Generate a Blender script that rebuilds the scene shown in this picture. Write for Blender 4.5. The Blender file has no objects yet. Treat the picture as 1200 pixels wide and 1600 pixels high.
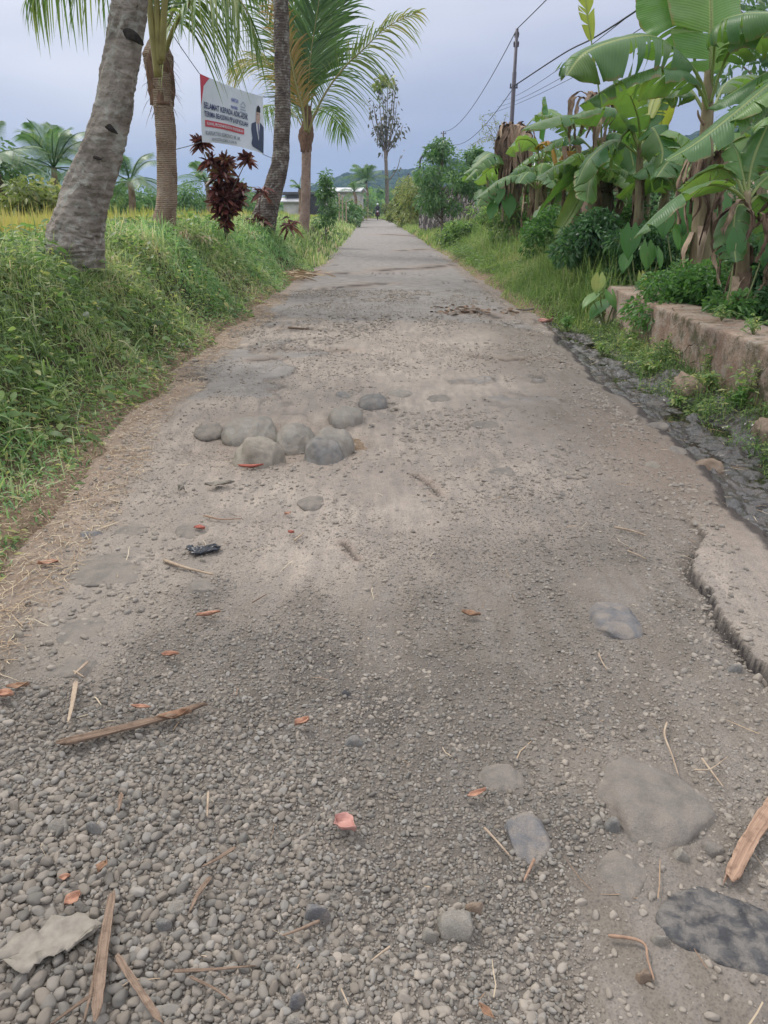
import bpy, math, random
import numpy as np
from mathutils import Vector
R = math.radians
random.seed(7)
rng = np.random.default_rng(11)

# ------------------------------------------------------------------ camera, world, sun
SC = bpy.context.scene
COL = SC.collection
PITCH = R(22.5); CAMH = 1.5; F = 1155.0
cd = bpy.data.cameras.new("camera"); cam = bpy.data.objects.new("camera", cd); COL.objects.link(cam)
cam.location = (0, 0, CAMH); cam.rotation_euler = (math.pi/2 - PITCH, 0, 0)
cd.sensor_fit = 'VERTICAL'; cd.sensor_height = 36; cd.lens = 36*F/1600
cd.clip_start = 0.05; cd.clip_end = 6000
SC.camera = cam
SC.view_settings.view_transform = 'Standard'; SC.view_settings.look = 'None'
SC.view_settings.exposure = 0.9; SC.view_settings.gamma = 1
SC.render.engine = 'CYCLES'
SC.cycles.volume_step_rate = 4; SC.cycles.volume_bounces = 2; SC.cycles.max_bounces = 6
SC.cycles.transparent_max_bounces = 8; SC.cycles.use_denoising = True

SUN_EL, SUN_AZ = R(52), R(-50)          # azimuth from +Y, negative = left
W = bpy.data.worlds.new("World"); SC.world = W; W.use_nodes = True
nt = W.node_tree; nt.nodes.clear()
def wn(t, **k):
    n = nt.nodes.new(t)
    for a, b in k.items(): setattr(n, a, b)
    return n
out = wn('ShaderNodeOutputWorld'); bg = wn('ShaderNodeBackground'); bg.inputs[1].default_value = 0.1
sky = wn('ShaderNodeTexSky', sky_type='NISHITA', sun_disc=False)
sky.sun_elevation = SUN_EL; sky.sun_rotation = SUN_AZ
tc = wn('ShaderNodeTexCoord'); sep = wn('ShaderNodeSeparateXYZ'); nt.links.new(tc.outputs['Generated'], sep.inputs[0])
# overcast veil: thick pale cloud overhead, bluer haze bank low down
mp = wn('ShaderNodeMapping'); mp.inputs['Scale'].default_value = (1.2, 1.2, 5)
nt.links.new(tc.outputs['Generated'], mp.inputs[0])
nz = wn('ShaderNodeTexNoise'); nz.inputs['Scale'].default_value = 1.6; nz.inputs['Detail'].default_value = 3
nt.links.new(mp.outputs[0], nz.inputs[0])
m1 = wn('ShaderNodeMath', operation='MULTIPLY_ADD'); nt.links.new(nz.outputs[0], m1.inputs[0]); m1.inputs[1].default_value = 0.22; m1.inputs[2].default_value = -0.11
m2 = wn('ShaderNodeMath', operation='ADD'); nt.links.new(sep.outputs[2], m2.inputs[0]); nt.links.new(m1.outputs[0], m2.inputs[1])
m3 = wn('ShaderNodeMath', operation='MULTIPLY_ADD'); nt.links.new(sep.outputs[0], m3.inputs[0]); m3.inputs[1].default_value = -0.12; nt.links.new(m2.outputs[0], m3.inputs[2])
cr = wn('ShaderNodeValToRGB'); nt.links.new(m3.outputs[0], cr.inputs[0])
e = cr.color_ramp.elements
e[0].position = 0.0; e[0].color = (.19, .215, .305, 1)
e[1].position = 1.0; e[1].color = (1., .99, .97, 1)
for p, c in ((.08, (.225, .25, .35, 1)), (.15, (.335, .35, .43, 1)), (.22, (.47, .475, .525, 1)), (.3, (.6, .6, .63, 1)), (.46, (.9, .92, .98, 1))):
    x = e.new(p); x.color = c
mulc = wn('ShaderNodeMix', data_type='RGBA', blend_type='MULTIPLY'); mulc.inputs[0].default_value = 1
mulc.clamp_result = False
nt.links.new(cr.outputs[0], mulc.inputs[6]); mulc.inputs[7].default_value = (9.2, 9.2, 9.2, 1)
mixs = wn('ShaderNodeMix', data_type='RGBA'); mixs.inputs[0].default_value = 0.93
nt.links.new(sky.outputs[0], mixs.inputs[6]); nt.links.new(mulc.outputs[2], mixs.inputs[7])
nt.links.new(mixs.outputs[2], bg.inputs[0]); nt.links.new(bg.outputs[0], out.inputs[0])

sl = bpy.data.lights.new("sun", 'SUN'); sl.energy = 1.1; sl.angle = R(14); sl.color = (1, .95, .88)
sun = bpy.data.objects.new("sun", sl); COL.objects.link(sun)
d = Vector((math.sin(SUN_AZ)*math.cos(SUN_EL), math.cos(SUN_AZ)*math.cos(SUN_EL), math.sin(SUN_EL)))
sun.rotation_euler = d.to_track_quat('Z', 'Y').to_euler(); sun.location = (0, 0, 30)

# ------------------------------------------------------------------ helpers
cP, sP = math.cos(PITCH), math.sin(PITCH)
def ray(px, py):
    a = (px-600)/F; u = (800-py)/F
    return np.array([a, cP + sP*u, -sP + cP*u])
def gp(px, py, z=0.0):
    r = ray(px, py); t = (z-CAMH)/r[2]
    return np.array([r[0]*t, r[1]*t, z])
def at(px, py, Y):
    r = ray(px, py); t = Y/r[1]
    return np.array([r[0]*t, Y, CAMH + r[2]*t])
def scale_at(p):                       # reference pixels per metre at a world point
    return F/(p[1]*cP + (CAMH-p[2])*sP)
def sst(a, b, x):
    t = np.clip((x-a)/(b-a), 0, 1); return t*t*(3-2*t)
def hsh(ix, iy, s):
    n = (ix*374761393 + iy*668265263 + s*974634777) & 0xffffffff
    n = ((n ^ (n >> 13))*1274126177) & 0xffffffff
    return ((n ^ (n >> 16)) & 0xffff)/65535.0
def vnoise(x, y, s=0):
    x = np.asarray(x, float); y = np.asarray(y, float)
    ix = np.floor(x).astype(np.int64); iy = np.floor(y).astype(np.int64)
    fx = x-ix; fy = y-iy; fx = fx*fx*(3-2*fx); fy = fy*fy*(3-2*fy)
    a = hsh(ix, iy, s); b = hsh(ix+1, iy, s); c = hsh(ix, iy+1, s); d_ = hsh(ix+1, iy+1, s)
    return (a*(1-fx)+b*fx)*(1-fy) + (c*(1-fx)+d_*fx)*fy
def fbm(x, y, s=0, o=4, f=1.0):
    r = 0; a = 1; t = 0
    for i in range(o):
        r = r + a*vnoise(np.asarray(x)*f, np.asarray(y)*f, s+i*17); t += a; a *= .5; f *= 2.03
    return r/t - .5
def nrm(v):
    return v/np.maximum(np.linalg.norm(v, axis=-1, keepdims=True), 1e-9)
def spl(pts, n):
    P = np.array(pts, float)
    if len(P) == 2: t = np.linspace(0, 1, n)[:, None]; return P[0]*(1-t)+P[1]*t
    P = np.vstack([2*P[0]-P[1], P, 2*P[-1]-P[-2]])
    m = len(P)-3; o = []
    for q in np.linspace(0, m-1e-6, n):
        i = int(q); t = q-i; a, b, c, d_ = P[i], P[i+1], P[i+2], P[i+3]
        o.append(.5*((2*b)+(-a+c)*t+(2*a-5*b+4*c-d_)*t*t+(-a+3*b-3*c+d_)*t**3))
    return np.array(o)

class MB:
    def __init__(s): s.V = []; s.A = []; s.L = []; s.T = []; s.n = 0
    def add(s, v, f, a=None):
        v = np.asarray(v, np.float32).reshape(-1, 3); s.V.append(v)
        at_ = np.zeros((len(v), 4), np.float32); at_[:, 3] = 1
        if a is not None:
            a = np.asarray(a, np.float32)
            if a.ndim == 0: at_[:, 0] = a
            elif a.ndim == 1 and len(a) == 3: at_[:, :3] = a
            elif a.ndim == 1: at_[:, 0] = a
            else: at_[:, :a.shape[1]] = a
        s.A.append(at_)
        if isinstance(f, np.ndarray):
            s.L.append((f+s.n).ravel()); s.T.append(np.full(len(f), f.shape[1]))
        else:
            for q in f: s.L.append(np.array(q)+s.n); s.T.append(np.array([len(q)]))
        s.n += len(v)
    def build(s, name, mat, parent=None, smooth=True, sharp=None):
        V = np.concatenate(s.V); L = np.concatenate(s.L).astype(np.int32); T = np.concatenate(s.T).astype(np.int32)
        me = bpy.data.meshes.new(name)
        me.vertices.add(len(V)); me.vertices.foreach_set('co', V.ravel())
        me.loops.add(len(L)); me.loops.foreach_set('vertex_index', L)
        me.polygons.add(len(T)); st = np.concatenate([[0], np.cumsum(T)[:-1]]).astype(np.int32)
        me.polygons.foreach_set('loop_start', st); me.polygons.foreach_set('loop_total', T)
        me.polygons.foreach_set('use_smooth', np.full(len(T), smooth))
        at_ = me.attributes.new('att', 'FLOAT_COLOR', 'POINT'); at_.data.foreach_set('color', np.concatenate(s.A).ravel())
        me.update(); me.validate()
        if mat: me.materials.append(mat)
        o = bpy.data.objects.new(name, me); COL.objects.link(o)
        if parent: o.parent = parent
        return o
def tag(o, label=None, cat=None, group=None, kind=None):
    for k, v in (('label', label), ('category', cat), ('group', group), ('kind', kind)):
        if v: o[k] = v
    return o
def empty(name, loc, label, cat, group=None):
    o = bpy.data.objects.new(name, None); COL.objects.link(o); o.location = loc; o.empty_display_size = .1
    return tag(o, label, cat, group)
def adopt(root):                       # geometry was written in world space: keep it there under a placed root
    bpy.context.view_layer.update()
    for c in root.children: c.matrix_parent_inverse = root.matrix_world.inverted()
def tube(mb, pts, rad, seg=8, a=None, lump=0, seed=0, caps=True, fine=0):
    P = np.asarray(pts, float); n = len(P); r = np.broadcast_to(np.asarray(rad, float), (n,))
    T = nrm(np.gradient(P, axis=0)); ref = np.array([0, 0, 1.]) if abs(T[:, 2]).mean() < .8 else np.array([1., 0, 0])
    S = nrm(np.cross(T, ref)); B = nrm(np.cross(T, S))
    th = np.linspace(0, 2*math.pi, seg, endpoint=False)
    rr = r[:, None]*np.ones((1, seg))
    if lump:
        arc = np.concatenate([[0], np.cumsum(np.linalg.norm(np.diff(P, axis=0), axis=1))])
        rr = rr*(1 + lump*2*(fbm(np.cos(th)[None, :]*2+arc[:, None]*3, np.sin(th)[None, :]*2+arc[:, None]*2.2, seed, 3)))
    if fine: rr = rr*(1+fine*(2*fbm(th[None, :]*3.2, arc[:, None]*34, seed+40, 3)+2.5*np.minimum(0, fbm(th[None, :]*1.6, arc[:, None]*9, seed+50, 3)+.12)))
    V = P[:, None]+S[:, None]*(np.cos(th)[None, :, None]*rr[:, :, None])+B[:, None]*(np.sin(th)[None, :, None]*rr[:, :, None])
    i = np.arange(n-1)[:, None]*seg; j = np.arange(seg)[None, :]; k = (j+1) % seg
    f = np.stack([i+j, i+k, i+seg+k, i+seg+j], -1).reshape(-1, 4)
    if a is not None and np.ndim(a) == 2 and len(a) == n: a = np.repeat(np.asarray(a), seg, axis=0)
    base = mb.n
    mb.add(V, f, a)
    if caps:
        mb.L.append(base+np.arange(seg)[::-1]); mb.T.append(np.array([seg]))
        mb.L.append(base+(n-1)*seg+np.arange(seg)); mb.T.append(np.array([seg]))
def box(mb, c, s, rz=0, a=None, jit=0):
    x, y, z = s[0]/2, s[1]/2, s[2]/2
    v = np.array([[-x, -y, -z], [x, -y, -z], [x, y, -z], [-x, y, -z], [-x, -y, z], [x, -y, z], [x, y, z], [-x, y, z]])
    if jit: v = v + rng.normal(0, jit, v.shape)
    cs, sn = math.cos(rz), math.sin(rz); v = np.stack([v[:, 0]*cs-v[:, 1]*sn, v[:, 0]*sn+v[:, 1]*cs, v[:, 2]], 1)+np.array(c)
    mb.add(v, np.array([[0, 3, 2, 1], [4, 5, 6, 7], [0, 1, 5, 4], [1, 2, 6, 5], [2, 3, 7, 6], [3, 0, 4, 7]]), a)
PROF = {'grass': lambda t: np.where(t < .99, 1-.75*t**1.6, .04), 'leaf': lambda t: np.sin(np.pi*np.clip(t*.93+.05, 0, 1))**.8,
        'strip': lambda t: np.where(t > .98, .5, 1.)+0*t, 'palm': lambda t: np.where(t < .2, .5+2.5*t, 1)*np.where(t > .99, .04, 1-.7*t**3)}
def ribbons(mb, base, dirv, side, L, Wd, droop, tone, prof='grass', seg=3, wob=0):
    base = np.asarray(base, float); n = len(base)
    L = np.broadcast_to(L, (n,)); Wd = np.broadcast_to(Wd, (n,)); droop = np.broadcast_to(droop, (n,)); tone = np.broadcast_to(tone, (n,))
    t = np.linspace(0, 1, seg+1); dirv = nrm(dirv); side = nrm(side)
    pos = base[:, None]+dirv[:, None]*(L[:, None]*t)[:, :, None]
    pos[:, :, 2] -= (droop*L)[:, None]*t**2
    if wob: pos += side[:, None]*(np.sin(t*5)[None, :]*rng.normal(0, wob, n)[:, None]*L[:, None])[:, :, None]
    half = side[:, None]*(Wd[:, None]/2*PROF[prof](t)[None, :])[:, :, None]
    V = np.stack([pos-half, pos+half], 2)
    b = (np.arange(n)*(seg+1)*2)[:, None]; k = np.arange(seg)[None, :]*2
    f = np.stack([b+k, b+k+1, b+k+3, b+k+2], -1).reshape(-1, 4)
    A = np.zeros((n, seg+1, 2, 3)); A[..., 0] = tone[:, None, None]; A[..., 2] = t[None, :, None]
    mb.add(V, f, A.reshape(-1, 3))
def rdir(n, zlo=-1, zhi=1):
    z = rng.uniform(zlo, zhi, n); a = rng.uniform(0, 2*math.pi, n); r = np.sqrt(np.maximum(0, 1-z*z))
    return np.stack([r*np.cos(a), r*np.sin(a), z], 1)
def leafcloud(mb, cen, rad, n, L, Wd, tone=(.0, 1.), droop=.3, flat=.8):
    cen = np.asarray(cen, float); k = rng.integers(0, len(cen), n); rad = np.broadcast_to(rad, (len(cen),))
    dv = rdir(n); rr = rng.uniform(.25, 1, n)**.6
    p = cen[k]+dv*(rad[k]*rr)[:, None]*np.array([1, 1, flat])
    d_ = nrm(dv+rdir(n)*.9+np.array([0, 0, -.1])); s_ = nrm(np.cross(d_, rdir(n)))
    tn = np.clip(rng.uniform(tone[0], tone[1], n)*.75+hsh(k, k*3, 5)*.25*(tone[1]-tone[0]), 0, 1)
    ribbons(mb, p, d_, s_, L*rng.uniform(.6, 1.25, n), Wd*rng.uniform(.7, 1.2, n), droop, tn, 'leaf', 2)

def ico(sub):
    t = (1+5**.5)/2
    v = [(-1, t, 0), (1, t, 0), (-1, -t, 0), (1, -t, 0), (0, -1, t), (0, 1, t), (0, -1, -t), (0, 1, -t), (t, 0, -1), (t, 0, 1), (-t, 0, -1), (-t, 0, 1)]
    f = [(0, 11, 5), (0, 5, 1), (0, 1, 7), (0, 7, 10), (0, 10, 11), (1, 5, 9), (5, 11, 4), (11, 10, 2), (10, 7, 6), (7, 1, 8), (3, 9, 4), (3, 4, 2), (3, 2, 6), (3, 6, 8), (3, 8, 9), (4, 9, 5), (2, 4, 11), (6, 2, 10), (8, 6, 7), (9, 8, 1)]
    v = [np.array(x)/np.linalg.norm(x) for x in v]
    for _ in range(sub):
        c = {}; nf = []
        def mid(a, b):
            k = (min(a, b), max(a, b))
            if k not in c: m = v[a]+v[b]; v.append(m/np.linalg.norm(m)); c[k] = len(v)-1
            return c[k]
        for a, b, d_ in f:
            x, y, z = mid(a, b), mid(b, d_), mid(d_, a); nf += [(a, x, z), (b, y, x), (d_, z, y), (x, y, z)]
        f = nf
    return np.array(v), np.array(f)
def lump3(v, s, amp, fr=1.3):
    o = fbm(v[:, 0]*fr+v[:, 2]*.7+9, v[:, 1]*fr-v[:, 2]*.6+s, s, 3)+fbm(v[:, 2]*fr+3, v[:, 0]*fr+v[:, 1]*.5, s+5, 3)
    return v*(1+amp*o)[:, None]

def chisel(v, n, seed, lo=.7, hi=.92):
    rs = np.random.default_rng(seed); v = v.copy()
    for _ in range(n):
        q = nrm(rs.normal(0, 1, 3)); d_ = rs.uniform(lo, hi); e_ = v@q-d_; k = e_ > 0; v[k] -= q*(e_[k]*.85)[:, None]
    return v
# ------------------------------------------------------------------ materials
class Mat:
    def __init__(s, name, rough=.8, spec=.3):
        s.m = bpy.data.materials.new(name); s.m.use_nodes = True; s.t = s.m.node_tree
        s.b = s.t.nodes['Principled BSDF']; s.out = s.t.nodes['Material Output']
        s.b.inputs['Roughness'].default_value = rough; s.b.inputs['Specular IOR Level'].default_value = spec
    def n(s, t, **k):
        n = s.t.nodes.new(t)
        for a, b in k.items(): setattr(n, a, b)
        return n
    def l(s, a, b): s.t.links.new(a, b)
    def set(s, sock, v):
        if hasattr(v, 'is_output') or hasattr(v, 'links'): s.l(v, sock)
        else:
            try: sock.default_value = v
            except Exception: sock.default_value = tuple(v)+(1,)
    def att(s):
        a = s.n('ShaderNodeAttribute', attribute_name='att'); q = s.n('ShaderNodeSeparateColor'); s.l(a.outputs['Color'], q.inputs[0])
        return q.outputs[0], q.outputs[1], q.outputs[2], a.outputs['Alpha']
    def pos(s): return s.n('ShaderNodeNewGeometry').outputs['Position']
    def noise(s, sc, det=3, vec=None, dist=0, rough=.55, stretch=None):
        v = vec or s.pos()
        if stretch: mm = s.n('ShaderNodeMapping'); mm.inputs['Scale'].default_value = stretch; s.l(v, mm.inputs[0]); v = mm.outputs[0]
        x = s.n('ShaderNodeTexNoise'); x.inputs['Scale'].default_value = sc; x.inputs['Detail'].default_value = det; x.inputs['Roughness'].default_value = rough
        x.inputs['Distortion'].default_value = dist; s.l(v, x.inputs[0]); return x.outputs[0]
    def vor(s, sc, vec=None, feat='F1', out='Distance'):
        x = s.n('ShaderNodeTexVoronoi', feature=feat); x.inputs['Scale'].default_value = sc; s.l(vec or s.pos(), x.inputs[0]); return x.outputs[out]
    def ramp(s, fac, st):
        r = s.n('ShaderNodeValToRGB'); s.l(fac, r.inputs[0]); e = r.color_ramp.elements
        def c4(c): return (c, c, c, 1) if not hasattr(c, '__len__') else tuple(c)+(1,)
        e[0].position, e[0].color = st[0][0], c4(st[0][1]); e[1].position, e[1].color = st[-1][0], c4(st[-1][1])
        for p, c in st[1:-1]: q = e.new(p); q.color = c4(c)
        return r.outputs[0]
    def math(s, op, a, b=0., c=0.):
        x = s.n('ShaderNodeMath', operation=op)
        for i, v in enumerate((a, b, c)): s.set(x.inputs[i], v)
        return x.outputs[0]
    def mix(s, f, a, b, bt='MIX'):
        x = s.n('ShaderNodeMix', data_type='RGBA', blend_type=bt); s.set(x.inputs[0], f); s.set(x.inputs[6], a); s.set(x.inputs[7], b); return x.outputs[2]
    def rand(s): return s.n('ShaderNodeNewGeometry').outputs['Random Per Island']
    def col(s, c): s.set(s.b.inputs['Base Color'], c)
    def bump(s, h, st=.3, dist=.01):
        x = s.n('ShaderNodeBump'); x.inputs['Strength'].default_value = st; x.inputs['Distance'].default_value = dist; s.l(h, x.inputs['Height']); s.l(x.outputs[0], s.b.inputs['Normal'])
    def translucent(s, colr, f=.3):
        tr = s.n('ShaderNodeBsdfTranslucent'); s.set(tr.inputs[0], colr); mx = s.n('ShaderNodeMixShader'); mx.inputs[0].default_value = f
        s.l(s.b.outputs[0], mx.inputs[1]); s.l(tr.outputs[0], mx.inputs[2]); s.l(mx.outputs[0], s.out.inputs[0])
def simple(name, c1, c2, sc=20, rough=.8, spec=.3, bump=.2, bd=.005, stretch=None, det=4):
    m = Mat(name, rough, spec); n_ = m.noise(sc, det, stretch=stretch); m.col(m.ramp(n_, [(.3, c1), (.7, c2)]))
    if bump: m.bump(n_, bump, bd)
    return m.m
def leafmat(name, stops, trans=.4, rough=.42, spec=.5, patch=1.2, pamt=.35, tcol=1.25, bump=False):
    m = Mat(name, rough, spec); r, g, b, a = m.att()
    n_ = m.noise(patch, 3); f = m.math('MULTIPLY_ADD', m.math('SUBTRACT', n_, .5), pamt*2, r)
    c = m.ramp(f, stops); m.col(c); m.translucent(m.mix(1., c, (tcol, tcol*1.05, tcol*.7), 'MULTIPLY'), trans)
    return m.m

M = {}
# packed dust / worn asphalt road: att r = asphalt, g = damp edge plus darkening painted into cracks, broken edges and gravel bed, b = reddish earth
m = Mat('road_surface', .93, .18); r, g, b, a = m.att()
P = m.pos(); big = m.noise(1.3, 4, P); mid = m.noise(9, 5, P, rough=.65); fin = m.noise(90, 4, P, rough=.7); str_ = m.noise(3.5, 4, P, stretch=(4, .8, 1))
dust = m.ramp(big, [(.3, (.245, .205, .18)), (.5, (.33, .28, .24)), (.7, (.42, .355, .3))])
powd = m.ramp(m.math('MULTIPLY_ADD', m.noise(4, 5, P, rough=.65), .5, m.math('SUBTRACT', a, .25)), [(.25, 0.), (.7, 1.)]); dust = m.mix(powd, m.mix(.85, dust, (.165, .145, .122)), m.mix(.3, dust, (.42, .365, .315))); dust = m.mix(m.ramp(str_, [(.42, 0.), (.6, .6)]), dust, (.24, .215, .195))
grit = m.ramp(m.vor(140, P), [(.1, (.6, .6, .6)), (.5, (1.05, 1.05, 1.05))])
tar = m.ramp(m.noise(5, 5, P), [(.3, (.19, .18, .17)), (.7, (.31, .29, .275))])
rs_ = m.ramp(m.math('MULTIPLY_ADD', m.noise(2.6, 6, P, rough=.65), .9, m.math('SUBTRACT', r, .45)), [(.42, 0.), (.5, 1.)]); c = m.mix(m.math('MULTIPLY', rs_, .85), dust, tar); c = m.mix(m.math('MULTIPLY', b, .7), c, (.31, .215, .155))
c = m.mix(.7, c, grit, 'MULTIPLY'); c = m.mix(m.ramp(mid, [(.35, .35), (.6, 0.)]), c, m.mix(.5, c, (.12, .1, .09)))
c = m.mix(m.ramp(fin, [(.5, 0.), (.72, .35)]), c, m.mix(.5, c, (.42, .38, .34)))
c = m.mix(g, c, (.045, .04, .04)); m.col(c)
m.bump(m.math('MULTIPLY_ADD', mid, .35, m.math('MULTIPLY_ADD', m.vor(75, P), .5, m.math('MULTIPLY', fin, .5))), .75, .016); M['road'] = m.m
# verge ground: r = wet mud, g = dry reddish litter soil, b = far field green
m = Mat('soil', .95, .2); r, g, b, a = m.att(); P = m.pos()
n1 = m.noise(6, 5, P); n2 = m.noise(40, 4, P, rough=.7)
c = m.mix(m.ramp(n1, [(.3, 0.), (.7, 1.)]), (.05, .05, .025), (.11, .1, .05)); c = m.mix(g, c, m.ramp(n2, [(.3, (.17, .115, .08)), (.7, (.36, .27, .19))]))
c = m.mix(b, c, m.ramp(m.noise(.05, 4, P), [(.35, (.09, .15, .04)), (.65, (.2, .2, .06))])); c = m.mix(r, c, m.ramp(n2, [(.35, (.03, .028, .028)), (.7, (.13, .115, .115))])); m.col(c)
m.set(m.b.inputs['Roughness'], m.math('MULTIPLY_ADD', m.math('MULTIPLY', r, m.ramp(n2, [(.35, 1.), (.6, .6)])), -.78, .95)); m.bump(m.math('ADD', n1, n2), .9, .035); M['soil'] = m.m
m = Mat('wet_mud', .3, .8); P = m.pos(); n1 = m.noise(7, 4, P); n2 = m.noise(55, 4, P, rough=.7)
m.col(m.mix(m.ramp(n1, [(.4, 0.), (.65, .6)]), m.ramp(n2, [(.3, (.012, .011, .012)), (.7, (.055, .048, .046))]), (.085, .062, .045))); m.set(m.b.inputs['Roughness'], m.ramp(n2, [(.3, .12), (.6, .5)]))
m.bump(m.math('ADD', n2, m.noise(22, 4, P)), .8, .02); m.b.inputs['Coat Weight'].default_value = .45; m.b.inputs['Coat Roughness'].default_value = .16; m.b.inputs['Coat IOR'].default_value = 1.6; M['mud'] = m.m
m = Mat('ditch_water', .05, .5); m.col((.02, .018, .014)); m.b.inputs['Transmission Weight'].default_value = .0; m.bump(m.noise(14, 2), .05, .01); M['water'] = m.m
def pebble_mat(name, lo, hi, warm):
    m = Mat(name, .85, .22); r, g, b, a = m.att()
    c = m.ramp(r, [(0., lo), (.3, tuple(x*.72+y*.28 for x, y in zip(lo, hi))), (.55, warm), (.8, tuple(x*.35+y*.65 for x, y in zip(lo, hi))), (1., hi)])
    n_ = m.noise(160, 3); c = m.mix(m.ramp(n_, [(.4, 0.), (.7, .3)]), c, m.mix(.5, c, (.16, .13, .11)))
    gz = m.n('ShaderNodeSeparateXYZ'); c2 = m.mix(m.math('MULTIPLY', g, m.ramp(m.noise(22, 3), [(.35, .25), (.65, .95)])), c, (.34, .295, .25)); m.col(c2); m.bump(n_, .25, .002); return m.m
M['pebble'] = pebble_mat('river_pebble', (.115, .11, .10), (.27, .255, .235), (.195, .168, .14))
def rock_mat(name, c1, c2, c3=None, sc=14, dusty=.5, dust=(.33, .28, .235)):
    m = Mat(name, .88, .2); P = m.n('ShaderNodeTexCoord').outputs['Object']
    n1 = m.noise(sc, 5, P); n2 = m.noise(sc*7, 4, P, rough=.7); c = m.ramp(n1, [(.3, c1), (.65, c2)]+([(.8, c3)] if c3 else []))
    c = m.mix(m.ramp(n2, [(.45, 0.), (.7, .45)]), c, m.mix(.5, c, (.1, .09, .08)))
    if dusty: c = m.mix(m.math('MULTIPLY', m.ramp(m.noise(sc*1.3, 4, P, dist=.5), [(.4, 0.), (.62, 1.)]), dusty), c, dust)
    n3 = m.noise(330, 4, P, rough=.75); c = m.mix(m.ramp(n3, [(.42, .55), (.6, 0.)]), c, m.mix(.6, c, (.09, .08, .07))); c = m.mix(m.ramp(m.vor(60, P), [(.0, .5), (.18, 0.)]), c, m.mix(.5, c, (.4, .37, .33)))
    m.col(c); m.bump(m.math('ADD', m.math('MULTIPLY_ADD', n1, 1., m.math('MULTIPLY', n2, .6)), m.math('MULTIPLY', n3, .35)), .8, .01); return m.m
M['rock'] = rock_mat('grey_river_rock', (.24, .225, .2), (.37, .345, .305))
M['rock_tan'] = rock_mat('tan_river_rock', (.26, .235, .195), (.4, .36, .3), dusty=.35)
M['rock_dark'] = rock_mat('dark_river_rock', (.16, .158, .155), (.26, .255, .245), dusty=.35)
M['rock_dusty'] = rock_mat('buried_dusty_rock', (.19, .172, .155), (.265, .24, .215), dusty=.8, dust=(.285, .248, .213))
M['rock_slate'] = rock_mat('slate_blue_rock', (.15, .15, .16), (.22, .22, .23), dusty=.7)
M['rock_brown'] = rock_mat('brown_ditch_rock', (.2, .14, .1), (.36, .27, .2), dusty=.2)
M['rock_tar'] = rock_mat('tar_blackened_rock', (.04, .042, .05), (.09, .094, .105), (.21, .2, .19), sc=22, dusty=.9, dust=(.24, .22, .2))
M['grass'] = leafmat('grass_blades', [(0, (0.105, 0.176, 0.070)), (.35, (0.283, 0.392, 0.157)), (.65, (0.431, 0.513, 0.264)), (.85, (0.624, 0.567, 0.386)), (1, (0.682, 0.567, 0.474))], trans=.5)
M['grass_blue'] = leafmat('bluish_grass_blades', [(0, (0.166, 0.331, 0.142)), (.5, (0.308, 0.520, 0.236)), (.9, (0.591, 0.620, 0.402)), (1, (0.620, 0.620, 0.402))], trans=.5)
M['grass_light'] = leafmat('light_verge_grass', [(0, (.12, .21, .06)), (.4, (.24, .34, .12)), (.7, (.35, .42, .18)), (.9, (.46, .42, .25)), (1, (.52, .44, .3))], trans=.5)
M['rice'] = leafmat('rice_straw', [(0, (.2, .3, .07)), (.4, (.38, .42, .12)), (.7, (.52, .46, .16)), (1, (.55, .45, .2))], patch=.12, pamt=.6)
M['rice_green'] = leafmat('green_rice', [(0, (0.138, 0.276, 0.046)), (.6, (0.253, 0.414, 0.081)), (1, (0.414, 0.460, 0.115))], patch=.2)
M['weed'] = leafmat('weed_leaves', [(0, (0.061, 0.108, 0.041)), (.5, (0.149, 0.257, 0.088)), (.8, (0.257, 0.378, 0.135)), (1, (0.540, 0.513, 0.243))], trans=.5)
M['dark_leaf'] = leafmat('dark_shrub_leaves', [(0, (0.035, 0.088, 0.038)), (.6, (0.088, 0.193, 0.079)), (1, (0.158, 0.298, 0.105))])
M['bright_leaf'] = leafmat('bright_shrub_leaves', [(0, (.045, .12, .035)), (.5, (.1, .23, .06)), (1, (.19, .34, .1))])
M['tree_leaf'] = leafmat('tree_leaves', [(0, (0.061, 0.131, 0.061)), (.6, (0.131, 0.245, 0.105)), (1, (0.228, 0.350, 0.140))])
M['olive_leaf'] = leafmat('olive_leaves', [(0, (0.123, 0.158, 0.061)), (.6, (0.245, 0.298, 0.105)), (1, (0.420, 0.385, 0.158))])
M['brown_leaf'] = leafmat('thin_tree_leaves', [(0, (0.069, 0.075, 0.057)), (.6, (0.115, 0.121, 0.092)), (1, (0.230, 0.196, 0.127))], trans=.15)
M['red_leaf'] = leafmat('dark_red_leaves', [(0, (.07, .03, .03)), (.5, (.14, .05, .045)), (.8, (.24, .07, .06)), (1, (.26, .17, .09))], rough=.4, trans=.25)
M['palm_far'] = leafmat('far_palm_leaflets', [(0, (0.070, 0.140, 0.079)), (.6, (0.140, 0.245, 0.123)), (1, (0.315, 0.350, 0.140))])
M['straw'] = leafmat('dry_straw', [(0, (0.230, 0.149, 0.098)), (.5, (0.437, 0.322, 0.218)), (1, (0.600, 0.517, 0.380))], trans=.1, rough=.8)
def frondmat(name, stops):
    m = Mat(name, .4, .5); r, g, b, a = m.att(); f = m.math('MULTIPLY_ADD', m.math('SUBTRACT', m.noise(2.5, 3), .5), .5, r)
    c = m.ramp(f, stops); c = m.mix(g, c, (.33, .3, .13)); m.col(c); m.translucent(m.mix(1., c, (1.3, 1.4, .8), 'MULTIPLY'), .35); return m.m
M['frond'] = frondmat('palm_frond', [(0, (.06, .13, .045)), (.5, (.13, .22, .07)), (.8, (.26, .31, .1)), (1, (.45, .38, .14))])
M['frond_dry'] = frondmat('dry_palm_frond', [(0, (.2, .17, .05)), (.5, (.38, .26, .08)), (1, (.35, .2, .1))])
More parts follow.
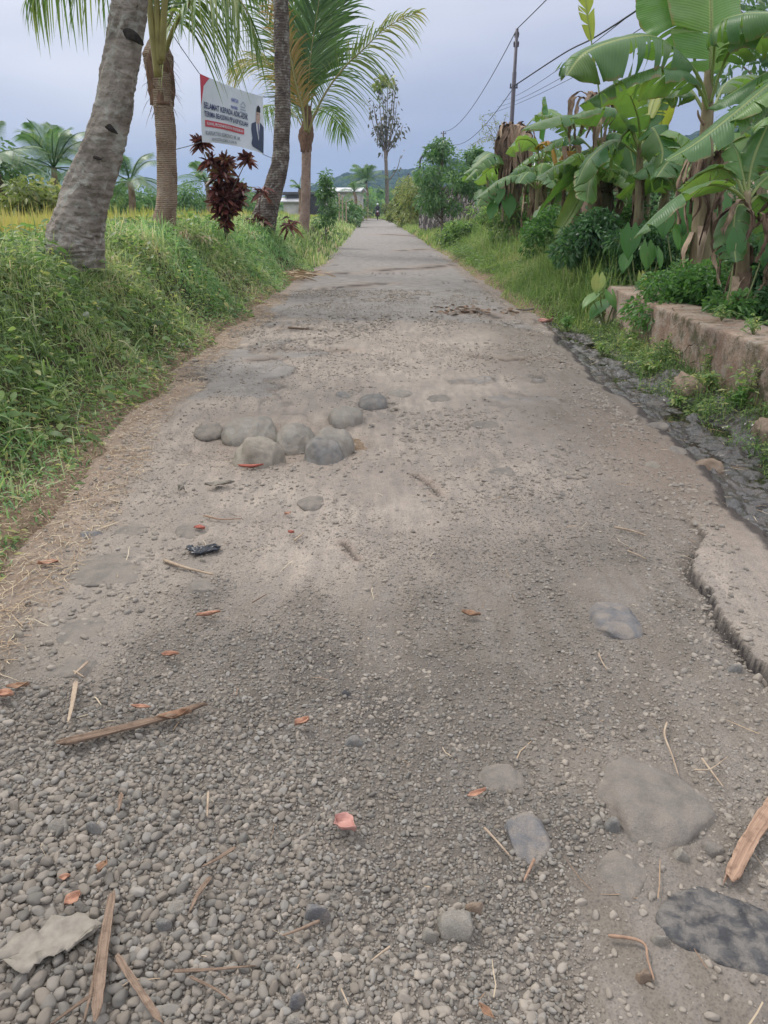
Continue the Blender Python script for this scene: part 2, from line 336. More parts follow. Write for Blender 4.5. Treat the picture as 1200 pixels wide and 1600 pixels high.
def banana_mat(name, top, under, edge):
    m = Mat(name, .38, .45); r, g, b, a = m.att()
    vein = m.n('ShaderNodeTexWave', wave_type='BANDS', bands_direction='X'); cb = m.n('ShaderNodeCombineXYZ')
    m.l(m.math('MULTIPLY_ADD', g, -.08, b), cb.inputs[0]); m.l(cb.outputs[0], vein.inputs[0]); vein.inputs['Scale'].default_value = 22; vein.inputs['Distortion'].default_value = 1
    base = m.mix(m.n('ShaderNodeNewGeometry').outputs['Backfacing'], top, under)
    base = m.mix(m.math('MULTIPLY', r, .5), base, (.26, .29, .07))
    c = m.mix(m.math('MULTIPLY', vein.outputs['Fac'], .25), base, m.mix(1., base, (1.35, 1.3, 1.2), 'MULTIPLY'))
    c = m.mix(m.ramp(m.noise(5, 3), [(.4, 0.), (.75, .35)]), c, m.mix(1., c, (.6, .65, .6), 'MULTIPLY'))
    c = m.mix(m.ramp(g, [(.03, 1.), (.07, 0.)]), c, (.3, .36, .14))
    c = m.mix(m.ramp(m.math('SUBTRACT', m.math('MULTIPLY_ADD', m.noise(6, 4), .5, g), .31), [(.0, 0.), (.88, 0.), (.95, .8)]), c, edge)
    m.col(c); m.translucent(m.mix(1., c, (1.5, 1.7, .6), 'MULTIPLY'), .33); m.bump(vein.outputs['Fac'], .25, .01); return m.m
M['banana'] = banana_mat('banana_leaf', (.065, .17, .065), (.12, .225, .095), (.2, .15, .07))
M['banana_pale'] = banana_mat('pale_banana_leaf', (.13, .26, .09), (.21, .33, .15), (.26, .2, .09))
M['banana_yellow'] = banana_mat('yellow_banana_leaf', (.34, .38, .08), (.42, .42, .12), (.3, .18, .07))
M['banana_orange'] = banana_mat('orange_banana_leaf', (.42, .2, .05), (.45, .24, .07), (.2, .1, .05))
m = Mat('dead_banana_leaf', .9, .15); r, g, b, a = m.att(); m.col(m.ramp(m.math('MULTIPLY_ADD', m.noise(12, 4), .5, m.math('MULTIPLY', r, .6)), [(.2, (.09, .065, .05)), (.5, (.25, .175, .125)), (.85, (.46, .35, .26))])); m.bump(m.noise(30, 3, stretch=(1, 1, .2)), .6, .01); M['dead'] = m.m
M['taro'] = leafmat('taro_leaf', [(0, (.06, .17, .05)), (.6, (.1, .24, .07)), (.9, (.2, .33, .1)), (1, (.4, .4, .12))], rough=.35, spec=.4)
M['stem'] = simple('fleshy_stem', (.16, .2, .08), (.25, .28, .13), 8, .5)
M['bstem'] = simple('banana_stem', (.17, .12, .075), (.33, .29, .17), 5, .6, stretch=(3, 3, .6))
M['wood'] = simple('grey_brown_wood', (.13, .08, .06), (.25, .175, .13), 9, .85, stretch=(1, 1, 1), bump=.5)
M['twig'] = simple('pale_twig', (.3, .22, .16), (.45, .36, .27), 30, .85)
M['splinter'] = simple('reddish_split_wood', (.3, .19, .14), (.46, .31, .23), 40, .85, bump=.5)
M['brown_sliver'] = simple('brown_palm_sliver', (.2, .135, .1), (.33, .24, .185), 40, .85, bump=.5)
def woodmat(name, c1, c2):
    m = Mat(name, .9, .15); r, g, b, a = m.att(); cb = m.n('ShaderNodeCombineXYZ'); m.l(m.math('MULTIPLY', g, 14.), cb.inputs[0]); m.l(m.math('MULTIPLY', b, 2.2), cb.inputs[1])
    n_ = m.noise(1., 5, cb.outputs[0], rough=.7); n2 = m.noise(45, 3); c = m.ramp(n_, [(.3, c1), (.62, c2)]); c = m.mix(m.ramp(n2, [(.5, 0.), (.7, .5)]), c, tuple(x*.6 for x in c1)); m.col(c); m.bump(m.math('ADD', n_, n2), .7, .006); return m.m
M['wood'] = woodmat('grey_brown_wood_grain', (.11, .075, .055), (.25, .18, .135)); M['splinter'] = woodmat('reddish_split_wood_grain', (.2, .125, .09), (.42, .28, .2)); M['brown_sliver'] = woodmat('brown_palm_fibre_grain', (.13, .09, .065), (.31, .225, .17))
def trunkmat(name, c1, c2, c3, ringsc=9, lich=(.4, .39, .35), la=.4, dark=(.05, .04, .035), wv=.5):
    m = Mat(name, .92, .15); P = m.pos(); n1 = m.noise(4, 5, P, rough=.65); n2 = m.noise(28, 4, P, rough=.7)
    w = m.n('ShaderNodeTexWave', wave_type='BANDS', bands_direction='Z'); w.inputs['Scale'].default_value = ringsc; w.inputs['Distortion'].default_value = 3.5; w.inputs['Detail'].default_value = 3; w.inputs['Detail Scale'].default_value = 2; m.l(P, w.inputs[0])
    c = m.ramp(n1, [(.28, c1), (.5, c2), (.72, c3)]); c = m.mix(m.ramp(w.outputs['Fac'], [(.0, wv), (.25, 0.)]), c, m.mix(1., c, (.5, .47, .45), 'MULTIPLY'))
    c = m.mix(m.math('MULTIPLY', m.ramp(m.noise(7, 4, P, dist=1.), [(.52, 0.), (.64, 1.)]), la), c, lich)
    c = m.mix(m.ramp(m.noise(11, 5, P, rough=.7), [(.28, .75), (.4, 0.)]), c, dark); m.col(c)
    m.bump(m.math('MULTIPLY_ADD', w.outputs['Fac'], wv*.7, m.math('ADD', n2, n1)), .9, .03); return m.m
M['trunk_a'] = trunkmat('lichened_palm_bark', (.15, .125, .105), (.29, .25, .215), (.4, .35, .31), 4, wv=.35, la=.8)
M['trunk_b'] = trunkmat('ringed_palm_bark', (.19, .125, .09), (.33, .24, .18), (.42, .33, .26), 11, la=.2)
M['trunk_c'] = trunkmat('dark_palm_bark', (.07, .055, .05), (.14, .115, .1), (.24, .2, .175), 6, lich=(.36, .34, .31), la=.6)
M['trunk_d'] = trunkmat('pinkish_palm_bark', (.24, .165, .135), (.35, .25, .21), (.4, .31, .26), 11, la=.25)
M['bark'] = trunkmat('tree_bark', (.13, .1, .08), (.22, .18, .15), (.3, .26, .22), 3)
M['fibre'] = simple('palm_fibre', (.1, .065, .045), (.24, .14, .1), 25, .95, bump=.8, stretch=(1, 1, .3))
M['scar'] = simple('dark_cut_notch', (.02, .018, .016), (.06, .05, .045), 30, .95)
M['petiole'] = simple('palm_leaf_stalk', (.2, .17, .06), (.34, .3, .11), 6, .55)
m = Mat('mortared_plaster', .9, .2); P = m.pos(); n1 = m.noise(3, 5, P); c = m.ramp(n1, [(.3, (.3, .2, .15)), (.5, (.42, .31, .245)), (.7, (.5, .395, .32))])
c = m.mix(m.ramp(m.noise(4, 5, P, stretch=(1, 1, .4), dist=.6), [(.5, 0.), (.66, .7)]), c, (.14, .125, .07)); c = m.mix(m.ramp(m.noise(60, 3, P), [(.5, 0.), (.7, .6)]), c, (.2, .16, .12)); c = m.mix(m.ramp(m.noise(9, 5, P, rough=.7), [(.5, 0.), (.6, .65)]), c, (.42, .37, .32)); mpv = m.n('ShaderNodeMix', data_type='VECTOR'); nv_ = m.n('ShaderNodeTexNoise'); nv_.inputs['Scale'].default_value = 3; m.l(P, nv_.inputs[0]); mpv.inputs[0].default_value = .25; m.l(P, mpv.inputs[4]); m.l(nv_.outputs['Color'], mpv.inputs[5]); ck = m.ramp(m.vor(1.9, mpv.outputs[1], 'DISTANCE_TO_EDGE'), [(.0, .8), (.010, 0.)]); ck = m.math('MULTIPLY', ck, m.ramp(m.noise(1.3, 2, P), [(.5, 0.), (.6, 1.)])); c = m.mix(ck, c, (.1, .075, .055)); c = m.mix(m.ramp(m.noise(2.2, 5, P, rough=.7), [(.55, 0.), (.63, .8)]), c, (.1, .1, .055)); m.col(c); m.bump(m.math('SUBTRACT', m.math('ADD', n1, m.noise(35, 5, P, rough=.7)), ck), 1., .04); M['plaster'] = m.m
M['metal'] = simple('weathered_steel', (.045, .04, .055), (.08, .07, .09), 6, .5, .4, 0)
M['cable'] = simple('black_cable', (.02, .02, .022), (.035, .035, .04), 6, .6, .3, 0)
M['rope'] = simple('dark_rope', (.06, .06, .06), (.12, .12, .12), 50, .8)
M['cloth'] = simple('white_vinyl', (.62, .66, .72), (.7, .73, .78), 3, .5, .3, 0)
for nm, c in (('red', (.6, .06, .09)), ('navy', (.035, .05, .14)), ('blue', (.06, .1, .4)), ('greyblue', (.35, .42, .55)), ('white', (.75, .77, .8)), ('skin', (.5, .36, .3)), ('suit', (.055, .07, .13)), ('black', (.015, .015, .02)), ('tie', (.22, .22, .34)), ('grey', (.3, .32, .36))):
    M['ink_'+nm] = simple('printed_'+nm, tuple(x*.92 for x in c), c, 8, .5, .3, 0)
M['wall_grey'] = simple('dark_grey_cladding', (.07, .075, .08), (.11, .11, .115), 2, .8)
M['wall_white'] = simple('stained_white_wall', (.35, .33, .31), (.6, .59, .57), .9, .8)
M['wall_brick'] = simple('salmon_wall', (.3, .2, .15), (.42, .28, .22), 1.5, .9)
M['roof_white'] = simple('zinc_roof', (.5, .5, .52), (.65, .65, .67), 2, .5)
M['roof_red'] = simple('clay_tile_roof', (.3, .19, .15), (.42, .29, .24), 3, .85, stretch=(1, 4, 4))
m = Mat('dry_stone_wall', .9, .15); v = m.vor(3.2, None, 'F1', 'Color'); e2 = m.vor(3.2, None, 'DISTANCE_TO_EDGE'); c = m.mix(m.n('ShaderNodeSeparateColor').outputs[0], (.1, .09, .08), (.2, .18, .17))
sepc = m.n('ShaderNodeSeparateColor'); m.l(v, sepc.inputs[0]); c = m.ramp(sepc.outputs[0], [(.1, (.07, .065, .06)), (.6, (.15, .13, .125)), (.95, (.3, .28, .27))]); c = m.mix(m.ramp(e2, [(.03, 1.), (.1, 0.)]), c, (.05, .045, .04)); m.col(c); m.bump(m.ramp(e2, [(0., 0.), (.15, 1.)]), .8, .05); M['stonewall'] = m.m
M['hill'] = leafmat('forest_canopy', [(0, (.015, .035, .02)), (.6, (.03, .06, .03)), (1, (.06, .09, .04))], patch=.02, trans=.0, rough=.95, spec=.0)
M['plastic_black'] = simple('black_plastic', (.01, .012, .018), (.035, .04, .055), 30, .35, .5, .4)
M['plastic_white'] = simple('white_plastic', (.5, .5, .5), (.7, .7, .7), 30, .5, .5, .3)
M['leaf_red'] = simple('fallen_red_leaf', (.3, .08, .06), (.42, .15, .11), 60, .7)
M['leaf_orange'] = simple('fallen_orange_leaf', (.3, .15, .1), (.44, .25, .17), 60, .7)
M['leaf_pink'] = simple('fallen_pink_leaf', (.4, .2, .17), (.52, .29, .25), 60, .7)
M['leaf_buff'] = simple('fallen_buff_leaf', (.2, .178, .15), (.29, .26, .22), 50, .8)
M['leaf_brown'] = simple('fallen_brown_leaf', (.2, .11, .07), (.32, .2, .13), 60, .8)
M['tyre'] = simple('tyre_rubber', (.02, .02, .02), (.03, .03, .03), 9, .9); M['fairing'] = simple('scooter_fairing', (.1, .03, .03), (.14, .04, .04), 5, .4)
M['shirt'] = simple('dark_jacket', (.05, .05, .06), (.08, .08, .09), 9, .9); M['skin'] = simple('skin', (.3, .18, .12), (.34, .2, .14), 9, .6)
M['trouser'] = simple('grey_trousers', (.1, .1, .12), (.14, .14, .16), 9, .9)

# ------------------------------------------------------------------ ground form
YL = [0, 2.9, 4.24, 5.55, 7.85, 13.1, 20.9, 49, 85, 100, 115, 140, 200]; XL = [-1.62, -1.69, -1.75, -1.87, -2.0, -1.98, -1.75, -2.0, -2.7, -4, -8, -18, -60]
YR = [0, 2.94, 3.9, 4.9, 6.66, 10.2, 25, 49, 85, 100, 115, 140, 200]; XR = [1.72, 1.72, 1.98, 2.08, 2.04, 2.2, 2.07, 1.62, .8, -.6, -4.6, -14.5, -56]
def xl(y): return np.interp(y, YL, XL)
def xr(y): return np.interp(y, YR, XR)
def wl(x, y): return .16*fbm(y, y*0, 3, 3, 1.1)*2*np.minimum(1, 1)+.05*fbm(x, y, 8, 3, 5)
def wr(x, y): return .12*fbm(y, y*0, 31, 3, 1.3)*2+.08*fbm(x, y, 38, 3, 4)+.05*fbm(x, y, 39, 3, 16)
_ck = [gp(*p)[:2] for p in ((1055, 770), (1100, 838), (1078, 882), (1108, 930), (1128, 978), (1168, 1030), (1205, 1062), (1262, 1125), (1330, 1230))]
CKY = np.array([p[1] for p in _ck][::-1]); CKX = np.array([p[0] for p in _ck][::-1])
def slab(x, y):
    e_ = x-np.interp(y, CKY, CKX)-.05*fbm(x, y, 77, 3, 12)-.03*fbm(x, y, 78, 3, 40)
    return sst(-.006, .008, e_)*sst(4.1, 3.1, y), e_
EDGES = [[(595, 424), (620, 421), (660, 420), (705, 415)], [(505, 452), (560, 447), (610, 444)], [(740, 556), (790, 562), (860, 559), (885, 566)], [(425, 545), (480, 550), (540, 548)],
         [(470, 425), (540, 428)], [(598, 366), (650, 369)], [(645, 738), (668, 752), (684, 768)], [(700, 492), (742, 486), (782, 498)], [(535, 846), (560, 870)], [(440, 512), (485, 513)], [(625, 392), (665, 390)], [(395, 566), (430, 563)]]
def seglist():
    for k, e_ in enumerate(EDGES):
        g_ = [gp(*p)[:2] for p in e_]
        for p, q in zip(g_[:-1], g_[1:]): yield p, q
SEG = list(seglist())
def edge_d(x, y):
    dm = np.full(np.shape(x), 9.)
    wob = .05*fbm(x, y, 51, 3, 7)*np.minimum(1, y/8)
    for p, q in SEG:
        dx, dy = q-p; t = np.clip(((x-p[0])*dx+(y-p[1])*dy)/(dx*dx+dy*dy), 0, 1)
        w_ = np.maximum(.012, np.minimum(.0005*y**2, .03+.0045*y))*(.35+1.5*vnoise(x*2.2, y*.6, 53))
        dm = np.minimum(dm, np.hypot(x-(p[0]+t*dx), y+wob*2-(p[1]+t*dy))/w_)
    return dm
HOLE = gp(440, 688)[:2]
def layer(x, y):
    return fbm(x, y*.8, 43, 5, .75)+.03*fbm(x, y, 44, 3, 9)-.03+.25*sst(9, 16, y)-.2*np.exp(-((x-.9)/1.)**2)*np.exp(-((y-8.5)/1.6)**2)
def H(x, y):
    """road surface height"""
    x = np.asarray(x, float); y = np.asarray(y, float); f = np.clip(5/np.maximum(y, .5), .15, 1)
    h = .035*fbm(x, y, 1, 3, .7)*sst(30, 5, y)+.022*fbm(x, y, 2, 3, 3.1)*sst(30, 5, y)+.015*fbm(x, y, 4, 3, 13)*f+.010*fbm(x, y, 5, 2, 45)*f**2
    hd = np.sqrt(((x-HOLE[0])/.66)**2+((y-HOLE[1])/.42)**2)+.35*fbm(x, y, 57, 3, 5)
    h = h-.045*sst(1.12, .9, hd)-.012*sst(1.8, 1.1, hd)-.02*np.exp(-((x-.25)/.3)**2)*sst(7, 5, y)
    s_, e_ = slab(x, y); h = h+.030*s_*sst(4., 2.9, y)-.026*np.exp(-(np.minimum(e_, 0)/.04)**2)*sst(.006, -.004, e_)*sst(3.8, 2.9, y)*(.5+vnoise(x*6, y*6, 68))-.006*s_*fbm(x, y, 5, 2, 45)
    q_ = layer(x, y); h = h+.016*sst(-.006, .006, q_)*sst(4.6, 6.2, y)*sst(40, 20, y)
    h = h-.02*np.exp(-edge_d(x, y)**2)*np.interp(y, [0, 3, 8, 20], [.7, 1, .9, .2])
    return h - .04*sst(.35, 0, xr(y)-x) - .35*sst(-.02, -.22, xr(y)+wr(x, y)-x)*sst(12, 10.5, y)
def Gd(x, y):
    """verge, bank, ditch and field height"""
    x = np.asarray(x, float); y = np.asarray(y, float)
    l = xl(y)+wl(x, y)-x; r = x-xr(y)-wr(x, y)
    n = fbm(x, y, 21, 4, 1.6)*.16+fbm(x, y, 25, 3, 4.2)*.11*(x < 0)+fbm(x, y, 22, 3, .35)*.25*np.clip(y/20, 0, 1)
    bank = np.interp(y, [0, 4, 20, 50, 90, 130], [.8, .95, .9, .45, .25, .2])
    hl = sst(-.08, .18, l)*.09+sst(.1, 1.35, l)*bank-sst(2.4, 4.2, l)*.2*sst(60, 20, y)
    near = sst(12.2, 10.6, y)
    ditch = -.05*sst(-.05, .08, r)-.09*sst(.05, .25, r)+.13*sst(.55, .9, r)+.1*sst(1.3, 2.2, r)
    verge = sst(-.1, .25, r)*.09+sst(.2, 2.2, r)*.42*sst(80, 40, y)
    ditch = ditch+(.10*fbm(x, y, 27, 3, 4.5)+.05*fbm(x, y, 28, 2, 17))*sst(.0, .15, r)*sst(1.1, .7, r)
    hr = ditch*near+verge*(1-near)
    inside = (l < 0) & (r < 0)
    k = np.clip(np.maximum(l, r)/.5, 0, 1)
    return np.where(inside, -.06, 0)*0 - .06*sst(.12, -.05, np.maximum(l, r)) + np.where(l > r, hl, hr) + n*k*np.where(r > -.1, np.where(y < 12, .35, .7), 1) + .01*fbm(x, y, 24, 2, 14)
def Z(x, y):
    """top of whichever sheet shows"""
    x = np.asarray(x, float); y = np.asarray(y, float)
    on = (x > xl(y)-.5) & (x < xr(y)+.5)
    return np.where(on, np.maximum(H(x, y), Gd(x, y)), Gd(x, y))

def grid_faces(nr, nc):
    i = np.arange(nr-1)[:, None]*nc; j = np.arange(nc-1)[None, :]
    return np.stack([i+j, i+j+1, i+nc+j+1, i+nc+j], -1).reshape(-1, 4)

# gravel cover map: px, py, cover, mean diameter mm
GM = np.array([(50,1550,.95,31),(200,1550,.96,30),(400,1550,.95,28),(550,1560,.7,22),(640,1590,.4,20),(700,1550,.8,19),(850,1550,.6,18),(1000,1550,.08,12),(1150,1560,.12,10),
(50,1400,.97,31),(250,1400,.98,29),(450,1400,.96,26),(600,1400,.88,20),(740,1400,.8,18),(850,1420,.55,15),(980,1420,.08,10),(1120,1400,.08,10),
(50,1250,.97,27),(250,1250,.97,27),(450,1250,.96,25),(600,1250,.85,19),(750,1250,.8,18),(880,1270,.65,18),(930,1200,.25,12),(1040,1240,.0,10),(1160,1250,.3,10),
(50,1120,.95,23),(200,1120,.96,22),(400,1120,.95,23),(600,1120,.8,18),(750,1120,.72,16),(900,1110,.55,16),(1000,1100,.45,14),(1120,1120,.15,10),
(30,1010,.3,15),(120,1000,.08,12),(110,950,.03,9),(180,880,.03,9),(250,1010,.75,16),(400,1010,.93,21),(500,1010,.95,20),(590,1010,.22,10),(700,1010,.55,14),(800,1010,.45,14),(900,1010,.45,15),(1050,1030,.4,14),(1130,1060,.15,10),
(60,930,.15,10),(250,930,.35,13),(330,930,.85,16),(400,930,.06,8),(480,940,.9,15),(560,930,.18,9),(680,930,.5,11),(760,930,.22,9),(850,930,.42,13),(960,920,.1,9),(1050,940,.4,13),(1160,920,.0,9),
(60,860,.1,9),(160,860,.04,9),(255,860,.2,9),(330,860,.45,10),(370,850,.45,10),(440,880,.06,8),(520,850,.28,9),(590,850,.35,9),(720,860,.5,10),(850,860,.55,10),(980,860,.4,11),(1055,860,.3,11),(1140,840,.0,9),
(180,790,.08,8),(300,790,.5,9),(360,790,.25,8),(450,780,.06,8),(560,790,.5,9),(640,790,.12,8),(720,790,.42,8),(820,790,.4,9),(920,790,.38,9),(1050,790,.2,9),
(200,720,.04,8),(330,700,.35,10),(420,725,.4,9),(520,720,.15,8),(640,710,.08,8),(760,720,.2,8),(900,720,.22,8),(1020,710,.08,8),
(250,640,.02,8),(340,650,.5,10),(450,640,.3,9),(600,640,.08,8),(750,640,.08,8),(900,640,.04,8),(400,560,.05,8),(700,560,.04,8),(740,490,.5,14),(800,560,.2,8),(600,480,.03,8),(500,440,.05,10),(650,420,.06,10)], float)
GM[:, 2] = np.where((GM[:, 0] > 560) & (GM[:, 1] > 700) & (GM[:, 2] > .12), np.minimum(.92, GM[:, 2]+.22), GM[:, 2])**.8; GM[:, 3] *= np.where(GM[:, 3] < 14, 1.2, np.where(GM[:, 0] > 350, .76, .86))
_g = np.array([gp(a, b) for a, b in GM[:, :2]])[:, :2]
def gravel_at(x, y):
    x = np.ravel(x); y = np.ravel(y); o = np.zeros((2, len(x)))
    for s_ in range(0, len(x), 60000):
        X = x[s_:s_+60000, None]; Y = y[s_:s_+60000, None]; sc_ = 1/np.maximum(_g[None, :, 1], 1)**1.6
        w_ = 1/(((X-_g[:, 0])**2+(Y-_g[:, 1])**2)*sc_**1.2+2e-4)**1.5; w_ /= w_.sum(1, keepdims=True)
        o[0, s_:s_+60000] = w_@GM[:, 2]; o[1, s_:s_+60000] = w_@GM[:, 3]
    return o

# ------------------------------------------------------------------ structure: ground and road sheets
def axis(a, b, core, fine, grow):
    v = list(np.arange(-core, core+1e-6, fine)); s_ = fine
    while v[-1] < b: s_ *= grow; v.append(v[-1]+s_)
    s_ = fine
    while v[0] > a: s_ *= grow; v.insert(0, v[0]-s_)
    return np.array(v)
ax_ = axis(-2600, 2600, 5.5, .055, 1.12)
ay_ = [0.2]
while ay_[-1] < 3000: ay_.append(ay_[-1]+max(.05, .008*ay_[-1]**1.25))
ay_ = np.array([-30., -6, -2, -.6]+ay_)
X, Y = np.meshgrid(ax_, ay_)
Zg = Gd(X, np.maximum(Y, .2)); far = sst(60, 160, np.hypot(X, Y)); Zg = Zg*(1-far)+.1*far
l = xl(Y)+wl(X, Y)-X; r = X-xr(Y)-wr(X, Y)
mud = sst(-.05, .0, r)*sst(1.0, .6, r)*sst(11.6, 10.2, Y)
lit = np.maximum(sst(.45, .1, l+.25*fbm(X, Y, 61, 3, 3))*(l > r), sst(.35, .0, r)*(r > l)*(Y > 11))*sst(70, 30, Y)
fld = np.maximum(sst(5, 9, l), sst(7, 11, r))
mb = MB(); mb.add(np.stack([X, Y, Zg], -1), grid_faces(len(ay_), len(ax_)), np.stack([mud, lit, fld], -1).reshape(-1, 3))
tag(mb.build('ground', M['soil']), kind='structure')

ys = [.45]
while ys[-1] < 125: ys.append(ys[-1]+float(np.clip(.0013*ys[-1]**2, .0085, .45)))
ys = np.array(ys); u = np.linspace(0, 1, 400)
Y = np.repeat(ys[:, None], len(u), 1); X = (xl(ys)-.45)[:, None]*(1-u)+(xr(ys)+.42)[:, None]*u
Zr = H(X, Y)
gc = gravel_at(X, Y)[0].reshape(X.shape)*sst(12, 9, Y)
s_, e_ = slab(X, Y); ed_ = edge_d(X, Y)
asp = sst(7.5, 15, Y+7*fbm(X, Y, 41, 4, .5))*.95
lq = layer(X, Y); asp = np.maximum(asp*.9, .85*sst(-.01, .012, lq)*sst(5., 7, Y)); asp = np.maximum(asp, .35*s_)
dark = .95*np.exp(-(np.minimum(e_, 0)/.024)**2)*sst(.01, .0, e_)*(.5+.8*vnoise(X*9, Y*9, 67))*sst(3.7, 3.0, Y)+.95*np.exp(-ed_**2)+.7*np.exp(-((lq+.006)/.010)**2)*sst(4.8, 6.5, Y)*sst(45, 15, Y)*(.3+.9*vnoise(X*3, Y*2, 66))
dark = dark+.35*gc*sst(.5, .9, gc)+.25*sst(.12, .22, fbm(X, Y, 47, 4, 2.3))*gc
pw = np.clip(.18+.62*sst(2.0, 4.2, Y)*sst(1.9, .6, X)+.25*np.exp(-((X+.35)/.35)**2)*np.exp(-((Y-3.)/.8)**2)+.35*np.exp(-((X+1.15)/.35)**2)*np.exp(-((Y-2.6)/.6)**2)+.5*fbm(X, Y, 63, 4, .9)-.25*sst(9, 12, Y)+.45*s_, 0, 1)
wet = sst(.035, .0, xr(Y)+wr(X, Y)+.05*fbm(X, Y, 49, 3, 9)-X)*sst(11.5, 10, Y); dark = np.clip(dark+wet*.85, 0, 1)
red = .9*np.exp(-(ed_/3.5)**2)*.6+sst(.4, .0, X-xl(Y)-wl(X, Y))*sst(40, 12, Y)*.7
red = red+.55*np.exp(-((X-1.75)/.35)**2)*np.exp(-((Y-4.6)/1.3)**2)+.45*np.exp(-((X-HOLE[0])**2+(Y-HOLE[1])**2)/.3)+.4*sst(.5, .1, xr(Y)-X)*sst(9, 11, Y)*sst(40, 14, Y)
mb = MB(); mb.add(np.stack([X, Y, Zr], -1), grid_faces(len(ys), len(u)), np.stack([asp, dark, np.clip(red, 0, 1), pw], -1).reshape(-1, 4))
tag(mb.build('road', M['road']), kind='structure')

# fine lumpy wet mud lining the ditch
yy_ = np.arange(2.2, 10.9, .016); rr_ = np.linspace(-.12, .98, 64); Rr, Y = np.meshgrid(rr_, yy_); X = xr(Y)+Rr; X = X+wr(X, Y)
zm = Gd(X, Y)+.006*sst(-.02, .06, Rr)*sst(.98, .85, Rr)-.03*sst(.03, -.1, Rr)-.04*sst(.9, .98, Rr)
lump_ = .05*np.maximum(fbm(X, Y, 551, 4, 7), -.12)+.03*np.maximum(fbm(X, Y, 552, 4, 24), -.1)+.02*fbm(X, Y, 553, 3, 60)
zm = zm+lump_*sst(.0, .12, Rr)*sst(.98, .85, Rr)
mb = MB(); mb.add(np.stack([X, Y, zm], -1), grid_faces(*X.shape), .5); tag(mb.build('ditch_mud', M['mud']), kind='structure')
# standing water in the roadside ditch
yw = np.linspace(.6, 10.6, 80); mb = MB()
Xw = np.stack([xr(yw)+.06, xr(yw)+.7], 1); mb.add(np.stack([Xw, np.repeat(yw[:, None], 2, 1), np.full_like(Xw, -.138)], -1), grid_faces(len(yw), 2))
tag(mb.build('ditch_water', M['water']), kind='structure')

# ------------------------------------------------------------------ gravel
def gravel():
    cell = .003; x0, x1, y0, y1 = -2.3, 2.3, .62, 5.2
    W_, H_ = int((x1-x0)/cell), int((y1-y0)/cell); occ = np.zeros((H_, W_), bool)
    out_ = []
    for (a, b, n, exp_) in ((.72, 1.3, 36000, 1.), (.45, .72, 80000, 1.), (.24, .45, 150000, .9)):
        y = y0+(y1-y0)*rng.random(n)**1.7; x = rng.uniform(-1, 1, n)*(.62*y+.45)
        c, S = gravel_at(x, y); rr = S*.001/2*(a+(b-a)*rng.random(n)**1.8)
        th = vnoise(x*7, y*7, 91)*.3+vnoise(x*2.3, y*2.3, 92)*.25+rng.random(n)*.45
        ok = (c**exp_ > th*.98) & (x > xl(y)-.02) & (x < xr(y)-.05) & (slab(x, y)[0] < .5)
        x, y, rr, c = x[ok], y[ok], rr[ok], c[ok]; o = np.argsort(-rr); x, y, rr, c = x[o], y[o], rr[o], c[o]
        ix = ((x-x0)/cell).astype(int); iy = ((y-y0)/cell).astype(int); rc = rr/cell
        keep = []
        for k in range(len(x)):
            i, j, q = ix[k], iy[k], rc[k]
            if i < 0 or j < 0 or i >= W_ or j >= H_: continue
            h = int(q*.66)
            if occ[j, i] or occ[max(0, j-h), i] or occ[min(H_-1, j+h), i] or occ[j, max(0, i-h)] or occ[j, min(W_-1, i+h)]: continue
            a_ = max(1, int(q*.8)); occ[max(0, j-a_):j+a_+1, max(0, i-a_):i+a_+1] = True; keep.append(k)
        keep = np.array(keep); out_.append((x[keep], y[keep], rr[keep], c[keep]))
    return [np.concatenate(q) for q in zip(*out_)]
gx, gy, gr, gcv = gravel()
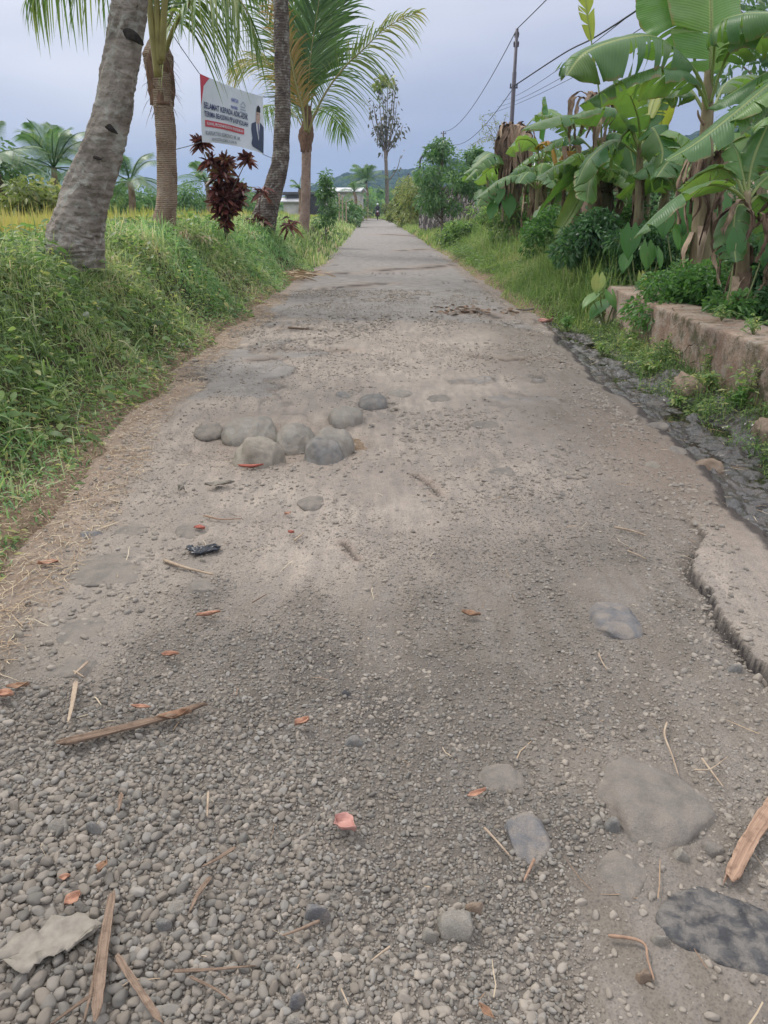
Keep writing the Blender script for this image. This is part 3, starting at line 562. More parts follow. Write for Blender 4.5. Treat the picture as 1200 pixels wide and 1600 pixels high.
# sparse crumbs everywhere on the dirt, far ones a little larger
n = 95000; y = .7+14*rng.random(n)**1.5; x = rng.uniform(-1, 1, n)*2.0; th = vnoise(x*3, y*2, 95)
k = (x > xl(y)) & (x < xr(y)-.1) & (th > .15+.6*rng.random(n)); x, y = x[k], y[k]
gx = np.concatenate([gx, x]); gy = np.concatenate([gy, y]); gr = np.concatenate([gr, (.0018+.0095*rng.random(len(x))**3.5*(.3+1.2*vnoise(x*1.6, y*1.3, 99)))*(1+y*.08)]); gcv = np.concatenate([gcv, x*0+.1])
gz = H(gx, gy)
def scatter(mb, sel, sub, np_=16):
    v0, f0 = ico(sub); protos = []
    for i in range(np_):
        v = lump3(v0, 100+i*3, .5 if sub else .3, 1.1)
        v = chisel(v, 3+(i*5) % 9, i+7, .6, .92)
        if i % 3 == 0: v = np.sign(v)*np.abs(v)**.85
        protos.append(v)
    sel = np.array(sel); pr = rng.integers(0, np_, len(sel))
    for i in range(np_):
        q = sel[pr == i]
        if not len(q): continue
        n = len(q); r_ = gr[q]; s3 = np.stack([r_*rng.uniform(1., 1.4, n), r_*rng.uniform(.72, 1.02, n), r_*rng.uniform(.5, .82, n)], 1)
        V = protos[i][None]*s3[:, None]; a = rng.uniform(0, 6.28, n); tx = rng.normal(0, .28, n); ty = rng.normal(0, .28, n)
        V = np.stack([V[..., 0], V[..., 1]*np.cos(tx)[:, None]-V[..., 2]*np.sin(tx)[:, None], V[..., 1]*np.sin(tx)[:, None]+V[..., 2]*np.cos(tx)[:, None]], -1)
        V = np.stack([V[..., 0]*np.cos(ty)[:, None]+V[..., 2]*np.sin(ty)[:, None], V[..., 1], -V[..., 0]*np.sin(ty)[:, None]+V[..., 2]*np.cos(ty)[:, None]], -1)
        V = np.stack([V[..., 0]*np.cos(a)[:, None]-V[..., 1]*np.sin(a)[:, None], V[..., 0]*np.sin(a)[:, None]+V[..., 1]*np.cos(a)[:, None], V[..., 2]], -1)
        sink = np.where(gcv[q] > .6, rng.uniform(.0, .75, n), rng.uniform(-.35, .45, n))
        V = V+np.stack([gx[q], gy[q], gz[q]+s3[:, 2]*sink], 1)[:, None]
        F_ = (f0[None]+(np.arange(n)*len(v0))[:, None, None]).reshape(-1, 3)
        A = np.zeros((n, len(v0), 3)); A[..., 0] = np.clip(rng.normal(.52, .24, n), 0, 1)[:, None]; A[..., 1] = np.clip(1.05-gcv[q]+rng.normal(0, .15, n), .12, .95)[:, None]
        mb.add(V, F_, A.reshape(-1, 3))
mb = MB(); scatter(mb, np.where(gr > .0052)[0], 2); scatter(mb, np.where(gr <= .0052)[0], 1, 6)
tag(mb.build('gravel', M['pebble']), 'loose grey river gravel spread over the broken road', 'gravel', kind='stuff')
print('pebbles', len(gx))

# ------------------------------------------------------------------ individual stones
def stone(px, py, wpx, hpx, prot, mat, label, group=None, rot=0., box_=.85, name='embedded_stone', zf=None, lump=.45, cat='stone', cracked=False):
    g0 = gp(px, py); z0 = float((zf or H)(g0[0], g0[1])); g0 = gp(px, py+hpx*.35, z0); sc_ = scale_at(g0)
    al = math.atan2(CAMH, math.hypot(g0[0], g0[1])); a = wpx/sc_/2; b = (hpx/sc_-prot*math.cos(al)*.7)/(2*math.sin(al)); b = min(max(b, .35*a), 1.5*a)
    big = name != 'embedded_stone'; prot = prot*(1.75 if name == 'cobble' else 1.3) if big and prot > .04 else prot*1.25; c = prot*1.2 if big and prot > .04 else max(prot*2.2, .025); k_ = 1.2 if name == 'cobble' else 1.1 if big else 1.22; a *= k_; b *= k_; lump = lump if big else lump*.6
    v, f = ico(3 if wpx < 60 else 4); s_ = random.randint(0, 999); v = lump3(v, s_, lump, .9); v = chisel(v, 4 if name == 'cobble' else 9, s_, .78 if name == 'cobble' else .62, .93); v = lump3(v, s_+9, .12, 3.5); v = lump3(v, s_+4, .05, 9)
    v = np.sign(v)*np.abs(v)**box_
    v = v*np.array([a, b, c])/np.abs(v).max(0)
    cs, sn = math.cos(rot), math.sin(rot); v = np.stack([v[:, 0]*cs-v[:, 1]*sn, v[:, 0]*sn+v[:, 1]*cs, v[:, 2]], 1)
    mb = MB(); mb.add(v, f, .5); o = mb.build(name, M[mat])
    gc_ = gp(px, py, z0+prot*.5); o.location = (gc_[0], gc_[1], z0+prot-c)
    return tag(o, label, cat, group)
CG = 'cobbles bedded round the pothole'
for a in ((325, 668, 46, 26, .02, 'rock_dusty', 'low dusty cobble at the left end of the pothole stones'),
          (391, 665, 76, 42, .1, 'rock', 'broad grey cobble behind the pale round one at the pothole'),
          (407, 704, 72, 42, .12, 'rock_tan', 'pale rounded cobble nearest the camera in the pothole'),
          (459, 680, 62, 48, .085, 'rock', 'big upright dusty cobble in the middle of the pothole stones'),
          (507, 702, 62, 38, .11, 'rock_dark', 'dark grey smooth cobble in front at the right of the pothole'),
          (520, 684, 56, 36, .1, 'rock', 'long cracked cobble half hidden behind the dark smooth one'),
          (539, 646, 46, 36, .06, 'rock', 'tilted cobble standing between pothole cluster and the row behind'),
          (582, 625, 42, 24, .05, 'rock_dark', 'round grey cobble with a crumbly collar behind the pothole'),
          (536, 615, 26, 15, .03, 'rock_dark', 'small dark stone left of the round cobble behind the pothole'),
          (626, 612, 36, 11, .025, 'rock', 'thin flat stone right of the round cobble behind the pothole'),
          (683, 621, 38, 13, .02, 'rock_dusty', 'flat grey stone furthest right in the row behind the pothole')):
    stone(*a, group=CG, name='cobble')
BG = 'stones worn flush with the dirt road'
for a, k in (((757, 661, 44, 12, .02, 'rock_dusty', 'flat oval stone in the dirt right of the pothole'), {}),
             ((786, 734, 40, 16, .014, 'rock_dusty', 'round pale stone below the flat oval one in mid road'), {}),
             ((484, 782, 36, 22, .016, 'rock_dusty', 'lone angular stone jutting from dirt in front of the cobbles'), dict(box_=.7)),
             ((1018, 725, 26, 9, .022, 'rock_tan', 'small whitish flat stone near the road edge by the ditch'), {}),
             ((1107, 722, 40, 13, .03, 'rock_brown', 'flat tan stone right at the lip of the wet ditch'), {}),
             ((1028, 662, 36, 11, .02, 'rock_dusty', 'far flat stone at the road edge beside the wet mud'), {}),
             ((1056, 700, 34, 22, .015, 'rock_dusty', 'broad dusty stone left of the one on the ditch lip'), {}),
             ((960, 965, 82, 58, .035, 'rock_slate', 'slate blue flat stone left of the cracked asphalt slab'), dict(box_=.7)),
             ((1008, 1238, 190, 130, .036, 'rock_dusty', 'long kidney shaped boulder top buried in the right foreground dirt'), dict(rot=-.75, lump=.4)),
             ((972, 1358, 92, 84, .02, 'rock_dusty', 'round buried boulder top below the long kidney shaped one'), {}),
             ((822, 1302, 66, 84, .02, 'rock_slate', 'dark worn boulder top left of the long kidney shaped one'), {}),
             ((786, 1212, 66, 46, .016, 'rock_dusty', 'rounded grey stone top among gravel right of centre'), {}),
             ((1135, 1447, 205, 112, .018, 'rock_tar', 'tar blackened boulder top in the bottom right corner'), dict(rot=-.35, lump=.5)),
             ((184, 884, 116, 66, .012, 'rock_dusty', 'wide flat grey stone below the red leaf on the left'), {}),
             ((124, 976, 88, 60, .012, 'rock_dusty', 'flat stone top under the wide flat grey one on the left'), {}),
             ((110, 1040, 70, 34, .01, 'rock_dusty', 'dusty stone top at the upper edge of the left gravel'), {}),
             ((205, 828, 52, 26, .012, 'rock_dusty', 'small worn stone above the wide flat one on the left'), {}),
             ((296, 826, 56, 24, .014, 'rock_dusty', 'worn stone directly behind the red leaf'), {}),
             ((140, 832, 36, 16, .02, 'rock_slate', 'bluish stone by the dry grass edge on the left'), {}),
             ((315, 912, 40, 26, .02, 'rock_dusty', 'half buried stone below the black plastic scrap'), {}),
             ((540, 1290, 30, 20, .02, 'rock', 'small grey stone touching the pink leaf'), {})):
    stone(*a, group=BG, **k)
LG = 'larger loose stones lying on the gravel'
for a, k in (((495, 1420, 44, 30, .032, 'rock_slate', 'blue grey angular stone alone on coarse gravel near bottom centre'), dict(box_=.65)),
             ((712, 1440, 54, 44, .035, 'rock', 'pointed wedge shaped stone right of bottom centre'), dict(box_=.6, lump=.8)),
             ((742, 1414, 34, 24, .028, 'rock_brown', 'brown angular chip touching the pointed wedge stone'), dict(box_=.65)),
             ((672, 1457, 24, 24, .022, 'rock', 'small blocky stone left of the pointed wedge stone'), dict(box_=.7)),
             ((551, 1158, 32, 20, .025, 'rock_dark', 'dark grey oval pebble above the orange curled leaf'), {}),
             ((540, 1080, 18, 22, .025, 'rock_tar', 'small black stone at the top of the gravel seam'), {}),
             ((88, 1285, 34, 30, .025, 'rock', 'large round pebble in the left gravel below the wood'), {}),
             ((148, 1290, 36, 26, .025, 'rock_dark', 'flat dark pebble right of the large round one on left'), {}),
             ((275, 1415, 40, 30, .028, 'rock', 'large oval pebble in gravel right of the palm sliver'), dict(rot=.6)),
             ((256, 1440, 30, 26, .025, 'rock_dark', 'dark rounded pebble beside the palm sliver'), {}),
             ((465, 1558, 32, 24, .025, 'rock_slate', 'smooth bluish pebble at the bottom edge left of centre'), dict(rot=.4)),
             ((461, 1590, 34, 26, .02, 'rock', 'smooth grey pebble cut by the bottom edge'), {}),
             ((1033, 1462, 28, 24, .026, 'rock', 'rounded stone between forked twig and tarred boulder'), {}),
             ((1008, 1524, 26, 22, .026, 'rock_brown', 'brownish stone at the lower end of the forked twig'), {}),
             ((1064, 1334, 26, 22, .02, 'rock', 'stone just above the tarred boulder'), {}),
             ((1116, 1323, 34, 22, .016, 'rock_dusty', 'dusty stone left of the split plank end'), {}),
             ((958, 1284, 26, 26, .022, 'rock_dark', 'upright grey pebble against the kidney shaped boulder'), {}),
             ((932, 1275, 24, 24, .022, 'rock', 'brown grey pebble beside the upright one by the boulder'), {}),
             ((26, 989, 22, 12, .02, 'rock_tan', 'pale pebble in dry litter at the left edge'), {}),
             ((316, 873, 14, 10, .02, 'rock_tan', 'tiny pale pebble lying on the black plastic scrap'), {}),
             ((1150, 1042, 30, 14, .02, 'rock_dark', 'dark chip at the foot of the cracked slab'), {})):
    stone(*a, group=LG, name='loose_stone', **k)
DG = 'rocks along the ditch and low wall'
for a, k in (((1078, 592, 44, 34, .1, 'rock_brown', 'round brown rock under weeds at the foot of the wall'), {}),
             ((1200, 664, 34, 36, .1, 'rock_brown', 'reddish rock at right edge above the ditch'), {}),
             ((957, 551, 34, 12, .04, 'rock_dusty', 'long grey rock lying in the ditch mud'), dict(rot=.5)),
             ((1112, 560, 30, 20, .07, 'rock_brown', 'small brown rock behind the round one by the wall'), {})):
    stone(*a, group=DG, name='rock', zf=Z, **k)

# ------------------------------------------------------------------ litter, sticks
def P3(px, py, lift=0.0):
    p = gp(px, py, 0)
    for _ in range(3): p = gp(px, py, float(Z(p[0], p[1]))+lift)
    return p
def leaf_obj(px, py, ln, wd, rot, mat, label, curl=.7, ragged=.3, name='fallen_leaf', cat='leaf', lift=.008, group='fallen leaves on the road'):
    p = P3(px, py, lift); p[2] += .018*float(gravel_at(p[0], p[1])[0][0]); sc_ = scale_at(p); L_ = ln/sc_; w = wd/sc_
    nu, nv = 17, 9; uu, vv = np.meshgrid(np.linspace(0, 1, nu), np.linspace(-1, 1, nv), indexing='ij')
    prof = np.sin(np.pi*np.clip(uu**.85*.98+.01, 0, 1))**1.1; sd = random.randint(0, 999)
    if ragged: prof = prof*(1+ragged*2.2*fbm(uu*5, vv*2+sd, sd, 3))
    x = (uu-.5)*L_*(1+(ragged*fbm(vv*3, uu+sd, sd+1, 2))); y = vv*prof*w/2; z = (np.abs(vv)**1.6*.5*w*curl+fbm(uu*2, vv*2, sd, 2)*w*.35*curl*2+curl*.3*L_*(uu-.5)**2)
    mb = MB(); mb.add(np.stack([x, y, z-z.min()], -1), grid_faces(nu, nv), .5); o = mb.build(name, M[mat])
    o.location = p; o.rotation_euler = (random.uniform(-.15, .15), random.uniform(-.15, .15), rot)
    md = o.modifiers.new('thick', 'SOLIDIFY'); md.thickness = .0012
    return tag(o, label, cat, group)
for a in ((312, 829, 17, 11, 0, 'leaf_red', 'bright red small leaf above the black plastic scrap'), (75, 882, 30, 14, .3, 'leaf_orange', 'salmon leaf at the left grass edge'),
          (8, 1093, 40, 18, -.3, 'leaf_orange', 'orange leaf cut by the left edge'), (472, 1138, 26, 17, .7, 'leaf_orange', 'orange curled leaf on gravel left of the seam'),
          (540, 1300, 40, 34, -.6, 'leaf_pink', 'pink crumpled leaf in the centre foreground'), (327, 966, 36, 12, .2, 'leaf_orange', 'orange torn leaf on gravel above the long wood'),
          (116, 1415, 26, 22, .8, 'leaf_orange', 'rust leaf above the torn buff leaf'), (104, 1380, 16, 12, .2, 'leaf_orange', 'tiny orange leaf above the rust one'), (162, 1366, 22, 20, 1.2, 'leaf_brown', 'brown scrap leaf beside the tall sliver'),
          (275, 1128, 50, 18, .2, 'leaf_brown', 'brown crumbled leaf under the right end of the long wood'), (222, 1113, 30, 8, -.1, 'leaf_orange', 'thin orange leaf behind the long wood'),
          (268, 1030, 26, 12, .1, 'leaf_orange', 'dull orange leaf in gravel above the long wood'), (735, 965, 30, 14, -.3, 'leaf_brown', 'tan folded leaf in mid road'),
          (745, 1248, 32, 12, .4, 'leaf_orange', 'peach forked leaf right of the pink one'), (852, 505, 30, 11, .5, 'leaf_pink', 'pale pink leaf by the far end of the ditch'),
          (820, 487, 28, 6, -.4, 'leaf_buff', 'thin dry leaf at road edge before the ditch'), (924, 540, 26, 8, .5, 'leaf_buff', 'buff leaf lying in the ditch mud'),
          (1034, 596, 12, 14, .2, 'leaf_pink', 'small salmon leaf left of the brown rock'), (392, 733, 40, 8, -.1, 'leaf_red', 'reddish leaf under the pale cobble'),
          (284, 768, 10, 16, 0, 'leaf_buff', 'yellowish leaf above the left gravel patch'), (30, 1079, 36, 14, .1, 'leaf_brown', 'olive brown leaf behind the orange one at left edge'),
          (455, 835, 10, 8, .1, 'leaf_red', 'tiny dark red leaf by a twig in mid road'), (450, 805, 10, 8, .4, 'leaf_orange', 'tiny orange leaf in front of the lone angular stone'), (760, 1590, 30, 12, -.8, 'leaf_brown', 'reddish leaf stalk at the bottom edge')):
    leaf_obj(*a)
leaf_obj(86, 1482, 130, 92, .45, 'leaf_buff', 'large torn buff leaf lying on gravel in the bottom left', curl=.1, ragged=.85)
leaf_obj(342, 760, 44, 18, .2, 'leaf_buff', 'crumpled pale paper like leaf in dirt left of centre', curl=.5, ragged=.6)
def scrap(px, py, ln, wd, mat, label, sd, name, lumps=5):
    p = P3(px, py, .0); sc_ = scale_at(p); mb = MB(); rr = random.Random(sd)
    for i in range(lumps):
        nu = 9; uu, vv = np.meshgrid(np.linspace(-1, 1, nu), np.linspace(-1, 1, nu), indexing='ij'); L_ = ln/sc_*.5*rr.uniform(.5, 1); w = wd/sc_*.5*rr.uniform(.4, 1); a = rr.uniform(-.9, .9)
        x = uu*L_*(1+.6*fbm(vv*2, uu+i, sd+i, 2)); y = vv*w*(1+.8*fbm(uu*2, vv+i, sd+i+9, 2)); z = .012+.035*np.maximum(0, fbm(uu*1.5+i, vv*1.5, sd+3, 3)+.25)
        ox, oy = rr.uniform(-.5, .5)*ln/sc_*.5, rr.uniform(-.5, .5)*wd/sc_*.6
        mb.add(np.stack([x*math.cos(a)-y*math.sin(a)+ox, x*math.sin(a)+y*math.cos(a)+oy, z], -1), grid_faces(nu, nu), .5)
    o = mb.build(name, M[mat]); o.location = p; o.modifiers.new('thick', 'SOLIDIFY').thickness = .0008
    return tag(o, label, 'litter')
scrap(316, 863, 46, 22, 'plastic_black', 'crumpled black plastic scrap on dirt below the red leaf', 4, 'plastic_scrap')
scrap(697, 381, 30, 14, 'plastic_white', 'white plastic litter in grass at the far right road edge', 9, 'plastic_litter')
scrap(680, 355, 14, 4, 'plastic_white', 'white litter on the far right road edge', 19, 'plastic_litter', 3)
scrap(558, 351, 10, 3, 'plastic_white', 'white litter on the far left road edge', 21, 'plastic_litter', 3)
def stick(pts, wpx, mat, label, name='stick', flat=1.0, lift=.012, group=None, cat='stick', parent=None, taper=.5, ends=None):
    W_ = [P3(x, y, lift) for x, y in pts]; sc_ = scale_at(W_[0])
    for q_ in W_: q_[2] += .008*float(gravel_at(q_[0], q_[1])[0][0]); P_ = spl(W_, max(8, (6 if flat >= .6 else 14)*len(pts))); r_ = wpx/sc_/2
    c0 = P_.mean(0).copy(); P_ = P_-c0; n = len(P_); t = np.linspace(0, 1, n)
    rad = r_*(1-(1-taper)*t)*(1+.22*fbm(t*6, t*0, random.randint(0, 99), 2)); rad[0] *= .6; rad[-1] *= .35
    mb = MB()
    if flat < .6:
        T = nrm(np.gradient(P_, axis=0)); S = nrm(np.cross(T, [0, 0, 1.])); k = len(P_); sec_ = np.array([(-1, -1), (-.5, -1.1), (.3, -.9), (1, -1), (1.05, .6), (.55, 1), (.1, .8), (-.45, 1.05), (-1, .7)]); tt = np.arange(k)
        rd = r_*np.interp(t, [0, .04, .9, 1], [.55, .95, taper, .35*taper]); q_ = np.array([1+.3*fbm(tt*.35+j*7, tt*0+j, 11, 3) for j in range(9)]).T
        V = P_[:, None]+S[:, None]*(sec_[None, :, 0]*rd[:, None]*q_)[..., None]; V[..., 2] += sec_[None, :, 1]*r_*flat*.6*q_; V += T[:, None]*(np.where((tt == 0) | (tt == k-1), 1., 0)[:, None]*rng.normal(0, r_*.8, 9)[None])[..., None]
        i = np.arange(k-1)[:, None]*9; j = np.arange(9)[None]; A_ = np.stack([.5+0*q_, (np.arange(9)/9)[None]+0*q_, t[:, None]+0*q_], -1).reshape(-1, 3); mb.add(V, np.stack([i+j, i+(j+1) % 9, i+9+(j+1) % 9, i+9+j], -1).reshape(-1, 4)[:, ::-1], A_); mb.L += [np.arange(9), np.arange(9)[::-1]+(k-1)*9]; mb.T += [np.array([9])]*2
    else: tube(mb, P_, rad, 8 if wpx > 5 else 5, .5, lump=.25 if wpx > 8 else .0, seed=3)
    if .6 <= flat < 1:
        V = mb.V[0]; k = np.repeat(P_, 8 if wpx > 5 else 5, 0); V[:, 2] = (k[:, 2]+(V[:, 2]-k[:, 2])*flat)
    o = mb.build(name, M[mat], smooth=flat >= .6); o.location = c0
    return tag(o, label, cat, group)
SG = 'sticks and slivers on the road'
stick([(96, 1163), (180, 1143), (250, 1125), (320, 1102)], 17, 'wood', 'long weathered piece of brown wood lying on left gravel', 'wood_piece', flat=.5, taper=.75, lift=.025, cat='wood')
stick([(1142, 1372), (1168, 1318), (1205, 1262), (1235, 1225)], 24, 'splinter', 'split reddish wood slab at the right edge', 'wood_piece', flat=.4, taper=1.1, lift=.022, cat='wood')
stick([(176, 1398), (164, 1480), (150, 1598)], 13, 'brown_sliver', 'tall brown palm sliver pair standing out of the bottom left', 'palm_sliver', flat=.35, taper=1.1, lift=.03, group=SG, cat='sliver')
stick([(160, 1460), (148, 1530), (132, 1600)], 7, 'brown_sliver', 'thin palm sliver left of the tall one at the bottom', 'palm_sliver', flat=.4, lift=.02, group=SG, cat='sliver')
stick([(184, 1498), (215, 1545), (252, 1600)], 11, 'brown_sliver', 'brown sliver slanting right from the tall one at bottom', 'palm_sliver', flat=.35, taper=.9, lift=.022, group=SG, cat='sliver')
stick([(165, 1545), (120, 1575), (80, 1605)], 7, 'wood', 'dark sliver running to the bottom left edge', 'palm_sliver', flat=.5, lift=.025, group=SG, cat='sliver')
stick([(272, 1521), (330, 1518), (398, 1513)], 6, 'brown_sliver', 'horizontal sliver near the bottom between palm slivers and centre', 'palm_sliver', flat=.5, lift=.022, group=SG, cat='sliver')
stick([(298, 1530), (335, 1548), (362, 1568)], 5, 'brown_sliver', 'short sliver below the horizontal one', 'palm_sliver', flat=.5, lift=.02, group=SG, cat='sliver')
stick([(328, 1375), (310, 1400), (297, 1428)], 9, 'brown_sliver', 'short pinkish sliver in gravel left of centre', 'palm_sliver', flat=.4, lift=.022, group=SG, cat='sliver')
stick([(366, 1328), (340, 1345), (315, 1358)], 7, 'brown_sliver', 'pinkish sliver above the short one left of centre', 'palm_sliver', flat=.4, lift=.022, group=SG, cat='sliver')
stick([(190, 1245), (186, 1270)], 8, 'brown_sliver', 'stub of buff sliver below the long wood', 'palm_sliver', flat=.5, lift=.022, group=SG, cat='sliver')
stick([(326, 1240), (324, 1280)], 5, 'twig', 'pale upright splinter right of the buff stub', 'straw_piece', lift=.022, group=SG, cat='straw')
stick([(119, 1068), (114, 1100), (107, 1132)], 8, 'twig', 'pale yellow straw pointing at the long wood', 'straw_piece', flat=.5, lift=.02, group=SG, cat='straw')
stick([(138, 1035), (124, 1048), (117, 1055)], 6, 'twig', 'bent yellow straw above the pale one on left', 'straw_piece', flat=.6, lift=.02, group=SG, cat='straw')
stick([(115, 1050), (132, 1060)], 4, 'twig', 'short yellow straw crossing the bent one', 'straw_piece', lift=.02, group=SG, cat='straw')
stick([(256, 876), (290, 888), (336, 900)], 6, 'twig', 'brown twig below the black plastic scrap', 'twig', lift=.012, group=SG, cat='twig')
stick([(318, 806), (345, 812), (378, 811)], 3, 'splinter', 'thin reddish twig right of the red leaf', 'twig', group=SG, cat='twig')
stick([(394, 942), (418, 928)], 3, 'wood', 'thin dark twig in the smooth dirt strip', 'twig', group=SG, cat='twig')
stick([(756, 1296), (775, 1316), (797, 1341)], 4.5, 'twig', 'whitish straight twig right of the pink leaf', 'twig', lift=.018, group=SG, cat='twig')
stick([(610, 1482), (596, 1492), (580, 1504)], 5, 'twig', 'cream twig near the bottom centre', 'twig', lift=.016, group=SG, cat='twig')
stick([(533, 1548), (545, 1574)], 3.5, 'twig', 'small cream twig left of bottom centre', 'twig', lift=.016, group=SG, cat='twig')
stick([(500, 1442), (470, 1455), (440, 1466)], 6, 'brown_sliver', 'reddish sliver under the blue grey angular stone', 'palm_sliver', lift=.022, group=SG, cat='sliver')
stick([(1042, 1130), (1038, 1150), (1050, 1182), (1060, 1212)], 4, 'twig', 'wavy pale twig behind the kidney shaped boulder', 'twig', lift=.014, group=SG, cat='twig')
stick([(1096, 1186), (1112, 1208), (1130, 1232)], 4, 'twig', 'main stem of the star shaped pale twig on the right', 'twig', lift=.014, group=SG, cat='twig')
stick([(1084, 1204), (1110, 1203), (1138, 1183)], 3, 'twig', 'side shoot crossing the star shaped twig', 'twig', lift=.016, group=SG, cat='twig')
stick([(950, 1463), (990, 1468), (1008, 1478), (1012, 1500), (1022, 1532)], 5.5, 'splinter', 'bent orange brown twig left of the tarred boulder', 'twig', lift=.014, group=SG, cat='twig')
stick([(835, 1345), (818, 1380)], 6, 'splinter', 'short pinkish sliver below the dark worn boulder top', 'palm_sliver', lift=.012, group=SG, cat='sliver')
stick([(960, 825), (985, 830), (1010, 838)], 4, 'twig', 'straw on dirt above the slate stone', 'straw_piece', group=SG, cat='straw')
stick([(980, 862), (995, 868), (1010, 875)], 3, 'twig', 'second straw below the first above the slate stone', 'straw_piece', group=SG, cat='straw')
stick([(440, 530), (444, 513), (450, 512), (484, 514)][2:], 4, 'wood', 'dark stick lying across the far road left of centre', 'stick', lift=.015, cat='stick')
stick([(935, 1022), (940, 1035), (948, 1048)], 3, 'twig', 'curled straw under the slate stone', 'straw_piece', group=SG, cat='straw')
stick([(460, 845), (475, 833)], 4, 'twig', 'short straw in mid road left of centre', 'straw_piece', group=SG, cat='straw')
# heap of palm debris at the left edge, bark crumbs in the middle
def heap(px, py, rx, ry, n, mat, label, lw, ll, name, hgt=.06):
    p = P3(px, py); mb = MB(); a = rng.normal(0, .5, n)+rng.choice([0, 2.6], n); b = np.stack([rng.normal(0, rx, n), rng.normal(0, ry, n), rng.uniform(.005, hgt, n)], 1)
    d_ = np.stack([np.cos(a), np.sin(a), rng.normal(0, .15, n)], 1); s_ = nrm(np.cross(d_, rdir(n, .3, 1)))
    ribbons(mb, b, d_, s_, rng.uniform(.4, 1, n)*ll, rng.uniform(.5, 1.3, n)*lw, .05, rng.uniform(0, .7, n), 'leaf', 3)
    o = mb.build(name, M[mat]); o.location = p; return tag(o, label, 'debris')
heap(458, 434, .35, .35, 90, 'straw', 'heap of dry palm debris at the left road edge', .035, .5, 'debris_heap', .12)
heap(742, 488, .3, .3, 120, 'dead', 'scatter of dark bark crumbs on the road right of centre', .04, .13, 'bark_crumbs', .04)

# ------------------------------------------------------------------ grass and ground cover (stuff)
def blades(mb, x, y, L, Wd, lean=.55, droop=.35, tone=None, prof='grass', seg=3, dz=-.01):
    n = len(x); a = rng.uniform(0, 6.28, n)+1.5*fbm(x, y, 71, 2, 1.5); le = np.abs(rng.normal(0, lean, n))
    d_ = np.stack([np.cos(a)*np.sin(le), np.sin(a)*np.sin(le), np.cos(le)], 1); s_ = np.stack([-np.sin(a), np.cos(a), rng.normal(0, .3, n)], 1)
    tn = np.clip(rng.normal(.42, .24, n)+.9*fbm(x, y, 72, 3, 1.6), 0, 1) if tone is None else tone
    p = np.stack([x, y, Gd(x, y)+dz], 1)
    d_ = d_+np.stack([np.cos(a), np.sin(a), 0*a], 1)*.0
    ribbons(mb, p, d_, s_, L, Wd, droop*rng.uniform(.3, 1.8, n), tn, prof, seg)
    # bend outwards: the droop already lowers the tip
def left_pts(n, y0, y1, l0, l1, py=1.7, pl=1.):
    y = y0+(y1-y0)*rng.random(n)**py; l = l0+(l1-l0)*rng.random(n)**pl; x = xl(y)-l; x = x+wl(x, y); return x, y, l
def right_pts(n, y0, y1, r0, r1, py=1.5, pl=1.):
    y = y0+(y1-y0)*rng.random(n)**py; r = r0+(r1-r0)*rng.random(n)**pl; x = xr(y)+r; x = x+wr(x, y); return x, y, r
mb = MB(); mb2 = MB()
x, y, l = left_pts(150000, 1.6, 26, -.06, 3.2, 1.7)
pn = vnoise(x*1.3, y*1.3, 81); k = pn*.6+rng.random(len(x))*.5 > .3*sst(.25, .0, l)+.25; x, y, l, pn = x[k], y[k], l[k], pn[k]
L = (.07+.25*sst(.05, 1.2, l))*rng.uniform(.5, 1.5, len(x))*(.35+1.3*vnoise(x*1.1, y*.8, 83))
h = vnoise(x*.8, y*.8, 85) > .56
blades(mb, x[~h], y[~h], L[~h], .0075*(1+y[~h]*.05), lean=.65, droop=.95, seg=4); blades(mb2, x[h], y[h], L[h], .0095*(1+y[h]*.05), lean=.65, droop=1., seg=4)
x, y, l = left_pts(9000, 1.8, 24, .15, 3.0, 1.6); cl = vnoise(x*2, y*2, 87) > .5; x, y, l = x[cl], y[cl], l[cl]
blades(mb, x, y, rng.uniform(.2, .5, len(x))*sst(0, .9, l+.3), .013*(1+y*.03), lean=.6, droop=.9, seg=5)
x, y, l = left_pts(3200, 2, 22, .1, 2.5, 1.6)
blades(mb2, x, y, rng.uniform(.1, .32, len(x)), .005*(1+y*.04), lean=.9, tone=rng.uniform(.7, 1, len(x)))
tx, ty, tl = left_pts(95, 2.3, 24, .35, 2.9, 1.4)
for cx_, cy_, rr_t in [(a_, b_, .07) for a_, b_ in zip(tx, ty)]+[(-3.1, 7.75, .28), (-3.3, 7.7, .25), (-2.85, 7.75, .25), (-3.6, 12.6, .3), (-2.9, 18.4, .4), (-2.6, 25.4, .4), (-2.85, 13.9, .3)]:
    k = 70 if rr_t > .2 else int(rng.integers(14, 40)); a = rng.uniform(0, 6.28, k); q_ = rr_t*np.sqrt(rng.random(k)); X_, Y_ = cx_+q_*np.cos(a), cy_+q_*np.sin(a)
    blades(mb, X_, Y_, rng.uniform(.25, .62, k)*rng.uniform(.6, 1.1), rng.uniform(.007, .014)*(1+cy_*.03), lean=.55, droop=.8, seg=5, tone=np.clip(rng.normal(rng.uniform(.2, .7), .12, k), 0, 1))
x, y, l = left_pts(26000, 20, 105, -.1, 4, 1.3)
blades(mb, x, y, rng.uniform(.15, .45, len(x)), .02*(1+y*.04), lean=.4, seg=2)
tag(mb.build('grass', M['grass']), 'green grass and tall blades covering the left roadside bank', 'grass', kind='stuff')
tag(mb2.build('bluish_grass', M['grass_blue']), 'bluish green grass tufts on the left roadside bank', 'grass', kind='stuff')
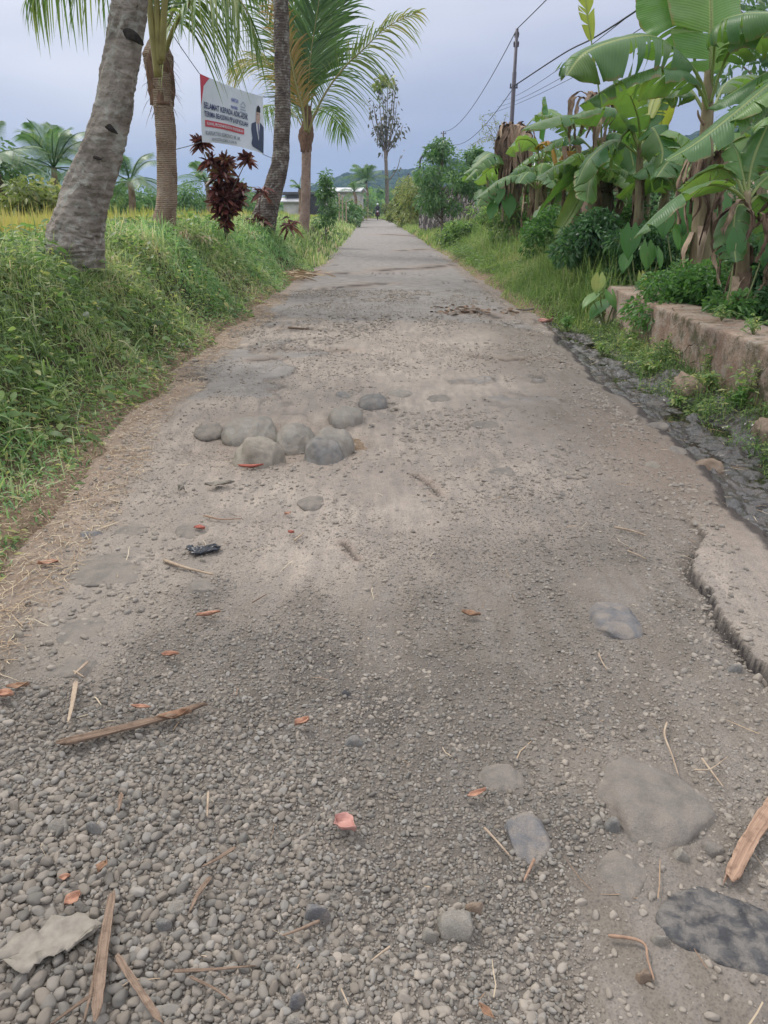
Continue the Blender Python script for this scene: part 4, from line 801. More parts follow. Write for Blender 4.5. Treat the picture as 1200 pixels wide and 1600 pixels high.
# broad small weeds over the bank
mb = MB(); x, y, l = left_pts(66000, 1.7, 22, .02, 3.2, 1.6); cl = vnoise(x*1.7, y*1.7, 89)*.7+.4*rng.random(len(x)) > .45; x, y, l = x[cl], y[cl], l[cl]; n = len(x)
p = np.stack([x, y, Gd(x, y)+rng.uniform(.01, .24, n)*(.3+vnoise(x*2, y*2, 90))*sst(0, .8, l)+.01], 1); d_ = rdir(n, -.2, .5)
ribbons(mb, p, d_, nrm(np.cross(d_, rdir(n, .5, 1))), rng.uniform(.02, .07, n)*(1+y*.03), rng.uniform(.008, .026, n)*(1+y*.03), .3, np.clip(rng.normal(.55, .3, n)+.6*fbm(x, y, 73, 3, 1.4), 0, 1), 'leaf', 2)
x, y, l = left_pts(4200, 1.9, 16, .1, 3.0, 1.5); cl = vnoise(x*1.3, y*1.3, 189) > .5; x, y, l = x[cl], y[cl], l[cl]; n = len(x)
p = np.stack([x, y, Gd(x, y)+rng.uniform(.06, .3, n)*sst(0, .8, l)+.02], 1); d_ = rdir(n, -.3, .4)
ribbons(mb, p, d_, nrm(np.cross(d_, rdir(n, .6, 1))), rng.uniform(.06, .13, n), rng.uniform(.03, .06, n), .35, np.clip(rng.normal(.5, .25, n), 0, 1), 'leaf', 4)
tag(mb.build('bank_weeds', M['weed']), 'low broad leaved weeds among grass on the left bank', 'weeds', kind='stuff')
# right verge
mb = MB(); x, y, r = right_pts(110000, 8.2, 40, .0, 3.4, 1.6)
ok = (y > 10.3) | (r > .75); ok &= ~((x > 2.95) & (y < 11.0)); x, y, r = x[ok], y[ok], r[ok]
L = (.1+.55*sst(.05, 1.1, r))*rng.uniform(.5, 1.4, len(x))*(.3+1.3*vnoise(x*1.3, y*.7, 84)); blades(mb, x, y, L, .0065*(1+y*.05), lean=.6, droop=.6, seg=4)
x, y, r = right_pts(20000, 30, 105, -.05, 4, 1.3); blades(mb, x, y, rng.uniform(.15, .45, len(x)), .02*(1+y*.03), lean=.4, seg=2)
x, y, r = right_pts(26000, 8.2, 30, .1, 3.2, 1.5); ok = ((y > 10.3) | (r > .75)) & ~((x > 2.95) & (y < 11.0)) & (vnoise(x*1.5, y, 88) > .5); x, y, r = x[ok], y[ok], r[ok]; n = len(x)
p = np.stack([x, y, Gd(x, y)+rng.uniform(.02, .4, n)*vnoise(x*2, y*2, 86)], 1); d_ = rdir(n, -.2, .6); ribbons(mb, p, d_, nrm(np.cross(d_, rdir(n, .5, 1))), rng.uniform(.03, .09, n)*(1+y*.02), rng.uniform(.01, .03, n)*(1+y*.02), .3, np.clip(rng.normal(.15, .15, n), 0, 1), 'leaf', 2)
tag(mb.build('verge_grass', M['grass_light']), 'tall wispy light green grass on the right verge', 'grass', kind='stuff')
mb = MB(); x, y, r = right_pts(17000, 3.2, 10.5, .5, 1.05, 1.2); k = vnoise(x*3, y*3, 97)*.6+rng.random(len(x))*.5 > .5+.1*sst(6, 3, y); x, y, r = x[k], y[k], r[k]; n = len(x)
blades(mb, x[::2], y[::2], rng.uniform(.06, .32, len(x[::2])), .006, lean=.7)
p = np.stack([x, y, Gd(x, y)+rng.uniform(.01, .22, n)*vnoise(x*4, y*4, 98)], 1); d_ = rdir(n, -.3, .6)
ribbons(mb, p, d_, nrm(np.cross(d_, rdir(n, .5, 1))), rng.uniform(.02, .06, n), rng.uniform(.006, .02, n), .3, np.clip(rng.normal(.5, .35, n), 0, 1), 'leaf', 2)
tag(mb.build('ditch_weeds', M['weed']), 'weeds and short grass along the foot of the low wall', 'weeds', kind='stuff')
# dry straw litter along both road edges and a little on the road
mb = MB(); x, y, l = left_pts(16000, 1.2, 14, -.3, .4, 1.4); x2 = rng.uniform(-1.8, 1.9, 420); y2 = .8+9*rng.random(420)**1.3
x3, y3, r3 = right_pts(900, 9.5, 25, -.3, .2); x4, y4, r4 = right_pts(700, 2.8, 10.5, .0, .95); x = np.concatenate([x, x2, x3, x4]); y = np.concatenate([y, y2, y3, y4]); n = len(x); a = rng.uniform(0, 6.28, n)
d_ = np.stack([np.cos(a), np.sin(a), rng.normal(.03, .1, n)], 1); s_ = np.stack([-np.sin(a), np.cos(a), rng.normal(0, .5, n)], 1)
ribbons(mb, np.stack([x, y, Z(x, y)+rng.uniform(.004, .016, n)], 1), d_, s_, (.012+.11*rng.random(n)**2.2), rng.uniform(.0012, .003, n)*(1+y*.1), .02, rng.uniform(0, 1, n)**1.3, 'strip', 3, wob=.06)
tag(mb.build('straw', M['straw']), 'dry straw and dead grass stalks littering the road edges', 'straw', kind='stuff')
# rice fields
mb = MB(); n = 80000; y = 8+76*rng.random(n)**1.4; x = xl(y)-2.7-rng.random(n)**1.4*(4+y*.75)
blades(mb, x, y, rng.uniform(.5, .68, n)*sst(90, 30, y)**.5, .012+y*.0012, lean=.22, droop=.25, seg=2, tone=np.clip(rng.normal(.5, .15, n)+.35*sst(45, 20, y)-.2, 0, 1))
tag(mb.build('ripening_rice', M['rice']), 'yellow ripening rice field behind the left bank', 'rice', kind='stuff')
mb = MB(); n = 30000; y = 15+70*rng.random(n)**1.3; x = xr(y)+6+rng.random(n)*(3+y*.7)
blades(mb, x, y, rng.uniform(.5, .8, n), .016+y*.0013, lean=.2, seg=2, dz=.1)
tag(mb.build('green_rice', M['rice_green']), 'bright green rice field behind the banana plants', 'rice', kind='stuff')

# ------------------------------------------------------------------ coconut palms
def on_line(pts, Y0):                  # centre line given as reference pixels (optionally with its own distance)
    return np.array([at(p[0], p[1], p[2] if len(p) > 2 else Y0) for p in pts])
def palm_root(name, pts, label, cat='palm tree', group=None):
    b = pts[0]; return empty(name, tuple(b), label, cat, group)
def trunk_part(root, P, rad, mat, n=90, seg=28, lump=.09, ring=.02, rp=14, seed=1, fine=.02):
    C_ = spl(P, n); t = np.linspace(0, 1, n); r_ = np.interp(t, np.linspace(0, 1, len(rad)), rad)
    s_ = np.concatenate([[0], np.cumsum(np.linalg.norm(np.diff(C_, axis=0), axis=1))]); r_ = r_*(1+ring*((((s_+.04*fbm(s_*5, s_*0, seed, 3)*2)*rp/2.2) % 1)-.5))
    mb = MB(); tube(mb, C_, r_, seg, .5, lump=lump, seed=seed, fine=fine); return mb.build('trunk', M[mat], root)
def frond(root, P, ll=.75, lw=.042, mat='frond', droop=.5, n=58, start=.14, tone=(.2, .7), sidev=None, fwd=(.5, 1.2), rr=.028, up=.1, name='frond', endtone=0, one=None):
    C_ = spl(P, 60); T = nrm(np.gradient(C_, axis=0)); t = np.linspace(0, 1, 60)
    mb = MB(); tube(mb, C_, rr*(1-.85*t), 6, np.stack([np.full(60, .5), np.ones(60), t], 1))
    for sg in (-1, 1):
        if one and sg != one: continue
        s_ = np.linspace(start, .995, n)+rng.normal(0, .004, n); s_ = np.clip(s_, 0, 1); b = np.stack([np.interp(s_, t, C_[:, k]) for k in range(3)], 1); tg = nrm(np.stack([np.interp(s_, t, T[:, k]) for k in range(3)], 1))
        if sidev is not None: sd = np.array(sidev, float)[None]-tg*(tg@np.array(sidev, float))[:, None]
        else: sd = np.cross(tg, [0, 0, 1.])
        sd = nrm(sd)*sg; phi = np.interp(s_, [0, 1], fwd)+rng.normal(0, .09, n)
        nv = nrm(np.cross(sd, tg))*sg
        d_ = sd*np.cos(phi)[:, None]+tg*np.sin(phi)[:, None]+np.array([0, 0, 1])*rng.normal(up, .12, n)[:, None]
        L = ll*(1-np.abs((s_-.42)/.66)**2.2)*rng.uniform(.85, 1.1, n); L = np.maximum(L, ll*.12)
        tn = np.clip(rng.uniform(tone[0], tone[1], n)+endtone*s_, 0, 1)
        wv = nrm(np.cross(nrm(d_), nv)+rng.normal(0, .35, (n, 3)))
        ribbons(mb, b, d_, wv, L, lw*rng.uniform(.7, 1.1, n), droop*rng.uniform(.6, 1.4, n), tn, 'palm', 5)
    return mb.build(name, M[mat], root)
def crown(root, top, n, R_, mat, seed, **k):
    rs = random.Random(seed)
    for i in range(n):
        a = i*2.399+rs.uniform(-.2, .2); el = rs.uniform(.1, 1.25); L_ = R_*rs.uniform(.85, 1.1); hx, hy = math.cos(a), math.sin(a)
        P = [top+np.array([hx*L_*q*math.cos(el)*(1+.2*q), hy*L_*q*math.cos(el)*(1+.2*q), L_*(q*math.sin(el)-.62*q*q)]) for q in (0, .33, .66, 1)]
        frond(root, P, mat=mat, **k)
def notch(root, px, py, Yd, w, h, rot=0., seed=1):
    c = at(px, py, Yd); v, f = ico(3); v = lump3(v, seed, .3); v = v*np.array([w, .014, h]); v[:, 2] += -.5*h*(v[:, 0]/w)**2*2; v[:, 1] += v[:, 0]**2/.36
    cs, sn = math.cos(rot), math.sin(rot); v = np.stack([v[:, 0]*cs-v[:, 2]*sn, v[:, 1], v[:, 0]*sn+v[:, 2]*cs], 1)
    mb = MB(); mb.add(v+c, f, .5); return mb.build('cut_notch', M['scar'], root)

# nearest leaning palm
P = on_line([(134, 440), (128, 425), (117, 385), (126, 335), (154, 245), (174, 175), (187, 105), (198, 40), (203, 0), (212, -110), (222, -260), (232, -420)], 8.0)
t = palm_root('coconut_palm', P, 'thick leaning coconut palm with notched pale trunk, nearest on the left bank')
trunk_part(t, P, [.08, .22, .29, .235, .19, .178, .168, .155, .15, .14, .135, .13], 'trunk_a', 420, 72, .2, .03, 13, 3, fine=.05)
for a in ((202, 53, 7.845, .125, .04, -.3, 3), (166, 197, 7.825, .105, .036, -.28, 5), (150, 246, 7.82, .06, .014, -.2, 8)): notch(t, *a)
crown(t, P[-1], 12, 3.4, 'frond', 5, ll=.8); adopt(t)
# second palm
P = on_line([(258, 372), (257, 348), (261, 300), (260, 240), (258, 190), (253, 150), (250, 118), (247, 85), (246, 60)], 13.)
t = palm_root('coconut_palm', P, 'young coconut palm with straight ringed trunk behind the leaning one, banner rope tied to it')
trunk_part(t, P, [.205, .19, .157, .15, .153, .157, .19, .22, .11], 'trunk_b', 110, 28, .12, .05, 26, 6)
mb = MB(); C_ = on_line([(254, 165), (252, 135), (249, 110), (247, 80), (246, 50)], 13.); tube(mb, spl(C_, 30), np.interp(np.linspace(0, 1, 30), [0, .3, .7, 1], [.158, .19, .2, .08]), 20, .5, lump=.35, seed=4)
for k_ in range(46):
    a = rng.uniform(0, 6.28); z = rng.uniform(-.1, .75); b = C_[0]+np.array([.18*math.cos(a), .18*math.sin(a), z]); dd = np.array([math.cos(a), math.sin(a), rng.uniform(-1.2, .2)])
    ribbons(mb, [b], [dd], [[-math.sin(a), math.cos(a), .2]], rng.uniform(.1, .24), .016, .6, .5, 'palm', 3)
mb.build('fibre_sheath', M['fibre'], t)
for pts in ([(247, 120), (238, 50), (233, 0), (228, -80)], [(252, 95), (255, 40), (259, -20), (266, -120)], [(249, 100), (246, 30), (243, -60)]):
    mb = MB(); Q = spl(on_line(pts, 9.42), 20); tube(mb, Q, np.linspace(.045, .025, 20), 8, .5); mb.build('leaf_stalk', M['petiole'], t)
frond(t, on_line([(253, 98, 12.95), (262, 70, 12.85), (276, 35, 12.7), (303, -2, 12.6), (345, -22, 12.5), (380, 8, 12.4), (400, 58, 12.4)], 12.9), ll=.85, droop=1.0, up=-.2, start=.34, n=52, fwd=(.1, .7), tone=(.3, .8), rr=.045)
frond(t, on_line([(245, 85), (238, 25), (222, -45), (175, -85), (120, -80), (70, -45), (40, 0)], 13.1), ll=.85, droop=1.0, up=-.3, start=.3, n=54, fwd=(.1, .7), tone=(.3, .8), rr=.045)
frond(t, on_line([(250, 80), (262, 0), (300, -90), (360, -140), (430, -130)], 13.4), ll=.8, droop=.8, tone=(.2, .7))
frond(t, on_line([(246, 80), (242, -40), (236, -160), (250, -300)], 13.4), ll=.8, sidev=(1, 0, 0)); frond(t, on_line([(246, 80), (225, -40), (190, -180), (130, -260)], 13.5), ll=.8)
frond(t, on_line([(250, 70), (290, -20, 14), (350, -60, 15), (400, -30, 15.6)], 13.5), ll=.8, droop=.9); adopt(t)
# third palm, dark mottled trunk
P = on_line([(404, 400), (408, 375), (413, 340), (427, 297), (437, 255), (441, 198), (442, 140), (440, 57), (439, 0), (440, -100), (446, -240), (454, -400)], 19.0)
t = palm_root('coconut_palm', P, 'curving coconut palm with dark mottled trunk right of the banner')
trunk_part(t, P, [.38, .36, .29, .22, .193, .177, .171, .166, .163, .158, .155, .15], 'trunk_c', 150, 28, .2, .04, 18, 9)
crown(t, P[-1], 12, 4.4, 'frond', 8, ll=1.); adopt(t)
# fourth palm with the big fronds
P = on_line([(473, 385), (474, 362), (477, 320), (478, 270), (479, 225), (478, 205), (480, 190)], 26.)
t = palm_root('coconut_palm', P, 'young coconut palm with short pinkish trunk and wide fronds by the road')
trunk_part(t, P, [.215, .185, .153, .15, .146, .18, .09], 'trunk_d', 90, 24, .1, .05, 24, 12)
mb = MB(); Q = on_line([(478, 238), (479, 215), (480, 195), (480, 165)], 26.); tube(mb, spl(Q, 24), np.interp(np.linspace(0, 1, 24), [0, .4, 1], [.17, .23, .09]), 16, .5, lump=.4, seed=14)
mb.build('fibre_sheath', M['fibre'], t)
frond(t, on_line([(482, 208), (492, 178), (515, 135), (545, 98), (567, 78), (605, 42), (655, 18)], 25.8), ll=1.35, droop=.7, start=.2, n=74, fwd=(.35, 1.1), tone=(.25, .6), endtone=.4, sidev=(.75, .2, -.65), rr=.045)
frond(t, on_line([(480, 205), (481, 150), (485, 90), (494, 30), (505, -40), (516, -110)], 25.7), ll=1.49, droop=.12, n=120, lw=.07, start=.22, sidev=(1, .1, 0), fwd=(.75, 1.1), tone=(.05, .45), up=0)
frond(t, on_line([(477, 205), (473, 170), (462, 130), (452, 80), (436, 20), (415, -40)], 25.5), ll=1.14, mat='frond_dry', droop=.5, n=80, start=.2, sidev=(1, 0, .2), fwd=(.7, 1.1), tone=(.2, .8), rr=.045)
frond(t, on_line([(478, 210), (470, 185), (452, 140), (425, 105), (395, 92), (362, 112)], 26.3), ll=1.21, droop=.55, n=74, start=.2, tone=(.5, .8), endtone=.35, fwd=(.4, 1.1), sidev=(-.3, .5, .8))
frond(t, on_line([(478, 205), (468, 160), (448, 100), (420, 40), (390, -30)], 26.5), ll=1.42, droop=.35, n=90, start=.18, tone=(.3, .6), sidev=(.8, .1, -.3), fwd=(.6, 1.1))
frond(t, on_line([(481, 200), (492, 130), (510, 60), (530, -10), (548, -60)], 26.9), ll=1.49, droop=.3, n=90, start=.22, tone=(.1, .45), sidev=(1, 0, -.3), fwd=(.6, 1.1), lw=.065)
frond(t, on_line([(479, 200), (470, 120), (462, 40), (450, -60)], 27.2), ll=1.42, droop=.2, n=90, start=.2, tone=(.15, .5), sidev=(1, 0, 0), fwd=(.7, 1.1), lw=.065)
frond(t, on_line([(480, 205), (500, 170, 27.2), (520, 175, 28.8), (535, 210, 30.0)], 26.3), ll=1.14, droop=.6, n=56, start=.2, tone=(.3, .7))
frond(t, on_line([(477, 205), (455, 175, 27.2), (420, 165, 28.4), (390, 190, 29.7)], 26.3), ll=1.14, droop=.6, n=56, start=.2, tone=(.3, .8)); adopt(t)

# background palms
def far_palm(base, top, Yd, R_, nf, label, seed, group='distant palms', tr=.16, mat='palm_far', **k):
    P = on_line([base, ((base[0]+top[0])/2+2, (base[1]+top[1])/2), top], Yd); g_ = Gd(P[0][0], P[0][1]); P[0][2] = min(P[0][2], float(g_))
    t = palm_root('coconut_palm', P, label, group=group)
    mb = MB(); tube(mb, spl(P, 30), np.linspace(tr, tr*.7, 30), 10, .5, lump=.1); mb.build('trunk', M['trunk_b'], t)
    rs = random.Random(seed)
    for i in range(nf):
        a = i*2.399+rs.uniform(-.2, .2); el = rs.uniform(-.05, 1.45); L_ = R_*rs.uniform(.8, 1.1); hx, hy = math.cos(a), math.sin(a)
        Q = [P[-1]+np.array([hx*L_*q*math.cos(el), hy*L_*q*math.cos(el), L_*(q*math.sin(el)-.45*q*q)]) for q in (0, .33, .66, 1)]
        mb = MB(); C_ = spl(Q, 14); tube(mb, C_, np.linspace(.03, .008, 14), 4, .3)
        T = nrm(np.gradient(C_, axis=0)); s_ = np.linspace(.12, 1, 44)
        for sg in (-1, 1):
            b = np.stack([np.interp(s_, np.linspace(0, 1, 14), C_[:, q]) for q in range(3)], 1); tg = np.stack([np.interp(s_, np.linspace(0, 1, 14), T[:, q]) for q in range(3)], 1)
            sd = np.cross(tg, [hy*.3, -hx*.3, 1.]); sd = nrm(sd)*sg; d_ = sd+tg*.9
            ribbons(mb, b, d_, nrm(np.cross(d_, nrm(np.cross(sd, tg)))), R_*.27*(1-.6*np.abs(s_-.45)), R_*.010, .4, np.clip(rng.normal(.5, .2, 44), 0, 1), 'palm', 2)
        mb.build('frond', M[mat], t)
    adopt(t)
far_palm((573, 333), (572, 286), 112, 4.3, 18, 'small coconut palm by the road bend in the distance', 3, tr=.22)
far_palm((85, 320), (84, 262), 34, 3.1, 18, 'bushy palm left of the leaning trunk beyond the bank', 5)
far_palm((205, 325), (203, 283), 34, 2.2, 14, 'dark palm between leaning trunk and the ringed trunk', 6)
far_palm((325, 322), (322, 284), 48, 2.4, 14, 'hazy palm behind the red leaved plant', 7)
far_palm((110, 325), (125, 260), 40, 2.2, 12, 'palm peeking out just left of the leaning trunk', 9)
far_palm((5, 320), (-12, 250), 30, 2.4, 14, 'palm cut by the left edge above the bank', 10)
far_palm((468, 326), (468, 296), 55, 1.3, 9, 'little palm poking out behind the pinkish trunk', 11)
far_palm((555, 325), (553, 300), 75, 1.8, 10, 'low palm beside the white ruin in the distance', 12)
far_palm((1128, 330), (1130, 250), 38, 2.0, 12, 'palm low behind the main banana stem', 14)

# ------------------------------------------------------------------ generic trees and shrubs
def tree(px, base_py, top_py, Yd, rad, label, mat='tree_leaf', nl=2600, ls=.16, lw=.07, seed=1, name='tree', trunk_r=.09, cl=16, group=None, crown_from=.35, cat='tree', lean=0., tmat='bark', shape='round', tone=(0, 1), clump=.34):
    b = at(px, base_py, Yd); b[2] = float(Gd(b[0], b[1])); tp = at(px+lean, top_py, Yd); Hh = tp[2]-b[2]; rs = np.random.default_rng(seed)
    t = empty(name, tuple(b), label, cat, group); mb = MB(); ax3 = tp-b
    tube(mb, spl([b-[0, 0, .1], b+ax3*.4+rs.normal(0, .04, 3)*Hh*.3, b+ax3*.92], 16), np.linspace(trunk_r, trunk_r*.25, 16), 8, .5, lump=.15)
    cen = []
    for i in range(cl):
        q = rs.uniform(crown_from, 1); a = rs.uniform(0, 6.28)
        w_ = {'round': math.sin(math.pi*min(1, max(0, (q-crown_from)/(1-crown_from)*.85+.1)))**.7, 'cone': 1.05-(q-crown_from)/(1-crown_from), 'column': .8}[shape]
        rr = rad*w_*rs.uniform(.35, 1); c = b+ax3*q+np.array([math.cos(a)*rr, math.sin(a)*rr, 0]); cen.append(c)
        s0 = b+ax3*max(.12, q-.22); tube(mb, spl([s0, (s0+c)/2+[0, 0, -.04*Hh], c], 7), np.linspace(trunk_r*.4, trunk_r*.1, 7), 5, .5)
    mb.build('trunk', M[tmat], t); mb = MB()
    leafcloud(mb, cen, rad*clump*rs.uniform(.6, 1.3, len(cen)), nl, ls, lw, tone, droop=.35); mb.build('crown', M[mat], t); adopt(t); return t
tree(692, 345, 222, 34, 1.35, 'dark green leafy tree in front of the dry stone wall, a pole behind its top', nl=5200, ls=.17, lw=.07, seed=4, crown_from=.3, cl=30, trunk_r=.07, shape='round')
tree(728, 345, 235, 36, 1.0, 'second leafy tree leaning right over the stone wall', nl=3000, ls=.17, lw=.07, seed=14, crown_from=.4, cl=20, trunk_r=.06, lean=18)
tree(509, 350, 272, 30, .55, 'small dark conical shrub tree on the left verge', mat='tree_leaf', nl=1500, ls=.16, lw=.05, seed=5, crown_from=.12, shape='cone', cl=26, trunk_r=.03, clump=.4)
for i, (px, tp, Yd, ra) in enumerate(((628, 292, 62, .75), (639, 282, 60, 1.0), (651, 290, 56, 1.0))):
    tree(px, 335, tp, Yd, ra, ['yellow green bush nearest the road bend', 'tallest bush of the yellow green hedge by the bend', 'bush between the yellow green hedge and the lamp post'][i], mat='olive_leaf', nl=2200, ls=.24, lw=.09, seed=20+i, crown_from=.08, cl=22, trunk_r=.04, shape='column', group='bushes right of the road bend', clump=.5)
for i, (px, tp, Yd, ra, mt) in enumerate(((20, 262, 34, 1.6, 'tree_leaf'), (60, 285, 24, 1.0, 'olive_leaf'), (170, 300, 40, 1.6, 'tree_leaf'), (225, 305, 44, 1.6, 'tree_leaf'), (290, 300, 60, 2.0, 'tree_leaf'), (360, 296, 62, 2.2, 'tree_leaf'), (385, 302, 70, 2.0, 'tree_leaf'), (-30, 240, 30, 1.6, 'tree_leaf'))):
    tree(px, 325, tp, Yd, ra, ['dark leafy tree at the left edge above the bank', 'olive shrub tree left of the bushy palm', 'dark tree right behind the leaning trunk', 'round dark tree against the ringed trunk', 'hazy tree right of the ringed trunk', 'hazy tree under the banner', 'hazy tree between banner and the mottled trunk', 'tree beyond the left edge'][i], mat=mt, nl=1800, ls=.26, lw=.12, seed=30+i, crown_from=.1, cl=18, trunk_r=.07, group='trees beyond the left field', clump=.5)
for i, (px, tp, Yd, ra) in enumerate(((530, 318, 70, 1.5), (556, 320, 78, 1.3), (580, 319, 110, 1.5), (606, 322, 112, 1.2), (546, 322, 60, 1.0), (616, 318, 78, .7))):
    tree(px, 333, tp, Yd, ra, ['low bush in front of the white ruin', 'bush left of the distant small palm', 'dark bush behind the distant small palm', 'bush at the road bend behind the motorbike', 'scrubby bush by the bamboo stakes', 'bush at the foot of the tall thin tree'][i], mat=['tree_leaf', 'olive_leaf'][i % 2], nl=900, ls=.28, lw=.12, seed=50+i, crown_from=.05, cl=12, trunk_r=.05, group='bushes at the road bend', clump=.55)
for i, (px, tp, Yd, ra) in enumerate(((1020, 262, 42, 2.4), (1075, 270, 48, 2.6), (985, 255, 44, 2.2), (890, 262, 46, 2.2), (840, 268, 44, 2.2), (770, 285, 40, 1.6), (1185, 252, 44, 2.2))):
    tree(px, 325, tp, Yd, ra, ['grey green tree between the banana stems', 'tree left of the red tiled roof', 'tree behind the middle banana plant', 'tree behind the diagonal banana leaf', 'tree behind the withered banana clump', 'tree right of the stone wall', 'tree right of the red tiled roof'][i], mat='tree_leaf', nl=2200, ls=.26, lw=.11, seed=60+i, crown_from=.1, cl=20, trunk_r=.07, group='trees beyond the right field', clump=.5)
tree(1330, 360, -60, 13, 2.1, 'dark leaved tree beyond the right edge whose branch hangs in at the top corner', nl=4200, ls=.2, lw=.07, seed=77, crown_from=.45, cl=30, trunk_r=.12)
# tall thin tree with sparse big leaves
b = at(604, 338, 112); b[2] = float(Gd(b[0], b[1])); t = empty('thin_tall_tree', tuple(b), 'tall thin tree with sparse drooping leaves standing at the road bend', 'tree')
mb = MB(); tp = at(602, 235, 112); tube(mb, spl([b, at(605, 300, 112), tp], 20), np.linspace(.32, .22, 20), 10, .5, lump=.25); cen = []
rs = random.Random(3)
tops = [(592, 145), (597, 126), (606, 122), (618, 132), (614, 145), (583, 158), (586, 175), (620, 160), (624, 188), (603, 150), (608, 170), (595, 190), (630, 195), (590, 200), (578, 170), (612, 200), (616, 118)]
for (x_, y_) in tops:
    s0 = at(603+rs.uniform(-2, 2), 240-rs.uniform(-10, 25), 112); e1 = at(x_, y_, 112+rs.uniform(-2, 2)); mid_ = s0*.45+e1*.55; mid_[0] += (e1[0]-s0[0])*.15; Q = spl([s0, mid_, e1], 12); tube(mb, Q, np.linspace(.085, .035, 12), 5, .5)
    cen += [Q[k] for k in range(3, 12, 1) if rs.random() < .8]
cen += [at(628+rs.uniform(-3, 3), 241, 112), at(575, 160, 112), at(616, 268, 112), at(622, 262, 112)]
tube(mb, spl([at(605, 285, 112), at(620, 265, 112), at(626, 243, 112)], 8), np.linspace(.09, .035, 8), 5, .5)
mb.build('trunk', M['bark'], t); mb = MB(); cen = [c+np.array([rs.uniform(-.3, .3), rs.uniform(-.3, .3), rs.uniform(-.3, .2)]) for c in cen]
leafcloud(mb, cen, .6, 430, .5, .32, droop=.5); mb.build('crown', M['brown_leaf'], t)
mb = MB(); leafcloud(mb, [at(597, 126, 112), at(607, 125, 112), at(592, 132, 112)], .7, 90, .7, .5, droop=.3); mb.build('dry_top', M['olive_leaf'], t); adopt(t)
# bare twiggy tree before the pole
b = at(785, 330, 25); b[2] = float(Gd(b[0], b[1])); t = empty('twiggy_tree', tuple(b), 'spindly tree with bare drooping twigs left of the utility pole', 'tree'); mb = MB(); tips = []
Q = spl([b, at(783, 250, 25), at(779, 215, 25)], 14); tube(mb, Q, np.linspace(.035, .015, 14), 6, .5)
for (x_, y_) in ((750, 182), (755, 195), (768, 176), (775, 190), (792, 178), (762, 215), (752, 205), (770, 228), (798, 222), (745, 222), (790, 200), (735, 228)):
    s0 = Q[rs.randint(7, 13)]; e1 = at(x_, y_, 25+rs.uniform(-.4, .4)); q = spl([s0, (s0+e1)/2+np.array([0, 0, .12]), e1], 9); tube(mb, q, np.linspace(.009, .004, 9), 4, .5); tips += [q[-1], q[-2], q[-4], q[-6]]
mb.build('trunk', M['bark'], t); mb = MB(); leafcloud(mb, tips, .1, 420, .06, .028); mb.build('crown', M['olive_leaf'], t); adopt(t)

# red cordyline
b = at(352, 348, 14.5); b[2] = float(Gd(b[0], b[1]))-.02; t = empty('red_leaf_plant', tuple(b), 'dark red leaved shrub with fanned leaf heads standing before the banner', 'plant'); ms = MB()
heads = [((312, 212), .20, 60), ((352, 245), .26, 90), ((330, 240), .2, 50), ((385, 238), .2, 50), ((345, 262), .24, 90), ((362, 280), .24, 110), ((350, 300), .24, 100), ((372, 300), .2, 60), ((340, 285), .2, 60), ((358, 322), .18, 50), ((344, 318), .17, 50), ((367, 314), .17, 50), ((352, 336), .16, 50), ((335, 305), .15, 30), ((378, 285), .15, 30)]
for k, ((x_, y_), ln, nlv) in enumerate(heads):
    Yh = 14.5+rs.uniform(-.2, .2); top = at(x_, y_+12, Yh); tube(ms, spl([b, b*.5+top*.5+np.array([(top[0]-b[0])*-.3, 0, 0]), top], 10), np.linspace(.013, .008, 10), 6, .5)
    mb = MB(); nn = nlv; a = rng.uniform(0, 6.28, nn); el = rng.uniform(-.5, 1.4, nn); d_ = np.stack([np.cos(a)*np.cos(el), np.sin(a)*np.cos(el), np.sin(el)], 1)
    ribbons(mb, top+rng.normal(0, .025, (nn, 3)), d_, np.cross(d_, rdir(nn)), ln*1.2*rng.uniform(.6, 1.1, nn), .062, .35, rng.uniform(0, 1 if k else .6, nn), 'leaf', 4); mb.build('leaf_head', M['red_leaf'], t)
ms.build('stem', M['bark'], t); adopt(t)
b = at(404, 388, 18.3); b[2] = float(Gd(b[0], b[1])); t0 = MB(); 
for (x_, y_, c_) in ((408, 300, 30), (404, 345, 60), (384, 352, 50), (452, 352, 40)):
    p = at(x_, y_, 18.4); nn = c_; d_ = rdir(nn, -.4, 1); ribbons(t0, p+rng.normal(0, .05, (nn, 3)), d_, np.cross(d_, rdir(nn)), .3, .055, .6, rng.uniform(0, .9, nn), 'leaf', 3)
tube(t0, spl([b, at(404, 345, 18.4), at(407, 302, 18.4)], 8), .01, 5, .2)
tag(t0.build('red_climber', M['red_leaf']), 'small reddish leaved plant clinging round the mottled trunk base', 'plant')
# dry drooping weeds
for (x_, y_, Yd, n_, L_, mt, lb) in ((283, 352, 12.4, 60, .5, 'straw', 'yellow young palm shoot beside the ringed trunk base'), (310, 345, 13, 60, .42, 'straw', 'dried drooping leaves left of the red shrub'), (388, 352, 17, 70, .4, 'straw', 'dead hanging leaves left of the mottled trunk base'), (498, 330, 24, 50, .6, 'straw', 'dry stalks by the small conical shrub tree')):
    p = at(x_, y_, Yd); p[2] = float(Gd(p[0], p[1])); mb = MB(); a = rng.uniform(0, 6.28, n_); le = rng.uniform(.1, .9, n_); d_ = np.stack([np.cos(a)*np.sin(le), np.sin(a)*np.sin(le), np.cos(le)], 1)
    ribbons(mb, np.zeros((n_, 3))+rng.normal(0, .05, (n_, 3))*[1, 1, 0], d_, np.stack([-np.sin(a), np.cos(a), 0*a], 1), L_*rng.uniform(.6, 1.2, n_), .018, .8, rng.uniform(.2, 1, n_), 'palm', 5); o = mb.build('dry_tuft', M[mt]); o.location = p; tag(o, lb, 'plant')

